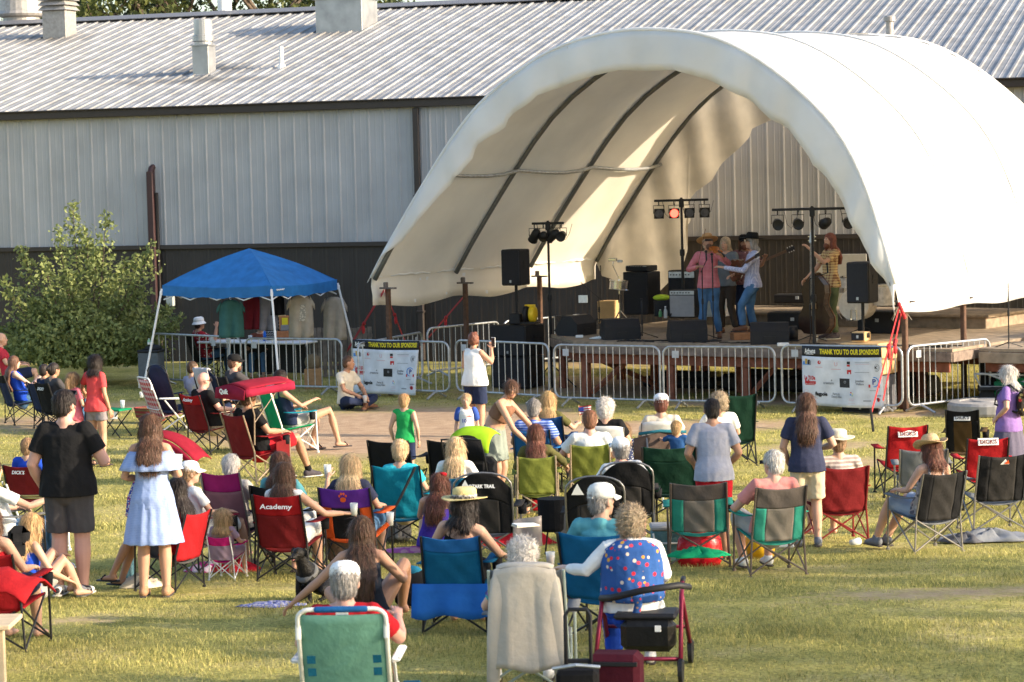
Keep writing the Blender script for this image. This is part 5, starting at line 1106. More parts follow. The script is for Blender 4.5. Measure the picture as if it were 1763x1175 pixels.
        dis=(lambda p,sd=seed,c0=c0:.009*wr(p,sd,38.)+.003*wr(p,sd+1,90.)) if cy else (lambda p,sd=seed,c0=c0:.0022*np.sin(np.arctan2(p[:,1]-c0.y,p[:,0]-c0.x)*21+4*np.sin(p[:,2]*9+sd)+sd)+.0016*np.sin(np.arctan2(p[:,1]-c0.y,p[:,0]-c0.x)*43+5*np.sin(p[:,2]*7+sd))+.0035*wr(p,sd,16.))
        cy2=hk in('puffy','curly'); solid('hair',m,hm,T,vox*.85,(dis,(4200 if hk in('long','xlong','bob') else 2200,.05 if cy2 or hk in('short','crop_hair') else .10,cy2,seed) if root.y<40 else None))
    else:
        pass
    if beard: obj('beard',NM().ell(hp(0,.055,-.085),(.052*hs,.048*hs,.055*hs),10,HR),hairm('hair_'+beard,HC[beard]),T,True)
    if face:
        dk=mat('eye_dark',(.03,.02,.018),rough=.2,bump=0); wh_=mat('eye_white',(.6,.58,.55),bump=0)
        for s in(-1,1):
            e=obj('eye',NM().ell(hp(s*.030,.0815,.012),(.0135*hs,.009*hs,.0075*hs),8,HR),wh_,T,True); obj('iris',NM().ell(hp(s*.030,.089,.012),(.006*hs,.004*hs,.006*hs),8,HR),dk,e,True)
            obj('eyebrow',NM().ell(hp(s*.030,.086,.032),(.019*hs,.006*hs,.004*hs),8,HR),hairm('hair_'+hair[1],HC[hair[1]]),T,True)
        obj('mouth',NM().ell(hp(0,.088,-.062),(.024*hs,.007*hs,.006*hs),8,HR),mat('lips',(.33,.10,.08),rough=.4,bump=0),T,True)
    if glasses:
        gm_=mat('sunglass_lens',(.02,.02,.025),rough=.1,bump=0); zf=(.085,.012) if glasses!='up' else (.045,.10)
        G=obj('sunglasses',NM().box(hp(0,zf[0]+.016,zf[1]),(.13*hs,.012,.035*hs),HR.to_4x4()),gm_,T)
        for s in(-1,1): obj('temple',NM().tube([hp(s*.066,zf[0]+.01,zf[1]),hp(s*.088,-.03,.0 if glasses!='up' else .04)],.004,5),gm_,G)
    # ---- hats ----
    if hat:
        hkd,hc=hat[0],hat[1]; tl=HR@Matrix.Rotation(R(hat[2] if len(hat)>2 else 0),3,'X')@Matrix.Rotation(R(hat[3] if len(hat)>3 else 0),3,'Z'); HT=SM@Matrix.Translation(hed)@tl.to_4x4()@Matrix.Scale(hs,4); m=M(HT)
        if hkd=='cap':
            m.lathe([(.096,.028),(.099,.06),(.094,.092),(.076,.118),(.045,.132),(.008,.136)],(0,-.008,0),20,None,.95,1.07); hh=obj('hat',m,hc,T,True)
            m=M(HT); m.grid([[V(.078*math.sin(a)*(1+.10*r),-.0+(.088+.085*r)*math.cos(a)*.98,.036-.012*r+.018*math.cos(a*1.3)-.02*r) for a in np.linspace(-1.15,1.15,11)] for r in (0,.33,.66,1)],.005); obj('brim',m,hc if len(hat)<5 else hat[4],hh,True)
            obj('adjuster_gap',M(HT).ell((0,-.094,.052),(.034,.022,.022),10),hm if hk!='bald' else sk,hh,True); obj('strap',M(HT).box((0,-.112,.036),(.06,.008,.012)),hc,hh)
        else:
            bw,ch,tp={'straw':(.175,.105,.078),'cowboy':(.17,.125,.06),'fedora':(.178,.12,.07),'bucket':(.125,.10,.07)}[hkd]
            prof=[(.088,.05),(.094,.052),(.092,.09),(tp+.012,ch+.02),(tp-.01,ch+.036),(.02,ch+(.018 if hkd in('cowboy','fedora') else .038)),(.004,ch+.016+(.02 if hkd in('straw','bucket') else 0))]
            m.lathe(prof,(0,-.008,0),22,None,.98,1.12); hh=obj('hat',m,hc,T,True)
            m=M(HT); rows=[]
            for r in np.linspace(0,1,7):
                row=[]
                for a in range(41):
                    an=2*math.pi*a/40; rad=.088+(bw-.088)*r; up_=0
                    if hkd=='cowboy': up_=.055*r*r*abs(math.cos(an))**1.5-.015*r*abs(math.sin(an))
                    elif hkd=='bucket': up_=-.055*r
                    else: up_=-.012*r+.02*r*r*abs(math.cos(an))
                    row.append(V(rad*.98*math.cos(an),rad*1.1*math.sin(an)-.008,.055+up_))
                rows.append(row)
            m.grid(rows,.005); obj('brim',m,hc,hh,True)
            if len(hat)>4: obj('band',M(HT).lathe([(.0945,.056),(.0955,.06),(.0935,.085),(.092,.086)],(0,-.008,0),22,None,.99,1.13),hat[4],hh,True)
    return T
def jw(label,name,off=(0,0,0)):            # world position of a joint of a person
    T,root,ya,k,j=PPL[label]; return root+Matrix.Rotation(ya,3,'Z')@((j[name]+V(*off))*k)
# ================= CHAIRS =================
blk=cloth('chair_black',(.014,.014,.016),trans=.0); fblack=mat('chair_tube_black',(.02,.02,.022),rough=.4,metal=.3,bump=0); fgrey=mat('chair_tube_grey',(.22,.21,.20),rough=.35,metal=.6,bump=0)
def chair(label,at,yaw,back,band=None,side=None,seat=None,frame=None,w=.54,hb=.90,arm=None,txt=None,txtm=None,tw=.2,tz=.84,mesh=None,k=1.,cup=True,group=None,style='quad',curve=.05,tsz=.07,patch=False,bandh=.14):
    frame=frame or fblack; seat=seat or back; arm=arm or back; T=thing('camp_chair',label,'chair',at,yaw,group); SM=Matrix.Scale(k,4); NM=lambda:M(SM); a=w/2*.90; rs=random.uniform(0,9); rk=.011
    yb=lambda z:-.25-.16*max(0,(z-.38))/.5
    # legs
    if style=='arch':
        m=NM(); pts=[V(-a,-.25,.36),V(-a-.01,yb(.6),.6),V(-a-.01,yb(hb-.16),hb-.16)]+[V((a+.01)*-math.cos(t),yb(hb-.10),hb-.16+.16*math.sin(t)**.7) for t in np.linspace(.25,math.pi-.25,9)]+[V(a+.01,yb(hb-.16),hb-.16),V(a+.01,yb(.6),.6),V(a,-.25,.36)]; m.tube(pts,rk,6); obj('back_frame',m,frame,T,True)
        for s in(-1,1): obj('leg',NM().tube([(s*(a+.03),-.29,0),(s*a,-.25,.45)],rk,6),frame,T); obj('leg',NM().tube([(s*(a+.03),.28,0),(s*(a+.03),.25,.60)],rk,6),frame,T)
    else:
        for s in(-1,1): obj('leg',NM().tube([(s*(a+.03),-.27,0),(s*(a+.005),-.27,.42),(s*a,yb(hb)-.01,hb)],rk,6).lathe([(.022,0),(.022,.025)],(s*(a+.03),-.27,0),8),frame,T); obj('leg',NM().tube([(s*(a+.03),.28,0),(s*(a+.03),.26,.60)],rk,6).lathe([(.022,0),(.022,.025)],(s*(a+.03),.28,0),8),frame,T)
    m=NM(); f=a+.03
    for (p,q) in [((-f,-.27,.04),(a,-.25,.38)),((f,-.272,.04),(-a,-.255,.38)),((-f,.28,.04),(a,.25,.42)),((f,.282,.04),(-a,.255,.42)),((-f,-.27,.045),(-a,.25,.42)),((-f,.28,.045),(-a,-.25,.38)),((f,-.27,.045),(a,.25,.42)),((f,.28,.045),(a,-.25,.38))]: m.tube([p,q],rk*.85,6)
    obj('cross_braces',m,frame,T)
    # backrest
    zb_=.36; ht=hb
    def bp(u,z):
        wd=a*(1+.02*math.sin(z*5)); top=ht-.028*(1-u*u) if style!='arch' else ht-.16+.16*max(0,1-abs(u)**2.6)
        zz=zb_+(top-zb_)*z; return V(wd*u,yb(zz)-curve*(1-u*u)*(1-.4*z)-.007*math.sin(u*7+z*5+rs)*math.sin(z*9+rs)-.006*math.sin((u+z*1.3)*11+rs)*(1-z)*(1-u*u),zz)
    zs=lambda z:(z-zb_)/(ht-zb_)
    nb=zs(ht-bandh) if band else 1.
    def gridp(u0,u1,z0,z1,m_,name='backrest',off=0.,n=16):
        obj(name,NM().grid([[bp(u0+(u1-u0)*i/n,z0+(z1-z0)*q/14)+V(0,off,0) for i in range(n+1)] for q in range(15)],.008),m_,T,True)
    if side: gridp(-1,-.55,0,nb,side,'side_panel',0,4); gridp(-.55,.55,0,nb,back); gridp(.55,1,0,nb,side,'side_panel',0,4)
    else: gridp(-1,1,0,nb,back)
    if band: gridp(-1.02,1.02,nb,1,band,'top_band',-.003)
    obj('seat',NM().grid([[V(a*u,-.26+.52*q/6,.37+.06*q/6-.05*(1-u*u)) for u in np.linspace(-1,1,9)] for q in range(7)],.010),seat,T,True)
    if arm!='none':
        for s in(-1,1):
            m=NM(); x0=s*(a+.03); m.grid([[V(x0+s*d*.045,.27-.50*q/6,.615-.015*math.sin(math.pi*q/6)) for d in (-1,0,1)] for q in range(7)],.012); r_=obj('armrest',m,arm,T,True)
        if cup:
            m=NM(); m.lathe([(.04,-.11),(.048,0),(.044,0),(.037,-.10)],(a+.05,.20,.60),12); obj('cup_holder',m,blk,T,True)
    if patch: obj('label_patch',NM().box((0,bp(0,zs(tz)).y-.020,tz),(tw*1.22,.006,.085),Euler((R(-16),0,0)),bev=.001),MC['white_cloth'],T)
    if txt: text(txt,T,txtm or white,Matrix.Scale(k,4)@Matrix.Translation((0,bp(0,zs(tz)).y-.034,tz))@Matrix.Rotation(R(90),4,'X')@Matrix.Rotation(R(0),4,'Y')@Matrix.Rotation(R(-18),4,'X'),tsz,.0012,width=tw)
    return T
def seated(label,x,y,H=1.7,ch=None,cl=None,chk=1.,cdy=0,**kw):
    """a person on a chair; the chair stands under the person"""
    T=person(label,x,y,H=H,**kw); _,root,ya,k,j=PPL[label]
    if ch: ch=dict(ch); st=ch.pop('fn',chair); st(cl,Vector(root)+Matrix.Rotation(ya,3,'Z')@V(0,-.02,0)*k,ya+R(cdy),k=max(.80,k)*chk if k>.75 else k*1.02,**ch)
    return T
def beach(label,at,yaw,back,band,k=1.,frame=None,arm=None,w=.56,group=None,striped=None,low=1.):
    frame=frame or mat('white_aluminium',(.70,.70,.68),rough=.3,metal=.2,bump=0); arm=arm or white; T=thing('folding_beach_chair',label,'chair',at,yaw,group); SM=Matrix.Scale(k,4); NM=lambda:M(SM); a=w/2
    yb=lambda z:-.20-.22*(z-.30)/.6
    pts=[V(-a,yb(.30),.30)]+[V(-a+.07-.07*math.cos(t),yb(.86+.06*math.sin(t)),.86+.06*math.sin(t)) for t in np.linspace(0,math.pi/2,5)]+[V(a-.07+.07*math.sin(t),yb(.86+.06*math.cos(t)),.86+.06*math.cos(t)) for t in np.linspace(0,math.pi/2,5)]+[V(a,yb(.30),.30)]
    obj('back_frame',NM().tube(pts,.014,8),frame,T,True)
    obj('lower_bar',NM().tube([(-a,yb(.42)-.02,.42),(-a+.04,yb(.40)-.03,.40),(a-.04,yb(.40)-.03,.40),(a,yb(.42)-.02,.42)],.012,8),frame,T,True)
    obj('backrest',NM().grid([[V((a-.008)*u,yb(z)-.035*(1-u*u),z) for u in np.linspace(-1,1,13)] for z in np.linspace(.26,.885,12)],.008),back,T,True)
    if band: obj('top_roll',NM().cap([(-a*.55,yb(.92)-.005,.92),(a*.55,yb(.92)-.005,.92)],[.019,.019],8),band,T,True)
    if striped:
        for s in(-1,1):
            for z in(.50,.58): obj('woven_mark',NM().grid([[V(s*(a-.04-.05*u),yb(z+h)-.017,z+h) for u in (0,1)][::s] for h in (0,.05)],.002),striped,T)
    obj('seat',NM().grid([[V((a-.01)*u,-.22+.46*q/6,.29+.05*q/6-.03*(1-u*u)) for u in np.linspace(-1,1,9)] for q in range(7)],.008),back,T,True)
    for s in(-1,1):
        obj('leg',NM().tube([(s*a,.25,.35),(s*(a+.01),-.30,.02),(s*(a+.01),-.36,.02)],.013,6),frame,T); obj('leg',NM().tube([(s*(a+.02),.30,.02),(s*(a+.02),.24,.02),(s*(a+.02),-.18,.56)],.013,6),frame,T)
        obj('armrest',NM().box((s*(a+.04),-.03,.58),(.055,.50,.028),Euler((R(-2),0,0)),bev=.01),arm,T,True)
        obj('hinge',NM().box((s*(a+.0),yb(.78)-.01,.78),(.034,.03,.10),bev=.01),arm,T)
    return T
def whitechair(label,at,yaw,k=1.,m=None,group=None):
    m=m or mat('white_resin',(.62,.62,.60),rough=.4,bump=.02); T=thing('folding_chair',label,'chair',at,yaw,group); SM=Matrix.Scale(k,4); NM=lambda:M(SM)
    obj('backrest',NM().grid([[V(.24*u*(1-.06*z*z),-.24-.10*z-.05*(1-u*u),.50+.34*z-.02*abs(u)**4*z) for u in np.linspace(-1,1,13)] for z in np.linspace(0,1,8)],.014),m,T,True); obj('seat',NM().box((0,0,.43),(.46,.44,.03),bev=.012),m,T)
    for s in(-1,1):
        obj('leg',NM().tube([(s*.22,-.30,0),(s*.22,.22,.43)],.013,6),fgrey,T); obj('leg',NM().tube([(s*.23,.28,0),(s*.23,-.2,.43),(s*.23,-.32,.82)],.013,6),fgrey,T)
    return T
def cup(label,p,beer=True,h=.13,group='plastic cups held by people'):
    T=thing('plastic_cup',label,'cup',p,0,group); obj('body',M().lathe([(.030,0),(.040,h),(.037,h),(.028,.008)],(0,0,0),14),clearp,T,True)
    if beer: obj('drink',M().lathe([(.027,.010),(.034,h*.72),(.01,h*.725)],(0,0,0),12),mat('beer',(.75,.30,.04),rough=.15,bump=0,var=0,trans=.3) if beer is True else mat('pale_drink',(.8,.75,.6),rough=.2,bump=0,var=0),T,True)
    return T
# ---- fabrics ----
c_=cloth
red=c_('red_canvas',(.34,.012,.016),trans=.15); dred=c_('dark_red_canvas',(.17,.014,.016),trans=.15); burg=c_('burgundy_canvas',(.26,.015,.04),trans=.15); navy=c_('navy_cloth',(.018,.026,.06)); nav2=c_('navy_tee',(.035,.04,.075)); blackc=c_('black_cloth',(.010,.010,.011)); wht=c_('white_cloth',(.72,.72,.70)); wht2=c_('cream_cloth',(.62,.55,.44)); dkgrey=c_('dark_grey_cloth',(.065,.06,.062)); khaki=c_('khaki_cloth',(.55,.45,.30)); jean=c_('denim',(.06,.13,.24),var=.3,scale=5); jean2=c_('green_denim',(.10,.13,.07),var=.25,scale=5); olive=c_('olive_cloth',(.09,.085,.03)); olivec=c_('olive_canvas',(.22,.25,.05),trans=.3); turq=c_('turquoise_canvas',(.01,.26,.36),trans=.25); turqc=c_('turquoise_cloth',(.03,.38,.48)); teal=c_('mint_canvas',(.05,.35,.26),trans=.3); taupe=c_('taupe_mesh',(.28,.25,.21),trans=.4); dtaupe=c_('dark_taupe_canvas',(.10,.085,.075),trans=.1); dgreen=c_('dark_green_canvas',(.005,.027,.016),trans=.1); green=c_('green_canvas',(.01,.30,.13),trans=.25); kelly=c_('kelly_green_cloth',(.02,.30,.08)); purp=c_('purple_canvas',(.12,.03,.28),trans=.2); orng=c_('orange_canvas',(.65,.10,.02),trans=.2); rblue=c_('royal_blue_cloth',(.015,.06,.42)); bluec=c_('bright_blue_canvas',(.02,.13,.36),trans=.2); tblue=c_('teal_blue_mesh',(.01,.14,.28),trans=.35); magenta=c_('magenta_canvas',(.26,.015,.12),trans=.2); mauve=c_('mauve_mesh',(.32,.17,.20),trans=.45); pinkc=c_('pink_cloth',(.60,.14,.18)); hotpink=c_('hot_pink_canvas',(.62,.02,.20),trans=.2); lilac=c_('lilac_mesh',(.50,.36,.46),trans=.4); coral=c_('coral_cloth',(.62,.07,.075)); greyt=c_('heather_grey_cloth',(.30,.31,.37)); lgrey=c_('light_grey_cloth',(.36,.34,.32)); peri=c_('periwinkle_stripe_cloth',(.25,.33,.56),pat='stripe',sc2=420,col2=(.29,.37,.59)); stripeb=c_('blue_striped_cloth',(.06,.12,.42),pat='stripe',sc2=190,col2=(.30,.38,.66)); plaidr=c_('pink_check_cloth',(.45,.09,.12),pat='plaid',sc2=260,col2=(.60,.28,.30)); plaidb=c_('blue_check_cloth',(.24,.27,.45),pat='plaid',sc2=260,col2=(.55,.55,.66)); plaidy=c_('yellow_plaid_cloth',(.60,.45,.22),pat='plaid',sc2=130,col2=(.20,.08,.05)); hawaii=c_('red_floral_cloth',(.30,.02,.03),pat='floral',sc2=16,col2=[(.7,.68,.62),(.5,.4,.35)]); tealp=c_('purple_teal_print_cloth',(.06,.05,.16),pat='blotch',sc2=22,col2=[(.05,.30,.30),(.16,.10,.30),(.08,.14,.36)]); vestp=c_('blue_printed_vest_cloth',(.03,.09,.28),pat='floral',sc2=19,col2=[(.55,.03,.05),(.65,.55,.45),(.60,.30,.05),(.55,.06,.10)]); gyp=c_('grey_print_cloth',(.35,.33,.34),pat='blotch',sc2=26,col2=[(.1,.1,.13),(.5,.48,.5)]); tan=c_('tan_rib_cloth',(.20,.10,.06)); denimg=c_('washed_green_denim',(.20,.23,.20),var=.25,scale=5); purc=c_('mauve_purple_cloth',(.22,.13,.34)); slate=c_('slate_tunic_cloth',(.10,.09,.13)); dpurp=c_('indigo_cloth',(.055,.03,.30)); brownc=c_('brown_trousers_cloth',(.045,.035,.028)); greyg=c_('grey_canvas',(.20,.21,.22),trans=.3); pinkt=c_('salmon_cloth',(.58,.22,.20)); tealsh=c_('pale_teal_cloth',(.10,.32,.36)); seaf=c_('seafoam_canvas',(.17,.37,.29),trans=.25); redshirt=c_('bright_red_cloth',(.42,.014,.022)); charc=c_('charcoal_mesh',(.045,.042,.04),trans=.35); deepteal=c_('deep_teal',(.01,.11,.19))
snk=mat('sneaker_dark',(.06,.05,.06),var=.2); snw=mat('sneaker_white',(.55,.54,.52),var=.25,scale=20,pat='blotch',sc2=14,col2=(.03,.03,.04)); brs=mat('brown_leather',(.14,.06,.03),rough=.5); tans=mat('tan_leather',(.36,.20,.11),rough=.6); grs=mat('grey_trainer',(.15,.16,.18)); flip=mat('flip_flop',(.05,.04,.04)); straw_=mat('straw',(.62,.50,.22),bump=.5,bscale=150,var=.15,scale=60); straw2=mat('pale_straw',(.70,.62,.48),bump=.5,bscale=150); strawt=mat('tan_straw',(.55,.38,.20),bump=.5,bscale=150,var=.2,scale=40); felt=mat('black_felt',(.010,.010,.010),rough=.95); feltt=mat('tan_felt',(.40,.24,.11),rough=.9); capw=c_('white_cap_cloth',(.74,.74,.74)); capk=c_('black_cap_cloth',(.012,.012,.013)); capc=c_('stone_cap_cloth',(.62,.62,.58))
UC=-0.0
# ================= standing people =================
person('heavy man standing in black t-shirt and dark grey shorts with sunglasses on his head',103,673,feet=(124,1026),pose='stand',w=1.34,skin='pink',top=('tee',blackc),bot=('shorts',dkgrey),shoes=(snw,'shoe'),hair=('short','dark'),hd=(-28,2),glasses='up',dyaw=8,J=dict(er=(.33,.02,1.14),wr=(.20,.26,1.16),el=(-.29,-.06,1.13),wl=(-.25,.10,.90)))
person('woman standing in pale blue off-shoulder dress with long brown hair',250,713,feet=(268,1028),pose='stand',fem=True,w=1.08,skin='warm',top=('off',peri),bot=('skirt',peri,.44,.42),shoes=(tans,'shoe'),hair=('long','chestnut'),hd=(10,0),dyaw=14,J=dict(er=(.27,-.02,1.16),wr=(.12,.20,1.20),el=(-.26,-.02,1.15),wl=(-.10,.20,1.12)))
T,root,ya,k,j=PPL['woman standing in pale blue off-shoulder dress with long brown hair']
obj('belt',M(Matrix.Scale(k,4)).lathe([(.150,-.02),(.153,0),(.150,.02)],(0,.01,1.10),24,None,1,.78),c_('patterned_belt',(.03,.06,.30),pat='blotch',sc2=60,col2=[(.5,.05,.08),(.5,.5,.55)]),T,True)
obj('scarf_tail',M(Matrix.Scale(k,4)).cap([(-.15,0,1.10),(-.20,.02,.95),(-.22,.03,.78)],[(.03,.02),(.045,.02),(.05,.02)],8),MC['patterned_belt'],T,True)
W1='woman in coral t-shirt and rolled denim shorts with her arm round a girl'
person(W1,164,610,feet=(169,803),pose='stand',fem=True,w=1.05,skin='warm',top=('tee',coral),bot=('short_shorts',c_('grey_denim',(.22,.20,.21),var=.2)),shoes=(flip,'sandal'),hair=('bob','dark'),hd=(38,-12),dyaw=12,J=dict(el=(-.33,.06,1.22),wl=(-.40,.20,1.13),al=(-.10,-.08,.10)))
person('girl in pink top with blond ponytail beside the woman in coral t-shirt',122,641,feet=(131,803),pose='stand',fem=True,skin='light',top=('tee',pinkc),bot=('shorts',pinkc),hair=('pony','sandy'),hs=1.1,dyaw=10,shoes=(flip,'sandal'),J=dict(er=(.27,-.04,1.16),wr=(.18,.18,1.10)))
W2='woman in white sleeveless top filming the stage with a phone'
person(W2,808,570,feet=(820,752),pose='stand',fem=True,w=1.32,skin='warm',top=('sleeveless',wht),bot=('shorts',navy),shoes=(snk,'shoe'),hair=('curly','auburn'),dyaw=-8,J=dict(er=(.30,.10,1.24),wr=(.20,.22,1.47),el=(-.27,.05,1.16),wl=(-.14,.24,1.25)))
p=jw(W2,'wr',(0.02,.03,.11)); T=thing('smartphone','black smartphone held up by the woman in the white sleeveless top','phone',p,PPL[W2][2]); obj('case',M().box((0,0,0),(.075,.010,.15)),white,T); obj('screen',M().box((0,-.0065,0),(.068,.004,.138)),mat('phone_screen',(.02,.02,.025),rough=.15,bump=0),T)
person('boy in green sleeveless shirt seen from behind',700,678,feet=(700,842),pose='stand',skin='light',hs=1.12,top=('sleeveless',kelly),bot=('shorts',navy),shoes=(snk,'shoe'),hair=('crop_hair','blond'),J=dict(el=(-.27,-.05,1.13),er=(.27,-.05,1.13)))
BJ='small blond boy facing the crowd in a white football jersey with number 10'
person(BJ,803,678,feet=(806,818),pose='stand',skin='light',hs=1.26,yaw=R(176),face=True,top=('tee',wht),bot=('shorts',navy),shoes=(snk,'shoe'),hair=('crop_hair','lightblond'),socks=wht)
T,root,ya,k,j=PPL[BJ]; SMk=Matrix.Scale(k,4)
text('10',T,MC['navy'],SMk@Matrix.Translation((.045,.150,1.20))@Matrix.Rotation(R(180),4,'Z')@Matrix.Rotation(R(90),4,'X'),.11,.004); text('USA',T,MC['banner_red'],SMk@Matrix.Translation((-.075,.150,1.30))@Matrix.Rotation(R(180),4,'Z')@Matrix.Rotation(R(90),4,'X'),.06,.003)
for s in(-1,1): obj('blue_sleeve',M(SMk).cap([V(s*.165,-.02,1.43),V(s*.19,-.025,1.34),V(s*.205,-.03,1.25)],[.07,.078,.080],10),c_('jersey_blue',(.04,.09,.36)),T,True)
person('young woman bending forward in tan crop top and denim skirt',868,655,feet=(852,868),pose='stand',fem=True,skin='warm',lean=24,top=('crop',tan),w=1.22,bot=('skirt',denimg,.36,.20),hair=('pony','chestnut'),hd=(-58,8),yaw=R(-112),tilt=0,shoes=(flip,'sandal'),face=True,J=dict(el=(-.26,.42,1.08),wl=(-.16,.56,.90),er=(.25,.40,1.05),wr=(.18,.56,.88),kl=(-.11,.10,.50),kr=(.11,.10,.50)))
person('man in heather grey t-shirt leaning forward behind the empty mint chair',1215,687,feet=(1232,962),pose='stand',w=1.15,skin='tan',top=('tee',greyt),bot=('shorts',redshirt),hair=('crop_hair','dark'),lean=8,dyaw=4,shoes=(flip,'sandal'),J=dict(el=(-.28,.02,1.15),wl=(-.20,.24,1.02),er=(.28,.02,1.15),wr=(.20,.24,1.02)))
person('man with long chestnut hair in navy t-shirt and khaki shorts',1383,677,feet=(1392,941),pose='stand',w=1.12,skin='light',top=('tee',nav2),bot=('shorts',khaki),hair=('long','chestnut'),shoes=(grs,'shoe'),dyaw=-4,J=dict(er=(.30,.0,1.16),wr=(.16,.22,1.10),el=(-.27,.0,1.14),wl=(-.20,.16,.92)))
W3='white-haired woman in mauve top and slate tunic with hand on hip'
person(W3,1727,630,feet=(1738,850),pose='stand',fem=True,w=1.15,skin='light',top=('loose',purc),bot=('skirt',slate,.48,.5),hair=('bob','white'),yaw=R(60),hd=(12,0),shoes=(snk,'shoe'),J=dict(el=(-.30,-.08,1.20),wl=(-.18,.10,1.06),er=(.24,-.05,1.12)))
T,root,ya,k,j=PPL[W3]; bp_=thing('backpack','small dark backpack with colourful embroidery on the back of the white-haired woman','backpack',jw(W3,'che',(0,-.22,-.02)),ya)
obj('bag',M().box((0,0,-.05),(.26,.13,.30),bev=.05),c_('embroidered_black',(.03,.025,.02),pat='floral',sc2=14,col2=[(.5,.05,.05),(.5,.35,.1),(.1,.2,.3)]),bp_); obj('flap',M().box((0,-.05,.07),(.25,.06,.12),bev=.03),mat('brown_leather',(.14,.06,.03)),bp_)
for s in(-1,1): obj('strap',M().tube([(s*.09,.04,.1),(s*.10,.14,.18),(s*.11,.30,.10),(s*.10,.34,-.06),(s*.10,.06,-.16)],.014,5),blackp,bp_)
# ================= musicians =================
gstage='band members on the stage'
F1='fiddler in pink checked shirt and tan hat with head bowed'
person(F1,1236,402,feet=(1222,583),zb=DZ,pose='stand',skin='tan',yaw=R(172),top=('long',plaidr),bot=('pants',jean),shoes=(brs,'shoe'),hair=('short','greyblond'),hat=('fedora',feltt),hd=(16,-22),face=True,glasses='on',group=gstage,beard='brown',J=dict(el=(-.36,.24,1.28),wl=(-.26,.50,1.42),er=(.33,.08,1.18),wr=(.16,.36,1.24),al=(-.17,.0,.085),ar=(.13,.04,.085)))
def fiddle(label,a,b):
    T=thing('fiddle',label,'violin',a); d=(b-a); q=d.to_track_quat('Y','Z').to_matrix().to_4x4(); o=[(0,-.0),(.075,.03),(.10,.10),(.055,.17),(.085,.25),(.08,.32),(0,.36)]
    pl=[(x,y) for x,y in o]+[(-x,y) for x,y in o[-2:0:-1]]; obj('body',M().slab(pl[::-1],.04,q),mat('violin_varnish',(.36,.10,.02),rough=.2,bump=0),T); obj('neck',M().box((0,.44,.03),(.025,.26,.02),None).ell((0,.58,.02),(.015,.025,.02),8) if False else M(q).box((0,.46,.045),(.028,.30,.022)).ell((0,.62,.03),(.016,.03,.022),8),blackp,T); return T
h=jw(F1,'wl'); n_=jw(F1,'nek',(-.08,.10,.05)); fiddle('brown fiddle held under the chin of the fiddler in the pink shirt',n_,h)
hb=jw(F1,'wr'); T=thing('fiddle_bow','thin fiddle bow held by the fiddler in the pink shirt','bow',hb); q=jw(F1,'hed',(.02,.32,.22))-hb; obj('stick',M().tube([(0,0,0),q*1.05],.006,5),brs,T)
G1='guitarist in pale blue checked shirt and black hat turned left'
person(G1,1298,400,feet=(1298,584),zb=DZ,pose='stand',skin='light',yaw=R(95),top=('long',plaidb),bot=('pants',jean),shoes=(brs,'shoe'),hair=('bob','grey'),hat=('fedora',felt),hd=(0,-5),glasses='on',group=gstage,J=dict(kl=(-.10,.22,.58),al=(-.10,.20,.22),el=(-.26,.20,1.16),wl=(-.10,.52,1.22),er=(.28,.05,1.14),wr=(.14,.30,1.08),kr=(.10,.04,.50),ar=(.12,-.06,.085)))
def guitar(label,c,d,nrm,sc_=1.,top_=(.10,.04,.02),rnd_=False,neck=.62,name='guitar'):
    T=thing(name,label,name,c); z=nrm.normalized(); y=(d-z*d.dot(z)).normalized(); x=y.cross(z); q=Matrix((x,y,z)).transposed().to_4x4()@Matrix.Scale(sc_,4)
    if rnd_: obj('body',M(q).lathe([(.01,-.04),(.13,-.04),(.14,0),(.14,.04),(.12,.045),(.01,.045)],(0,0,0),24),mat('banjo_head',(.62,.56,.46)),T)
    else:
        o=[(0,-.26),(.12,-.25),(.19,-.17),(.19,-.06),(.13,.03),(.14,.12),(.10,.20),(0,.22)]; pl=[(a,b) for a,b in o]+[(-a,b) for a,b in o[-2:0:-1]]; B=obj('body',M(q).slab(pl,.09,Matrix.Translation((0,0,-.045))),mat('guitar_dark',top_,rough=.25,bump=0),T); obj('sound_hole',M(q).lathe([(.05,.046),(.045,.048)],(0,.05,0),16),blackm,B)
    obj('neck',M(q).box((0,.22+neck/2-.05,.03),(.05,neck,.022)),mat('neck_wood',(.08,.04,.02),rough=.3,bump=0),T); hd_=obj('headstock',M(q).box((0,.22+neck+.03,.025),(.07,.16,.02)),blackp,T); m=M(q)
    for s in(-1,1):
        for i in range(3): m.box((s*.045,.22+neck-.01+i*.045,.025),(.03,.015,.015))
    obj('tuning_pegs',m,chrome,hd_); return T
c0=jw(G1,'wai',(.12,.22,.06)); hn=jw(G1,'wl'); guitar('dark acoustic guitar played by the guitarist in the black hat',c0,hn-c0,Vector((-.9,-.35,0)),1.)
B1='bearded banjo player half hidden behind the guitarist'
person(B1,1281,404,feet=(1284,572),zb=DZ,pose='stand',skin='tan',yaw=R(160),top=('tee',c_('floral_dark_shirt',(.20,.10,.11),pat='floral',sc2=20,col2=[(.45,.3,.3),(.1,.05,.05)])),bot=('pants',navy),shoes=(brs,'shoe'),hair=('long','auburn'),hat=('cap',capk,0),hd=(20,0),beard='auburn',face=True,group=gstage,J=dict(el=(-.34,.12,1.2),wl=(-.45,.3,1.35),er=(.33,.05,1.15),wr=(.18,.28,1.02)))
c0=jw(B1,'wai',(.10,.26,-.04)); hn=jw(B1,'wl',(-.1,0,.0)); guitar('round banjo with long dark neck held by the bearded player',c0,hn-c0,Vector((.0,-1,.1)),1.,rnd_=True,neck=.85,name='banjo')
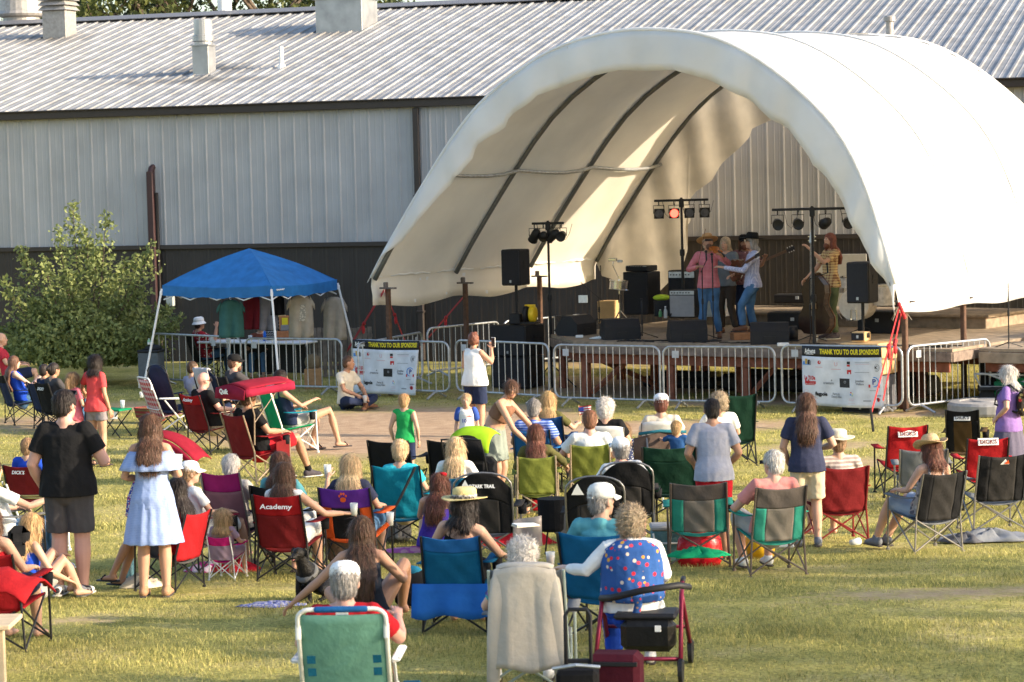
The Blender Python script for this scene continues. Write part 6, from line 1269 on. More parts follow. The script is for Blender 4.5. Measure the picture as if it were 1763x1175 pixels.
person('musician in grey t-shirt and dark trousers behind the fiddler',1251,408,feet=(1252,574),zb=DZ,pose='stand',skin='light',yaw=R(150),top=('tee',c_('blue_grey_tee',(.12,.14,.16))),bot=('pants',brownc),shoes=(brs,'shoe'),hair=('bob','greyblond'),face=True,group=gstage,J=dict(el=(-.3,.15,1.2),wl=(-.2,.36,1.3),er=(.30,.1,1.15),wr=(.16,.32,1.15),al=(-.2,.05,.085)))
BB='double bass player with long brown hair in yellow plaid shirt and green jeans'
person(BB,1413,402,feet=(1432,584),zb=DZ,pose='stand',skin='light',yaw=R(112),top=('tee',plaidy),bot=('pants',jean2),shoes=(snk,'shoe'),hair=('long','auburn'),beard='auburn',face=True,hd=(10,-6),group=gstage,J=dict(el=(-.26,.26,1.28),wl=(-.08,.42,1.50),er=(.30,.10,1.16),wr=(.20,.36,1.0)))
bpz=gz(1398,588,DZ); T=thing('double_bass','dark double bass standing upright in front of the bass player','double bass',bpz+Vector((.08,-.02,0)),R(-35)); q=Matrix.Rotation(R(90),4,'X')@Matrix.Rotation(R(0),4,'Y')
o=[(0,.0),(.20,.02),(.30,.14),(.31,.30),(.24,.42),(.19,.52),(.20,.62),(.23,.72),(.21,.86),(.12,.97),(.04,1.06),(0,1.07)]; pl=[(a,b) for a,b in o]+[(-a,b) for a,b in o[-2:0:-1]]
rim=Matrix.Translation((0,.10,.12))@q; obj('body',M().slab(pl,.19,rim),mat('bass_varnish',(.035,.018,.012),rough=.18,bump=0),T); obj('edge',M().slab([(x*1.03,y*1.01-.005) for x,y in pl],.03,Matrix.Translation((0,.12,.12))@q),mat('bass_edge',(.12,.06,.03),rough=.25,bump=0),T)
obj('neck',M().box((0,-.10,1.32),(.05,.05,.85),Euler((R(3),0,0))),mat('neck_wood',(.08,.04,.02)),T); obj('scroll',M().box((0,-.11,1.80),(.07,.07,.2),Euler((R(-14),0,0))).ell((0,-.08,1.91),(.03,.05,.05),10),mat('pale_scroll',(.45,.50,.55),rough=.3),T); obj('endpin',M().tube([(0,0,0),(0,0,.14)],.01,6),steel,T); obj('bridge',M().box((0,-.12,.62),(.12,.03,.10)),mat('maple',(.5,.35,.18)),T)
m=M()
for s in(-1.5,-.5,.5,1.5): m.tube([(s*.018,-.15,.45),(s*.018,-.175,.67),(s*.010,-.15,1.72)],.003,4)
obj('strings',m,steel,T); m=M()
for s in(-1,1):
    for i in range(2): m.box((s*.05,-.11,1.75+i*.07),(.05,.02,.02))
obj('tuning_pegs',m,chrome,T)
# ================= people at the tent =================
person('seated merchandise seller in white bucket hat and red floral shirt',343,545,pose='sit',skin='tan',H=1.78,w=1.15,yaw=R(-65),top=('tee',hawaii),bot=('pants',jean),shoes=(snk,'shoe'),hair=('short','dark'),hat=('bucket',capw),hd=(6,-5),J=dict(er=(.28,.05,.74),wr=(.08,.16,1.02),el=(-.26,.08,.72),wl=(-.12,.30,.74)))
chair('dark folding chair under the seller in the white bucket hat',PPL['seated merchandise seller in white bucket hat and red floral shirt'][1],R(-65),blackc)
person('person in olive hat sitting behind the merchandise table',447,551,pose='sit',H=1.62,skin='light',yaw=R(178),top=('tee',c_('rust_tee',(.16,.05,.03))),bot=('pants',jean),hair=('short','brown'),hat=('bucket',olive),face=True)
person('grey-haired person in navy shirt and jeans at the right end of the merchandise table',509,545,pose='sit',H=1.72,skin='tan',yaw=R(100),top=('tee',navy),bot=('pants',c_('light_denim',(.16,.24,.36))),shoes=(snk,'shoe'),hair=('short','grey'),J=dict(wr=(.10,.34,.62),wl=(-.1,.34,.62)))
chair('folding chair with blue seat and pale legs beside the merchandise table',PPL['grey-haired person in navy shirt and jeans at the right end of the merchandise table'][1],R(100),navy,frame=mat('white_aluminium',(.70,.70,.68)),arm='none')
MS='man in cream v-neck t-shirt sitting cross-legged by the left sponsor banner'
person(MS,600,613,pose='ground',H=1.80,skin='tan',yaw=R(-125),at=None,top=('tee',wht2),bot=('pants',navy),shoes=(brs,'shoe'),hair=('crop_hair','brown'),face=True,hd=(35,4),J=dict(el=(-.26,.14,.34),wl=(-.10,.36,.20),er=(.26,.16,.34),wr=(.10,.40,.22)))
cup('amber beer cup held by the cross-legged man in the cream t-shirt',jw(MS,'wr',(.0,.08,-.10)))
# ================= left group =================
seated('woman with very long brown hair and blue top at the far left with knees raised',24,613,H=1.68,fem=True,skin='pale',yaw=R(-62),top=('tank',rblue),bot=('short_shorts',jean),hair=('xlong','chestnut'),J=dict(kl=(-.12,.36,.80),al=(-.12,.60,.5),kr=(.13,.42,.70),ar=(.13,.62,.42),er=(.26,.05,.68),wr=(.16,.32,.66)),ch=dict(back=navy,band=blackc),cl='navy camp chair with black legs at the far left edge')
person('bald man in red and grey shirt partly cut off at the left edge',2,573,pose='sit',H=1.85,skin='light',top=('tee',c_('red_grey_shirt',(.4,.03,.05))),bot=('shorts',navy),hair=('bald','grey'),yaw=R(-80),face=True)
seated('person with dark bun in black chair under the small tree',93,625,H=1.66,skin='tan',yaw=R(-50),top=('tee',dkgrey),bot=('pants',jean),hair=('bun','dark'),ch=dict(back=blackc,txt="DICK'S",tw=.2,tz=.78),cl="black camp chair with white DICK'S lettering under the small tree")
seated('person with short dark hair in the shade of the small tree',77,628,H=1.55,skin='tan',yaw=R(-50),top=('tee',navy),bot=('pants',navy),hair=('short','dark'),ch=dict(back=navy),cl='dark blue camp chair in the shade of the small tree')
BM='bald man in black t-shirt sitting in a red camp chair'
seated(BM,350,641,H=1.76,w=1.2,skin='pink',yaw=R(-48),top=('tee',blackc),bot=('shorts',khaki),shoes=(flip,'sandal'),hair=('bald','grey'),glasses='on',hd=(-8,4),ch=dict(back=dred,band=red,txt='Academy',tw=.24,tz=.82,w=.58),cl='red camp chair with white lettering under the bald man')
seated('person with short brown hair and white earpiece at the top of the navy loungers',332,622,H=1.66,skin='light',yaw=R(-50),top=('tee',c_('pale_lilac_tee',(.36,.36,.46))),bot=('shorts',navy),hair=('crop_hair','brown'),J=None)
seated('person with cropped hair reclining in the left navy lounger',347,636,H=1.55,skin='light',yaw=R(-50),top=('tee',lgrey),bot=('shorts',navy),hair=('crop_hair','dark'))
def lounger(label,x,y,yawd,towel=False,hb=1.12):
    p=gp(x,y,hb); T=chair(label,Vector((p.x,p.y,hg(p.y))),R(yawd),navy,band=None,hb=hb,w=.54,style='arch',curve=.0,group='navy padded loungers at the left'); return T
lounger('tall navy padded lounger behind the bald man',308,625,-45); TL=lounger('tall navy padded lounger with a grey towel over its top',388,632,-40)
T0=TL.location; m=M(); rows=[[Vector((-.18+.36*i/8,-.50+.012*math.sin(i*2),1.02+.02*math.cos(i))) if False else Vector((-.20+.34*i/8,y_+.012*math.sin(i*1.9+q),z_)) for i in range(9)] for q,(y_,z_) in enumerate([(-.37,.62),(-.42,.80),(-.50,1.0),(-.53,1.12),(-.50,1.145),(-.46,1.12),(-.44,.95)])]; m.grid(rows,.015); tag(obj('towel',m,c_('grey_towel',(.38,.38,.41)),None,True,loc=T0,rz=R(-40)),'light grey towel draped over the back of the right navy lounger','towel')
seated('bearded man in black cap and dark t-shirt sitting behind the red canopy chair',404,610,H=1.78,w=1.2,skin='light',yaw=R(-60),top=('tee',dkgrey),bot=('shorts',khaki),hair=('short','brown'),beard='brown',hat=('cap',capk,0),hd=(-10,0),J=dict(er=(.27,.0,.72),wr=(.2,.3,.64)),ch=dict(back=blackc),cl='black camp chair under the bearded man in the black cap')
CM='man in black t-shirt shaded by a red chair canopy with red-laced sneaker'
seated(CM,428,668,H=1.86,w=1.1,skin='tan',yaw=R(-48),top=('tee',blackc),bot=('shorts',redshirt),shoes=(snk,'shoe'),hair=('short','brown'),socks=blackc,J=dict(kr=(.14,.46,.54),ar=(.12,.66,.09),kl=(-.12,.44,.52),al=(-.12,.42,.085)),ch=dict(back=dred,band=None,frame=mat('brass_tube',(.35,.26,.18),rough=.4,metal=.4,bump=0)),cl='dark red camp chair with brown frame under the red canopy')
T,root,ya,k,j=PPL[CM]; T=thing('chair_canopy','red and burgundy sunshade canopy clipped above the dark red chair','sunshade',root,ya)
cz=1.30; fr=[(-.36,-.52),(.36,-.52),(.36,.42),(-.36,.42)]; m=M(); rows=[[Vector((-.33+.66*i/10,-.46+.80*q/8,cz+.06*math.sin(math.pi*i/10)+.02*math.sin(math.pi*q/8)+.05*q/8)) for i in range(11)] for q in range(9)]; m.grid(rows,.01); obj('top',m,c_('sunshade_red',(.26,.014,.03),trans=.2),T,True)
m=M().grid([[Vector((-.33+.66*i/10,-.48-.02*q,cz-.01+.06*math.sin(math.pi*i/10)*(1-q)-.13*q)) for i in range(11)] for q in (0,.5,1)],.008); vb=obj('rear_flap',m,burg,T,True)
for s in(-1,1): obj('side_flap',M().grid([[Vector((s*(.33+.015*q),-.48+.82*i/10,cz-.10*q+.05*i/10)) for i in range(11)][::s] for q in (0,1)],.006),burg,T,True)
text('Quik',T,white,Matrix.Translation((-.10,-.525,cz-.04))@Matrix.Rotation(R(90),4,'X'),.09,.004,width=.2)
for s in(-1,1): obj('strut',M().tube([(s*.30,-.33,.55),(s*.33,-.34,.95),(s*.31,-.42,cz-.02)],.010,6).tube([(s*.33,-.34,.85),(s*.32,.10,cz)],.007,5),MC['brass_tube'],T)
obj('cup_pouch',M().grid([[Vector((.33+.0*q,.0+.22*i,.56-.26*q+.03*i)) for i in (0,.5,1)] for q in (0,.5,1)],.01),dred,T)
TW='woman with short dark hair and navy tank top in a green chair, legs crossed'
seated(TW,484,638,H=1.78,fem=True,skin='warm',yaw=R(-62),top=('tank',navy),bot=('short_shorts',lgrey),shoes=(flip,'sandal'),hair=('short','dark'),J=dict(kr=(.14,.52,.60),ar=(.12,.66,.12),kl=(-.12,.44,.48),al=(-.10,.34,.09),er=(.26,.02,.70),wr=(.14,.26,.76)),ch=dict(back=green,frame=mat('white_aluminium',(.7,.7,.68)),arm=turq,hb=.98),cl='bright green camp chair with white frame under the woman in the tank top')
# webbed lawn chair, green side table, basket
p=gp(292,745); wc=c_('red_white_webbing',(.45,.04,.05),pat='plaid',sc2=75,col2=(.60,.52,.50)); T=beach('red and white webbed lawn chair with aluminium frame at the left',p,R(-62),wc,None,1.0,frame=mat('white_aluminium',(.7,.7,.68)))
p=gp(200,752); T=thing('camp_side_table','green folding camp side stool with black legs and a clear cup on it','side table',p,R(-30)); obj('tabletop',M().box((0,0,.44),(.42,.34,.03)),green,T)
for a,b in(((-.2,-.15,0),(.2,-.15,.43)),((.2,-.15,0),(-.2,-.15,.43)),((-.2,.15,0),(.2,.15,.43)),((.2,.15,0),(-.2,.15,.43))): obj('leg',M().tube([a,b],.011,6),fblack,T)
cup('clear plastic cup on the green camp side stool',p+Vector((.12,0,.455)),False); tag(obj('paper',M().box((0,-.19,.36),(.12,.01,.12)),white,None,loc=p),'white paper label hanging from the green side stool','paper')
p=gp(262,728); T=thing('basket','red striped woven basket with a handle behind the dress woman','basket',p,R(-20)); obj('body',M().lathe([(.16,0),(.24,.10),(.27,.26),(.25,.26),(.15,.04)],(0,0,0),20,None,1.2,.8),c_('red_brown_stripe',(.22,.04,.04),pat='stripe',sc2=90,col2=(.15,.13,.06)),T); obj('handle',M().tube([(.16,0,.25),(.20,0,.36),(.26,0,.39),(.31,0,.26)],.012,6),brs,T)
p=gp(245,712); cup('white plastic cup standing by the red striped basket',p+Vector((0,0,.28)),False,.1)
T=thing('chair_canopy','burgundy chair sunshade lying tipped over behind the woman in the pale blue dress','sunshade',gp(312,795),R(-20)); rows=[[Vector((-.33+.70*i/10,-.25+.5*q/6,.40-.38*i/10+.10*math.sin(math.pi*i/10)+.06*math.sin(math.pi*q/6))) for i in range(11)] for q in range(7)]; obj('top',M().grid(rows,.01),MC['sunshade_red'],T,True); obj('rear_flap',M().grid([[Vector((-.33+.70*i/10,-.26,.38-.38*i/10+.10*math.sin(math.pi*i/10)-.12*q)) for i in range(11)] for q in (0,1)],.008),burg,T,True); obj('pole',M().tube([(-.2,-.2,0),(-.2,-.25,.35)],.012,6),MC['brass_tube'],T)
# ================= middle left =================
seated('woman in white cap and white top beside the brown-haired woman',327,793,H=1.6,fem=True,skin='light',dyaw=-30,top=('tee',wht),bot=('shorts',wht),hair=('short','sandy'),hat=('cap',capw,0),hd=(-25,0),ch=dict(back=burg),cl='burgundy camp chair under the woman in the white cap')
seated('white-haired man in the tall magenta and mauve chair',398,782,H=1.66,skin='pink',top=('tee',lgrey),bot=('shorts',navy),hair=('short','white'),ch=dict(back=mauve,band=magenta,frame=fgrey,hb=1.06,bandh=.2,w=.50),cl='tall magenta chair with mauve mesh back and grey frame')
seated('toddler with blond hair in the small pink chair',383,875,H=.98,skin='light',hs=1.3,top=('tee',lilac),bot=('shorts',lilac),hair=('bob','blond'),ch=dict(back=lilac,band=hotpink,seat=hotpink,arm=hotpink,frame=mat('white_aluminium',(.7,.7,.68)),hb=.78,w=.46,bandh=.15,cup=False),cl="small child's chair with hot pink band and white frame",chk=.98)
seated('woman with long brown hair in pale teal shirt behind the red Academy chair',482,777,H=1.72,fem=True,skin='light',top=('tee',tealsh),bot=('shorts',wht),hair=('long','brown'),ch=dict(back=blackc),cl='black camp chair under the woman in the pale teal shirt')
GR='girl with brown hair in the red camp chair holding a cup to the right'
seated(GR,489,795,H=1.66,fem=True,skin='light',top=('sleeveless',wht),bot=('shorts',wht),hair=('long','chestnut'),shoes=(flip,'sandal'),J=dict(er=(.38,-.05,.68),wr=(.52,.14,.66)),ch=dict(back=dred,band=red,txt='Academy',tw=.34,tz=.80,w=.56,hb=.92,bandh=.2),cl='red camp chair with white Academy lettering on its top band')
cup('nearly empty plastic cup held out by the girl in the red camp chair',jw(GR,'wr',(.09,.06,-.03)),'pale',.12)
BW='woman with long straight blond hair in the purple and orange chair'
seated(BW,603,780,H=1.70,fem=True,skin='light',top=('tee',nav2),bot=('shorts',jean),hair=('long','lightblond'),J=dict(el=(-.33,.0,.72),wl=(-.36,.20,.92)),ch=dict(back=blackc,band=purp,side=orng,seat=orng,arm=orng,w=.60,hb=.90,bandh=.2),cl='purple and orange camp chair with a black centre and an orange paw print')
T,root,ya,k,j=PPL[BW]; cup('white cup with straw raised by the woman with long straight blond hair',jw(BW,'wl',(-.02,.06,.0)),'pale',.13)
chT=[o for o in C.objects if o.get('label','').startswith('purple and orange')][0]; kk=k; m=M(Matrix.Scale(kk,4)); zc=.80; yy=-.25-.16*(zc-.38)/.5-.075
def dot(m,x,z,rx_,rz_): m.add([V(x+rx_*math.cos(a),yy-.0+(z-zc)*-.3,z+rz_*math.sin(a)) for a in np.linspace(0,6.283,14,endpoint=False)],[tuple(range(14))])
dot(m,.0,zc-.02,.032,.026)
for x,z in((-.035,.02),(-.013,.042),(.013,.042),(.035,.02)): dot(m,x,zc+z,.011,.014)
obj('paw_print',m,orng,chT)
seated('woman with short pale hair in turquoise shirt and turquoise chair',689,757,H=1.70,w=1.1,fem=True,skin='light',top=('tee',turqc),bot=('shorts',khaki),hair=('short','lightblond'),dyaw=4,ch=dict(back=turq,seat=deepteal,w=.60,hb=.96,cup=True),cl='turquoise camp chair with a black diagonal strap')
chT=[o for o in C.objects if o.get('label','').startswith('turquoise camp chair')][0]; obj('strap',M().tube([(.22,-.45,.92),(.05,-.42,.6),(-.12,-.38,.32)],(.015),4),blackp,chT)
seated('woman with long pale blond hair and white t-shirt in a teal chair',784,752,H=1.70,fem=True,skin='light',top=('tee',wht),bot=('shorts',jean),hair=('long','lightblond'),ch=dict(back=deepteal,w=.50,hb=.80),cl='low teal camp chair under the woman in the white t-shirt')
def ch(label,x,y,yawd,**k):
    p=gp(x,y); return chair(label,p,R(yawd),**k)
ch('empty black camp chair behind the woman in turquoise',690,868,-18,back=blackc,w=.60,hb=.84,band=None,seat=olivec)
ch('empty black camp chair behind the woman in the white t-shirt',790,868,-14,back=blackc,w=.60,hb=.84)
RH='red-haired woman with red bow sitting on the ground in an indigo dress'
person(RH,757,815,pose='knees',H=1.66,fem=True,skin='light',top=('tank',dpurp),bot=('skirt',dpurp),hair=('long','auburn'),tilt=6,J=dict(kl=(-.20,.36,.30),kr=(.10,.40,.28),al=(-.1,.55,.08),ar=(.2,.58,.08)))
T,root,ya,k,j=PPL[RH]; obj('hair_bow',M(Matrix.Scale(k,4)).ell(j['hed']+V(.045,-.04,.115),(.05,.03,.025),10),redshirt,T,True)
SH='woman in wide yellow straw hat sitting in the bright blue chair'
seated(SH,800,836,H=1.70,fem=True,skin='light',dyaw=0,top=('strap',blackc),bot=('shorts',blackc),hair=('bob','dark'),hat=('straw',straw_,-6,0,c_('hat_band',(.45,.42,.38))),hd=(-30,-4),tilt=8,J=dict(er=(.34,-.02,.66),wr=(.33,.22,.62)),ch=dict(back=tblue,band=bluec,hb=.86,w=.54,bandh=.12),cl='blue camp chair with teal mesh back and a blue skirt of fabric')
T,root,ya,k,j=PPL[SH]; m=M(); m.grid([[Vector((-.33+.66*i/12,-.33-.02*math.sin(i*1.3)*q-.07*q,.44-.26*q-.02*math.sin(i*.9)*q)) for i in range(13)] for q in (0,.25,.5,.75,1)],.012); m.grid([[Vector((.34+.05*q-.0*i,-.40+.14*i,.46-.62*q*.95+.04*i)) for i in (0,.5,1,1.5,2)] for q in (0,.3,.6,.9)],.012); tag(obj('blue_jacket',m,c_('blue_nylon',(.015,.10,.34),bump=.4,bscale=8),None,True,loc=root,rz=ya),'bright blue fabric hanging round the seat of the blue chair','jacket')
# arch chairs
og='black padded chairs with rounded backs'
def ozark(label,x,y,yawd,txt=True,w=.62,k=1.,hb=.98,lg=True):
    p=gp(x,y); T=chair(label,p,R(yawd),back=charc,band=blackc,side=blackc,seat=c_('grey_seat',(.10,.10,.10)),frame=fgrey,w=w,hb=hb,style='arch',bandh=.26,txt='OZARK TRAIL' if txt else None,tw=.26,tz=hb-.13,group=og,k=k,tsz=.05)
    if lg: yy=-.25-.16*(hb-.5)/.5-.06; obj('mountain_logo',M(Matrix.Scale(k,4)).add([V(-.22,yy,hb-.17),V(-.10,yy,hb-.17),V(-.16,yy-.02,hb-.06),V(-.19,yy-.012,hb-.11),V(-.135,yy-.012,hb-.11)],[(0,1,4,2,3)]),white,T)
    return T
ozark('rounded black chair with white OZARK TRAIL lettering behind the straw hat woman',842,973,-6,k=1.0); ozark('rounded black chair behind the man in the stone-coloured cap',1030,985,-4,txt=False,w=.60); ozark('rounded black chair standing behind two others, right of centre',1081,938,-2,txt=False,w=.60,lg=False,hb=.94)
T=thing('cooler','small black cooler bag with a grey side at the left of the capped man','cooler',gp(955,955),R(-8)); obj('bag',M().lathe([(.14,0),(.16,.03),(.17,.34),(.15,.34)],(0,0,.25),18),blackc,T); obj('side_pocket',M().box((.12,-.05,.36),(.22,.12,.30),bev=.03),c_('grey_nylon',(.16,.15,.14)),T)
for s in(-1,1): obj('leg',M().tube([(s*.10,0,0),(s*.06,0,.3)],.01,5),fblack,T)
# stroller lime canopy
T=thing('stroller','baby stroller with lime green and black hood','stroller',gp(822,880),R(-20)); m=M(); rows=[]
for q in range(9):
    a=math.pi*(.05+.62*q/8); rows.append([Vector((-.27+.54*i/12,-.30*math.cos(a)*1.0,.70+.34*math.sin(a)*(1-.25*abs(-1+2*i/12)**3))) for i in range(13)])
obj('hood',m.grid(rows,.012),c_('lime_hood',(.32,.55,.02),trans=.2,bump=.1),T,True); obj('hood_lining',M().grid([[Vector((-.245+.49*i/10,-.32,.66+.30*q*(1-abs(-1+2*i/10)**2.5)**.5)) for i in range(11)] for q in (0,.5,1)],.01),blackc,T,True); obj('seat',M().box((0,-.0,.48),(.44,.40,.35),bev=.06),blackc,T)
for s in(-1,1): obj('handle',M().tube([(s*.25,-.2,.3),(s*.26,-.42,.75),(s*.25,-.5,.92),(0,-.52,.94)],.013,6),fblack,T); obj('wheel',M().lathe([(.09,-.02),(.12,-.015),(.12,.015),(.09,.02)],(s*.27,-.25,.12),16,ry),blackp,T); obj('wheel',M().lathe([(.07,-.02),(.09,-.015),(.09,.015),(.07,.02)],(s*.22,.35,.09),16,ry),blackp,T)
# ================= centre group =================
seated('man in blue striped polo shirt with cropped grey hair',919,687,H=1.80,w=1.15,skin='tan',top=('polo',stripeb),bot=('shorts',khaki),hair=('crop_hair','grey'),dyaw=2,ch=dict(back=bluec,w=.5,hb=.86,curve=.02),cl='blue camp chair under the man in the striped polo shirt')
FB='woman with very long blond hair and olive sleeve holding a small flag'
seated(FB,943,674,H=1.72,fem=True,skin='light',top=('tee',olive),bot=('shorts',navy),hair=('xlong','blond'),J=dict(er=(.30,.0,.70),wr=(.32,.22,.74)),ch=dict(back=c_('navy_blue_canvas',(.01,.05,.16))),cl='navy camp chair under the woman with the small flag')
p=jw(FB,'wr',(.03,.05,.02)); T=thing('hand_flag','small American flag on a stick held by the long-haired blond woman','flag',p,R(-10)); obj('stick',M().tube([(0,0,-.05),(-.02,0,.22)],.005,5),mat('maple',(.5,.35,.18)),T)
for i in range(7): obj('stripe',M().grid([[V(-.02+.17*u,.01*math.sin(u*6),.20-.016*(i+q)+.02*u-.05*(1-u)*0) for u in np.linspace(0,1,6)] for q in (0,1)],.003),redst if i%2==0 else white,T)
obj('canton',M().box((.015,-.004,.165),(.07,.006,.055)),MC['navy'],T)
seated('woman with auburn hair in olive jacket in the left olive chair',922,730,H=1.66,fem=True,skin='light',top=('long',olive),bot=('pants',blackc),hair=('long','auburn'),dyaw=10,J=dict(er=(.33,-.1,.74),wr=(.36,.12,.66)),ch=dict(back=olivec,frame=mat('tan_tube',(.35,.28,.2),rough=.4,metal=.3,bump=0),w=.52,hb=.84,cup=False),cl='light olive camp chair with tan legs, left of the pair')
seated('ginger-haired man in white t-shirt in the right olive chair',1015,706,H=1.80,w=1.15,skin='pink',top=('tee',wht),bot=('shorts',navy),hair=('crop_hair','ginger'),dyaw=6,J=dict(el=(-.34,-.05,.68),wl=(-.38,.12,.58)),ch=dict(back=olivec,frame=MC['tan_tube'],w=.50,hb=.84,curve=.02,cup=False),cl='light olive camp chair under the man in the white t-shirt')
T=thing('pouch','red pouch with an orange bottle hanging on the left olive chair','pouch',gp(925,868,.16)); obj('pouch',M().box((0,0,.0),(.13,.06,.16),bev=.02),redshirt,T); obj('bottle',M().lathe([(.028,0),(.028,.10),(.012,.14),(.012,.17)],(-.02,0,.02),10),orng,T,True)
def seated2(*a,**k): return seated(*a,**k)
for lb,x,y,hr,tp,hat_,cl in (('older woman with white bun of hair and black top in a white chair',1042,683,('puffy','white'),('tee',blackc),None,'white folding chair under the white-haired woman in black'),('person in white cap and cream t-shirt in a white chair',1138,678,('short','auburn'),('tee',wht2),('cap',capw,0),'white folding chair under the person in the cream t-shirt')):
    person(lb,x,y,pose='sit',H=1.74,skin='light',top=tp,bot=('shorts',navy),hair=hr,hat=hat_,w=1.1); T_,root,ya,k,j=PPL[lb]; whitechair(cl,root+Matrix.Rotation(ya,3,'Z')@V(0,-.02,0),ya,1.05)
person('small child with straw-blond hair sitting low beside the stroller',1073,728,pose='sit',H=1.25,hs=1.15,skin='light',top=('tee',c_('dotted_navy',(.03,.04,.10),pat='floral',sc2=40,col2=(.5,.5,.5))),bot=('shorts',navy),hair=('bob','sandy'))
LC='man in white cap and sunglasses leaning sideways in a dark green chair'
seated(LC,1066,752,H=1.68,skin='pink',top=('tee',wht),bot=('shorts',navy),hair=('short','grey'),hat=('cap',capw,0),glasses='on',hd=(40,-15),tilt=-6,J=dict(el=(-.38,-.05,.60),wl=(-.42,-.02,.48)),ch=dict(back=dgreen,w=.62,hb=.84,frame=fblack),cl='wide dark green camp chair under the leaning man')
ch('empty dark green camp chair in front of the toddler in blue',1155,898,-4,back=dgreen,band=c_('darkest_green',(.008,.035,.022)),w=.68,hb=.92,bandh=.16)
ST='toddler in blue shirt holding the bar of the brown stroller'
person(ST,1163,722,pose='sit',H=.98,hs=1.30,skin='light',top=('tee',c_('blue_tee',(.02,.07,.20))),bot=('shorts',navy),hair=('crop_hair','blond'),at=(1.97,31.5,.36),J=dict(el=(-.32,.08,.80),wl=(-.40,.22,.86)),hd=(-15,0))
# raise the toddler into the stroller: stroller placed beneath
T_,root,ya,k,j=PPL[ST]
T=thing('stroller','brown stroller with grab bar in front of the toddler in blue','stroller',Vector((root.x,root.y,hg(root.y))),ya+R(5)); obj('seat',M().box((0,-.04,.50),(.40,.30,.14),bev=.04),c_('brown_stroller',(.10,.07,.055)),T); obj('side_panel',M().grid([[Vector((-.52+.50*u,.05+.1*u,.52+.32*q+.1*u*q)) for u in np.linspace(0,1,6)] for q in (0,.5,1)],.03),MC['brown_stroller'],T,True); obj('grab_bar',M().tube([(-.46,.02,.90),(-.20,.12,.92),(.12,.12,.90)],.02,8),c_('bar_grip',(.02,.12,.16)),T,True)
for s in(-1,1): obj('frame_tube',M().tube([(-.10+s*.22,-.25,.12),(-.15+s*.22,.12,.90)],.014,6),fgrey,T); obj('wheel',M().lathe([(.10,-.02),(.13,-.015),(.13,.015),(.10,.02)],(-.1+s*.28,-.2,.13),16,ry),blackp,T)
seated('grey-haired person with white collar in the tall dark green chair near the barrier',1237,673,H=1.72,skin='light',top=('tee',wht),bot=('shorts',navy),hair=('puffy','greyblond'),dyaw=15,J=None)
ch('dark green camp chair turned sideways, right of the man in heather grey',1264,802,8,back=dgreen,w=.50,hb=1.02,curve=.02)
bottle('clear water bottle in the arm of the sideways dark green chair',gp(1291,800)+Vector((.0,0,.62)),clearp,.24,.036)
WM='white-haired man with sunglasses in salmon shirt leaning back in a mint chair'
seated(WM,1330,775,H=1.70,w=1.1,skin='pink',top=('tee',pinkt),bot=('shorts',lgrey),shoes=(wht,'shoe'),hair=('short','white'),glasses='on',hd=(28,0),dyaw=14,J=dict(el=(-.34,-.02,.66),wl=(-.28,.22,.64),kl=(-.20,.44,.52)),ch=dict(back=taupe,band=dtaupe,side=teal,seat=teal,arm=teal,frame=mat('brown_tube',(.12,.095,.08),rough=.4,metal=.4,bump=0),w=.56,hb=.90,bandh=.2),cl='mint and taupe camp chair under the man in the salmon shirt',cdy=0)
ch('empty mint and taupe camp chair with see-through taupe back',1204,972,-3,back=taupe,band=dtaupe,side=teal,seat=teal,arm=teal,frame=MC['brown_tube'],w=.60,hb=.86,bandh=.16)
seated('person in white straw hat and striped shirt in a dark red chair',1442,736,H=1.72,w=1.05,skin='light',dyaw=10,top=('tee',c_('striped_pale_cloth',(.30,.24,.22),pat='stripe',sc2=150,col2=(.50,.44,.40))),bot=('shorts',khaki),hair=('crop_hair','sandy'),hat=('straw',straw2,0),J=dict(er=(.30,-.02,.68),wr=(.30,.24,.60)),ch=dict(back=dred,frame=mat('dark_red_tube',(.20,.02,.02),rough=.4,metal=.2,bump=0),w=.58,hb=.86,cup=False),cl='all dark red camp chair with red legs under the white straw hat')
# empty chair folded (white/black) between
ch('low empty camp chair with white legs between the green chairs and the mint chair',1192,880,-60,back=greyg,frame=mat('white_aluminium',(.7,.7,.68)),w=.45,hb=.45,cup=False)
# ================= right group =================
CW='woman with auburn hair in tan cowboy hat in the grey mesh chair'
seated(CW,1603,746,H=1.68,fem=True,skin='light',dyaw=20,yaw=None,top=('tank',gyp),bot=('shorts',c_('pale_denim',(.28,.34,.44))),shoes=(grs,'shoe'),hair=('bob','auburn'),hat=('cowboy',strawt,-8),hd=(10,8),J=dict(kl=(-.20,.36,.50),al=(-.28,.52,.09),kr=(.02,.38,.52),ar=(-.16,.50,.09)),ch=dict(back=charc,side=blackc,arm=greyg,seat=greyg,frame=fgrey,w=.58,hb=.88),cl='grey mesh camp chair under the woman in the cowboy hat')
ch('empty grey mesh camp chair with orange and white mountain mark at the right edge',1708,914,8,back=charc,side=blackc,arm=greyg,seat=greyg,frame=fgrey,w=.60,hb=.88)
chT=[o for o in C.objects if o.get('label','').startswith('empty grey mesh camp chair with orange')][0]
obj('mark',M().add([V(-.05,-.46,.78),V(.05,-.46,.78),V(.0,-.485,.84)],[(0,1,2)]),white,chT); obj('mark',M().add([V(-.01,-.468,.785),V(.05,-.468,.785),V(.03,-.49,.83)],[(0,1,2)]),orng,chT)
ch('grey camp chair half hidden behind the woman in the cowboy hat',1588,885,-5,back=greyg,frame=fgrey,w=.60,hb=.80)
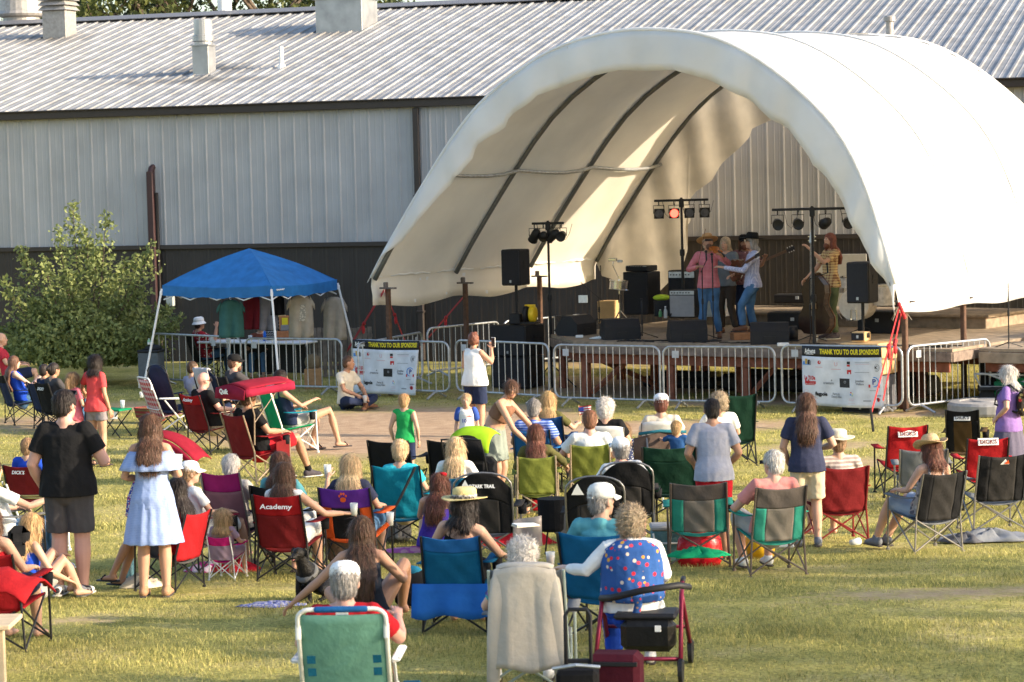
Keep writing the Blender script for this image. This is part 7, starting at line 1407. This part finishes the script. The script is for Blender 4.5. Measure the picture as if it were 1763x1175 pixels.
ch("red camp chair with white DICK'S label behind the cowboy hat woman",1552,852,4,back=red,txt="DICK'S",txtm=dred,patch=True,tw=.2,tz=.80,w=.54,hb=.90,curve=.02); ch("black camp chair with white DICK'S label beside the white-haired woman",1662,822,-14,side=blackc,band=blackc,back=c_('brown_mesh',(.10,.06,.025),trans=.3),txt="DICK'S",txtm=blackm,patch=True,tw=.17,tz=.82,w=.46,hb=.92,curve=.02); ch("red camp chair with a label half hidden behind the empty grey mesh chair",1690,873,2,back=red,txt="DICK'S",txtm=dred,patch=True,tw=.2,tz=.82,w=.54,hb=.86,curve=.02)
# ================= far left foreground =================
seated('boy in royal blue shirt in the red chair at the left edge',48,755,H=1.50,skin='light',top=('tee',rblue),bot=('shorts',navy),hair=('short','sandy'),dyaw=8,ch=dict(back=dred,txt="DICK'S",tw=.2,tz=.76,w=.60,hb=.86),cl="red camp chair with DICK'S label behind the man in black")
person('person in white shirt at the left edge holding out a hand',-14,790,pose='sit',H=1.7,skin='light',yaw=R(-60),top=('tee',wht),bot=('pants',jean),hair=('short','brown'),J=dict(er=(.27,.12,.72),wr=(.2,.40,.78)),shoes=(snw,'shoe'))
chair('camp chair cut off by the left edge under the person in white',PPL['person in white shirt at the left edge holding out a hand'][1],R(-60),back=greyg)
ch('folded dark green chair frame standing behind the man in black',72,948,-70,back=olive,frame=mat('white_aluminium',(.7,.7,.68)),w=.3,hb=.78,cup=False)
person('girl with long golden hair sitting on the grass in a blue top at the left',55,884,pose='knees',H=1.55,fem=True,hs=1.08,skin='light',yaw=R(-45),top=('tank',rblue),bot=('short_shorts',lgrey),hair=('xlong','blond'),J=dict(kr=(.14,.34,.42),ar=(.14,.52,.085),er=(.26,.10,.32),wr=(.18,.36,.2)))
seated('person with brown hair cut off by the left edge in a red strap top',-20,868,H=1.70,fem=True,skin='light',yaw=R(-12),top=('tank',redshirt),bot=('shorts',navy),hair=('long','chestnut'),ch=dict(back=red,w=.66,hb=.84),cl='red camp chair with black frame cut off by the lower left edge')
tag(obj('rucksack',M().box((0,0,.14),(.20,.14,.30),bev=.06).box((.0,-.07,.08),(.14,.06,.14),bev=.025),blackc,None,True,loc=gp(34,960,.42)-Vector((0,0,.0))),'black rucksack hanging on the chair at the left edge','rucksack')
# red chair bottom left + red bag, wooden table
m=M(); rows=[[Vector((-.5+.75*i/10,-.3+.55*q/6,.30+.02*math.sin(i*1.7+q)-.22*abs(i/10-.45)**1.5*1.2+.10*math.sin(math.pi*q/6))) for i in range(11)] for q in range(7)]
tag(obj('red_fabric',m.grid(rows,.015),red,None,True,loc=gp(22,1066,.42),rz=R(-15)),'loose red fabric flap draped at the lower left corner','fabric')
T=thing('wooden_table','corner of a light wooden table at the lower left edge','table',gp(-42,1222)); obj('tabletop',M().box((0,0,.62),(.62,.5,.035)),mat('light_pine',(.52,.40,.26)),T); 
for s in(-1,1): obj('leg',M().box((s*.22,-.1,.3),(.05,.05,.60)),mat('light_pine',(.52,.40,.26)),T)
# woman in red chair with crossed legs (behind the blue dress)
CL='dark-haired woman in red chair with long crossed bare legs beside the blue dress'
seated(CL,303,822,H=1.46,fem=True,skin='tan',yaw=R(62),top=('tank',redshirt),bot=('short_shorts',dkgrey),shoes=(blackp,'sandal'),hair=('xlong','dark'),J=dict(kl=(-.06,.46,.58),al=(-.16,.66,.16),kr=(.06,.50,.52),ar=(.02,.66,.09),hed=(0,-.15,1.15)),ch=dict(back=red,seat=dkgrey,arm=dred,w=.56),cl='black-legged red camp chair beside the woman in the pale blue dress')
# ================= front row =================
FR='man in white cap and red shirt in the seafoam beach chair'
person(FR,593,967,pose='sit',H=1.76,w=1.12,skin='pink',dyaw=6,top=('tee',redshirt),bot=('shorts',blackc),hair=('short','grey'),hat=('cap',capw,-4),J=dict(er=(.33,-.02,.70),wr=(.30,.20,.80),el=(-.31,-.05,.68)))
T_,root,ya,k,j=PPL[FR]; beach('seafoam green beach chair with white frame in the front row',root+Vector((0,0,-.02)),ya,seaf,bluec,1.08,striped=deepteal,w=.52)
T=thing('chair_pouch','white tag hanging on the back of the seafoam beach chair','tag',root,ya); obj('label',M().box((0,-.415,.915),(.08,.006,.14),Euler((R(-14),0,0))),wht,T)
for s,l,cc in ((1,'teal and navy insulated bag hanging at the right of the seafoam chair',deepteal),(-1,'teal blue bag hanging at the left of the seafoam chair',deepteal)):
    T=thing('side_bag',l,'bag',root+Matrix.Rotation(ya,3,'Z')@V(s*.39,-.02,.10),ya); obj('bag',M().box((0,0,.12),(.16,.3,.36),bev=.03),cc,T); obj('trim',M().box((0,-.155,.05),(.13,.02,.16),bev=.01),lgrey,T)
FW='white-haired woman in purple and teal print shirt with a cream jacket behind her'
person(FW,900,921,pose='sit',H=1.62,fem=True,w=1.15,skin='pale',dyaw=2,top=('tee',tealp),bot=('shorts',c_('lavender_print',(.36,.33,.42),pat='blotch',sc2=25,col2=(.2,.18,.3))),shoes=(wht,'shoe'),hair=('puffy','white'),J=dict(el=(-.31,-.04,.68),wl=(-.30,.20,.60),kl=(-.26,.38,.50),al=(-.28,.40,.085)))
T_,root,ya,k,j=PPL[FW]; chair('pale framed camp chair under the cream jacket in the front row',root+Matrix.Rotation(ya,3,'Z')@V(.04,-.03,0),ya,back=greyg,frame=mat('sage_tube',(.30,.36,.33),rough=.4,bump=0),w=.58,hb=.95,cup=False)
m=M(); cream=c_('cream_jacket',(.47,.43,.37),var=.06)
def jk(u,v,back=True):
    w_=.232*(1+.20*v)*(.86+.14*min(1,v*7)); fold=(.012*math.sin(u*6+1.2*math.sin(v*2))+.012*math.exp(-((u-.25-.1*v)/.08)**2)-.012*math.exp(-((u+.5-.06*v)/.06)**2))*min(1,v*2.5)
    return Vector((w_*u+.03,-.47-.05*(1-u*u)-.0*v+fold+.07*v-.02*v*v,.985-.74*v-.012*u*u*6*(1-v)*(.5 if v<.1 else .1)-.02*math.sin(u*5+1)*v))
m.grid([[jk(-1+2*i/28,q/16) for i in range(29)] for q in range(17)],.02)
T=thing('jacket','cream jacket hung over the back of a chair in the front row','jacket',root,ya); obj('back_panel',m,cream,T,True)
m=M(); m.grid([[Vector((-.17+.40*i/14,-.47-.05*math.sin(math.pi*i/14)+.10*q,.985+.015*math.sin(math.pi*q)*1.5-.03*abs(i/7-1)**4)) for i in range(15)] for q in (0,.33,.66,1)],.02); obj('shoulder_fold',m,cream,T,True)
for s in(-1,1): obj('sleeve',M().cap([V(s*.17+.03,-.485,.95),V(s*.205+.03,-.495,.72),V(s*.225+.03,-.465,.45),V(s*.24+.03,-.44,.16)],[(.045,.010),(.052,.014),(.05,.012),(.045,.010)],10),cream,T,True)
obj('hem_seam',M().tube([jk(u,.92)+V(0,-.008,0) for u in np.linspace(-.95,.95,20)],.006,5),cream,T,True)
VW='woman in blue printed vest and white sleeves sitting on a rollator'
person(VW,1085,866,pose='sit',H=1.66,fem=True,w=1.30,skin='pale',dyaw=4,top=('long',wht),bot=('pants',rblue),shoes=(wht,'shoe'),hair=('puffy','greyblond'),seed=77,J=dict(pel=(0,-.02,.51),wai=(0,-.04,.68),che=(0,-.05,.88),nek=(0,-.04,1.05),hed=(0,.0,1.165),sl=(-.18,-.05,.98),sr=(.18,-.05,.98),el=(-.36,-.02,.80),wl=(-.50,.14,.80),er=(.26,-.0,.76),wr=(.22,.24,.66),hl=(-.1,0,.50),hr=(.1,0,.50),kl=(-.16,.36,.50),kr=(.16,.36,.50),al=(-.14,.30,.085),ar=(.14,.30,.085)))
T_,root,ya,k,j=PPL[VW]; m=M(Matrix.Scale(k,4)); t=1.30; m.tube([V(0,-.03,.58),V(0,-.045,.72),V(0,-.055,.88),V(0,-.06,.98),V(0,-.05,1.035)],[(.262,.205),(.25,.195),(.245,.19),(.225,.165),(.12,.11)],18); solid('vest',m,vestp,T_,.012,lambda p:.008*wr(p,5,12.)); obj('vest_tie',M(Matrix.Scale(k,4)).cap([V(.02,-.27,.66),V(.04,-.29,.58),V(.02,-.28,.50)],[(.05,.015),(.03,.015),(.03,.012)],8),vestp,T_,True)
rub=mat('rollator_burgundy',(.20,.015,.04),rough=.3,metal=.3,bump=0); T=thing('rollator','burgundy rollator walker with black padded backrest, seat bag and small wheels','walker',root+Matrix.Rotation(ya,3,'Z')@V(.08,-.02,0),ya-R(8))
obj('seat',M().box((.04,-.14,.455),(.46,.32,.05),bev=.02),blackp,T); obj('backrest',M().cap([V(-.30,-.10,.56),V(-.20,-.32,.60),V(.05,-.40,.67),V(.30,-.36,.70),V(.36,-.18,.66)],[(.020,.026)]*5,8),blackp,T,True); obj('storage_bag',M().box((.06,-.24,.32),(.40,.18,.24),bev=.05),mat('black_vinyl',(.012,.012,.012),rough=.3,bump=.3,bscale=20),T)
for s in(-1,1):
    obj('frame_tube',M().tube([(s*.29,.02,.66),(s*.29,-.08,.58),(s*.31,-.44,.14)],.017,8),rub,T,True); obj('frame_tube',M().tube([(s*.29,-.06,.58),(s*.30,.08,.40),(s*.31,.32,.14)],.017,8),rub,T,True); obj('handle_grip',M().tube([(s*.29,.02,.66),(s*.29,.10,.68)],.02,8),blackp,T,True)
    for y_ in(-.44,.34): wl_=obj('wheel',M().lathe([(.07,-.018),(.09,-.014),(.09,.014),(.07,.018)],(s*.31,y_,.09),18,ry),blackp,T); obj('wheel_fork',M().box((s*.31,y_,.13),(.05,.05,.08)),blackm,wl_)
obj('lower_bar',M().tube([(-.31,-.40,.17),(.31,-.40,.17)],.016,8),rub,T,True); obj('front_bar',M().tube([(-.31,.20,.3),(.31,.20,.3)],.014,8),rub,T,True); obj('reflector',M().box((.14,-.345,.38),(.045,.01,.045)),white,T)
SC2='man in stone-coloured cap and pale teal shirt in a blue chair'
seated(SC2,1036,832,H=1.80,w=1.1,skin='light',dyaw=-16,top=('polo',tealsh),bot=('shorts',navy),hair=('crop_hair','grey'),hat=('cap',capc,0),hd=(-30,0),J=dict(el=(-.33,-.05,.66),wl=(-.33,.18,.62)),ch=dict(back=c_('steel_blue_canvas',(.01,.12,.26),trans=.15),w=.60,hb=.88,cup=False),cl='steel blue camp chair with black legs behind the vest woman')
# trolley cart, purple cooler
p=gp(998,1235); T=thing('luggage_trolley','black folding luggage trolley with telescopic handle and a strapped black bag','trolley',p,R(-5)); obj('handle',M().tube([(-.085,0,.1),(-.085,.04,.69),(-.06,.05,.73),(.06,.05,.73),(.085,.04,.69),(.085,0,.1)],.014,8),blackp,T,True); obj('crossbar',M().box((0,.03,.38),(.17,.03,.03)),blackp,T); obj('bag',M().box((0,-.1,.20),(.28,.26,.32),bev=.03),blackc,T); obj('strap',M().tube([(-.16,-.24,.38),(0,-.27,.41),(.16,-.24,.39)],.012,6),steel,T)
T=thing('cooler_bag','maroon cooler bag standing on the grass beside the trolley','bag',gp(1062,1222),R(-12)); obj('bag',M().box((0,0,.20),(.36,.26,.40),bev=.04),c_('maroon_nylon',(.06,.008,.016),bump=.4),T); obj('lid_strap',M().box((0,-.13,.34),(.34,.02,.03)),blackp,T)
# woman with dog
DW='woman with long wavy brown hair and white straps sitting on the grass'
person(DW,622,890,pose='ground',H=1.74,fem=True,w=1.1,skin='warm',dyaw=10,top=('tank',c_('navy_sundress',(.016,.022,.035))),bot=('skirt',c_('navy_sundress',(.016,.022,.035))),hair=('xlong','chestnut'),J=dict(el=(-.36,.04,.38),wl=(-.58,.10,.20),kr=(.34,.34,.46),ar=(.30,.50,.085),er=(.34,.10,.36),wr=(.32,.34,.40),kl=(-.30,.40,.22),al=(-.05,.55,.085)))
T_,root,ya,k,j=PPL[DW]
for s in(-1,1): obj('white_strap',M(Matrix.Scale(k,4)).cap([V(s*.085,-.120,.46),V(s*.08,-.088,.60),V(s*.07,0,.655)],[(.018,.008)]*3,6),wht,T_,True)
# dog
dp=gp(536,1036); T=thing('dog','black dog sitting beside the long-haired woman, looking back with open mouth','dog',dp,R(150)); fur=mat('black_fur',(.012,.011,.010),rough=.45,var=.2,bump=.5,bscale=70,spec=.15)
m=M(Matrix.Scale(.74,4)); m.cap([V(0,-.24,.16),V(0,-.12,.24),V(0,.06,.36),V(0,.14,.46)],[(.13,.13),(.14,.15),(.12,.14),(.09,.10)],14); m.cap([V(0,.14,.44),V(0,.20,.56)],[.085,.07],12); m.ell((0,.24,.62),(.075,.09,.075),12); m.cap([V(0,.27,.61),V(0,.37,.585)],[(.048,.042),(.036,.03)],10); m.cap([V(0,.27,.56),V(0,.35,.535)],[(.034,.016),(.026,.012)],8)
for s in(-1,1):
    m.cap([V(s*.08,.10,.36),V(s*.085,.15,.18),V(s*.085,.15,.03)],[.055,.036,.028],10); m.cap([V(s*.085,.15,.02),V(s*.09,.21,.02)],[.034,.028],8)
    m.cap([V(s*.11,-.20,.18),V(s*.15,-.02,.15)],[.095,.06],10); m.cap([V(s*.15,-.0,.14),V(s*.14,-.14,.04),V(s*.14,.04,.025)],[.05,.032,.03],8)
    m.cap([V(s*.065,.22,.67),V(s*.10,.21,.64),V(s*.105,.23,.57)],[(.03,.014),(.034,.014),(.018,.01)],8)
m.cap([V(0,-.30,.10),V(-.12,-.42,.04),V(-.26,-.44,.03)],[.035,.025,.012],8); solid('body',m,fur,T,.011,lambda p:.003*wr(p,3,60.))
obj('tongue',M(Matrix.Scale(.74,4)).cap([V(0,.28,.578),V(0,.37,.555)],[(.026,.008),(.02,.006)],8),mat('tongue_pink',(.45,.16,.15),rough=.4),T,True); obj('nose',M(Matrix.Scale(.74,4)).ell((0,.405,.595),(.018,.014,.014),8),blackp,T,True)
for s in(-1,1): obj('eye',M(Matrix.Scale(.74,4)).ell((s*.034,.315,.645),(.011,.008,.010),8),mat('dog_eye',(.05,.03,.01),rough=.1,bump=0),T,True)
obj('harness',M(Matrix.Scale(.74,4)).lathe([(.135,-.03),(.14,0),(.135,.03)],(0,.07,.36),18,Matrix.Rotation(R(-38),3,'X'),1.0,1.1),mat('grey_harness',(.12,.12,.12)),T,True)
def ragged(name,label,cat,at,r,m_,h=.08,rz=0,sd=1,pts=36):
    rg=np.random.default_rng(sd); rows=[]
    for q in range(7):
        f=q/6; rows.append([Vector((r[0]*f*math.cos(a)*(1+.18*math.sin(3*a+sd)+.1*math.sin(7*a)),r[1]*f*math.sin(a)*(1+.18*math.cos(2*a+sd)+.1*math.sin(5*a+sd)),max(.006,h*(1-f**2)*(.65+.35*math.sin(5*a+q*1.3+sd))+.006))) for a in np.linspace(0,2*math.pi,pts+1)])
    return tag(obj(name,M().grid(rows,.006),m_,None,True,loc=at,rz=rz),label,cat)
ragged('blanket','pink and purple towel spread on the grass by the red-haired woman','towel',gp(725,950),(.55,.16),c_('pink_purple_towel',(.45,.12,.35),pat='blotch',sc2=12,col2=(.6,.3,.4)),.05,0,2)
ragged('blanket','blue patterned blanket corner beside the black dog','blanket',gp(468,1043),(.30,.14),c_('blue_pattern',(.10,.12,.30),pat='blotch',sc2=30,col2=(.3,.3,.4)),.03,0,3)
ragged('cloth','hot pink and white cloth on the grass beside the small pink chair','cloth',gp(358,984),(.22,.12),c_('pink_white',(.65,.05,.25),pat='blotch',sc2=9,col2=(.7,.55,.6)),.10,0,4)
ragged('cloth','bright red cloth bundle on the grass in front of the small pink chair','cloth',gp(408,984),(.26,.14),redshirt,.12,0,5)
ragged('tarp','crumpled grey carry bags lying under the right grey mesh chair','bag',gp(1700,932),(.50,.16),c_('grey_nylon2',(.22,.23,.25),bump=.5),.14,0,6)
ragged('tarp','dark crumpled bag lying beside the grey mesh chairs at the right','bag',gp(1660,934),(.24,.13),c_('dark_nylon',(.10,.10,.11),bump=.5),.10,0,7)
ragged('cloth','red fabric bag lying under the rounded black chair','bag',gp(880,940),(.42,.2),redshirt,.22,0,8)
ragged('cloth','lilac cloth hanging low beside the burgundy chair','cloth',gp(325,958),(.12,.1),c_('lilac_cloth',(.42,.25,.50)),.25,0,9)
bottle('grey water bottle with yellow lid beside the woman sitting on the grass',gp(665,1050),mat('grey_bottle',(.10,.11,.12),rough=.3),.22,.045,(.75,.45,.02))
T=thing('backpack','black backpack standing on the grass beside the blue chair','backpack',gp(716,1048),R(-10)); obj('bag',M().ell((0,0,.17),(.20,.14,.18),14).box((0,.02,.13),(.36,.2,.26),bev=.06),blackc,T,True); obj('top_cloth',M().ell((-.02,-.02,.33),(.09,.06,.05),10),deepteal,T,True); obj('pocket',M().box((0,-.12,.11),(.2,.06,.14),bev=.025),blackc,T)
T=thing('backpack','grey backpack with patterned pocket under the turquoise chair','backpack',gp(685,935),R(10)); obj('bag',M().box((0,0,.17),(.30,.18,.34),bev=.06),c_('grey_pack',(.16,.16,.16)),T); obj('pocket',M().box((.05,-.11,.15),(.18,.06,.2),bev=.025),gyp,T)
T=thing('drink_can','silver drink can lying on its side near the black backpack','can',gp(782,1046),R(30)); obj('body',M().lathe([(.025,-.06),(.033,-.052),(.033,.052),(.025,.06)],(0,0,.034),16,ry),mat('silver_can',(.45,.45,.55),rough=.25,metal=.5,pat='blotch',sc2=30,col2=(.2,.1,.4)),T,True)
T=thing('leather_bag','brown leather handbag with gold clasp behind the dog','handbag',gp(590,975),R(5)); obj('body',M().box((0,0,.22),(.30,.14,.34),bev=.03),mat('brown_bag_leather',(.11,.07,.05),rough=.5),T); obj('clasp',M().box((.05,-.075,.28),(.05,.012,.04)),mat('brass',(.55,.42,.18)),T); obj('handle',M().tube([(-.1,0,.38),(-.08,0,.46),(.08,0,.46),(.1,0,.38)],.01,6),brs,T)
T=thing('tote_bag','white and brown patterned tote bag under the purple and orange chair','bag',gp(560,942),R(5)); obj('bag',M().box((0,0,.18),(.22,.12,.36),bev=.03),c_('tote_print',(.55,.5,.48),pat='blotch',sc2=11,col2=(.12,.05,.05)),T); obj('handle',M().tube([(-.06,0,.35),(-.04,0,.46),(.04,0,.46),(.06,0,.35)],.008,5),brs,T)
ragged('cloth','orange cloth bag beneath the purple and orange chair','cloth',gp(592,935),(.16,.1),orng,.16,0,11)
T=thing('cooler','teal and grey hard cooler behind the empty mint chair','cooler',gp(1158,965),0); obj('body',M().box((0,0,.16),(.42,.3,.32),bev=.02),c_('cooler_teal',(.10,.20,.22)),T); obj('lid',M().box((0,0,.345),(.44,.32,.05),bev=.015),lgrey,T); obj('handle',M().tube([(-.2,-.17,.3),(-.18,-.19,.2),(.18,-.19,.2),(.2,-.17,.3)],.01,6),white,T)
T=thing('gift_bag','glossy red bag standing under the empty mint chair','bag',gp(1205,973),R(8)); obj('bag',M().lathe([(.17,0),(.20,.08),(.18,.26),(.12,.36),(.14,.38)],(0,0,0),18,None,1.2,.7),mat('glossy_red',(.50,.01,.02),rough=.25,bump=.5,bscale=14),T,True)
ragged('cloth','green fabric hanging beneath the seat of the empty mint chair','cloth',gp(1200,960,.22),(.26,.12),green,.10,0,13)
T=thing('tub','yellow plastic tub on the grass under the salmon shirt man','tub',gp(1310,960)); obj('body',M().lathe([(.13,0),(.17,.22),(.155,.22),(.12,.02)],(0,0,0),24),mat('yellow_tub',(.70,.42,.02),rough=.4,trans=.2),T,True)
T=thing('tray','white plastic food container on the grass right of the yellow tub','container',gp(1348,943)); obj('body',M().box((0,0,.04),(.24,.16,.08),bev=.02),white,T)
T=thing('plastic_cup','crushed clear cup lying alone on the grass at the right','cup',gp(1472,940),R(40)); obj('body',M().lathe([(.03,-.06),(.042,.06),(.038,.06),(.028,-.05)],(0,0,.04),12,ry),mat('cloudy_plastic',(.62,.64,.62),rough=.2,bump=0,alpha=.8),T,True)
T=thing('carton','tall teal insulated bottle under the black-legged red chair','bottle',gp(222,1008)); obj('body',M().lathe([(.05,0),(.055,.02),(.055,.28),(.035,.32),(.035,.35)],(0,0,0),16),mat('slate_teal',(.10,.22,.28),rough=.4),T,True)
ragged('cloth','cream canvas bag under the black-legged red chair','bag',gp(240,1012),(.20,.12),wht2,.14,0,14)
cup('orange beer held out between the purple and turquoise chairs',gp(672,905,.50)); 
tag(obj('flip_handle',M().tube([(0,0,0),(-.10,0,-.09)],.022,6),orng,None,loc=gp(668,902,.52)),'orange armrest end sticking out below the beer cup','armrest')
cup('clear cup held by the woman in the pale blue dress',jw('woman standing in pale blue off-shoulder dress with long brown hair','wr',(.10,.06,.0)),False,.13)
cup('patterned cup held by the woman with very long brown hair',jw('woman with very long brown hair and blue top at the far left with knees raised','wr',(0,.10,-.02)),'pale',.13)
cup('yellowish drink standing in the arm of the steel blue chair',gp(948,975,.45),True,.12)
p=gp(905,905,.62); T=thing('visor_board','beige book lying open on the arm of the rounded black chair','book',p,R(20)); obj('cover',M().box((0,0,0),(.22,.15,.012)),wht2,T); obj('pages',M().box((0,0,.010),(.21,.14,.010),Euler((0,R(3),0))),white,T)
T=thing('clear_bag','see-through striped plastic bag hanging from the rounded black chair','bag',gp(905,930,.28)); obj('sheet',M().grid([[Vector((-.12+.28*i/6,.02*math.sin(i),.2-.30*q/5+.04*i/6)) for i in range(7)] for q in range(6)],.01),mat('grey_film',(.34,.30,.28),rough=.3,alpha=.75),T,True)
bake_all()
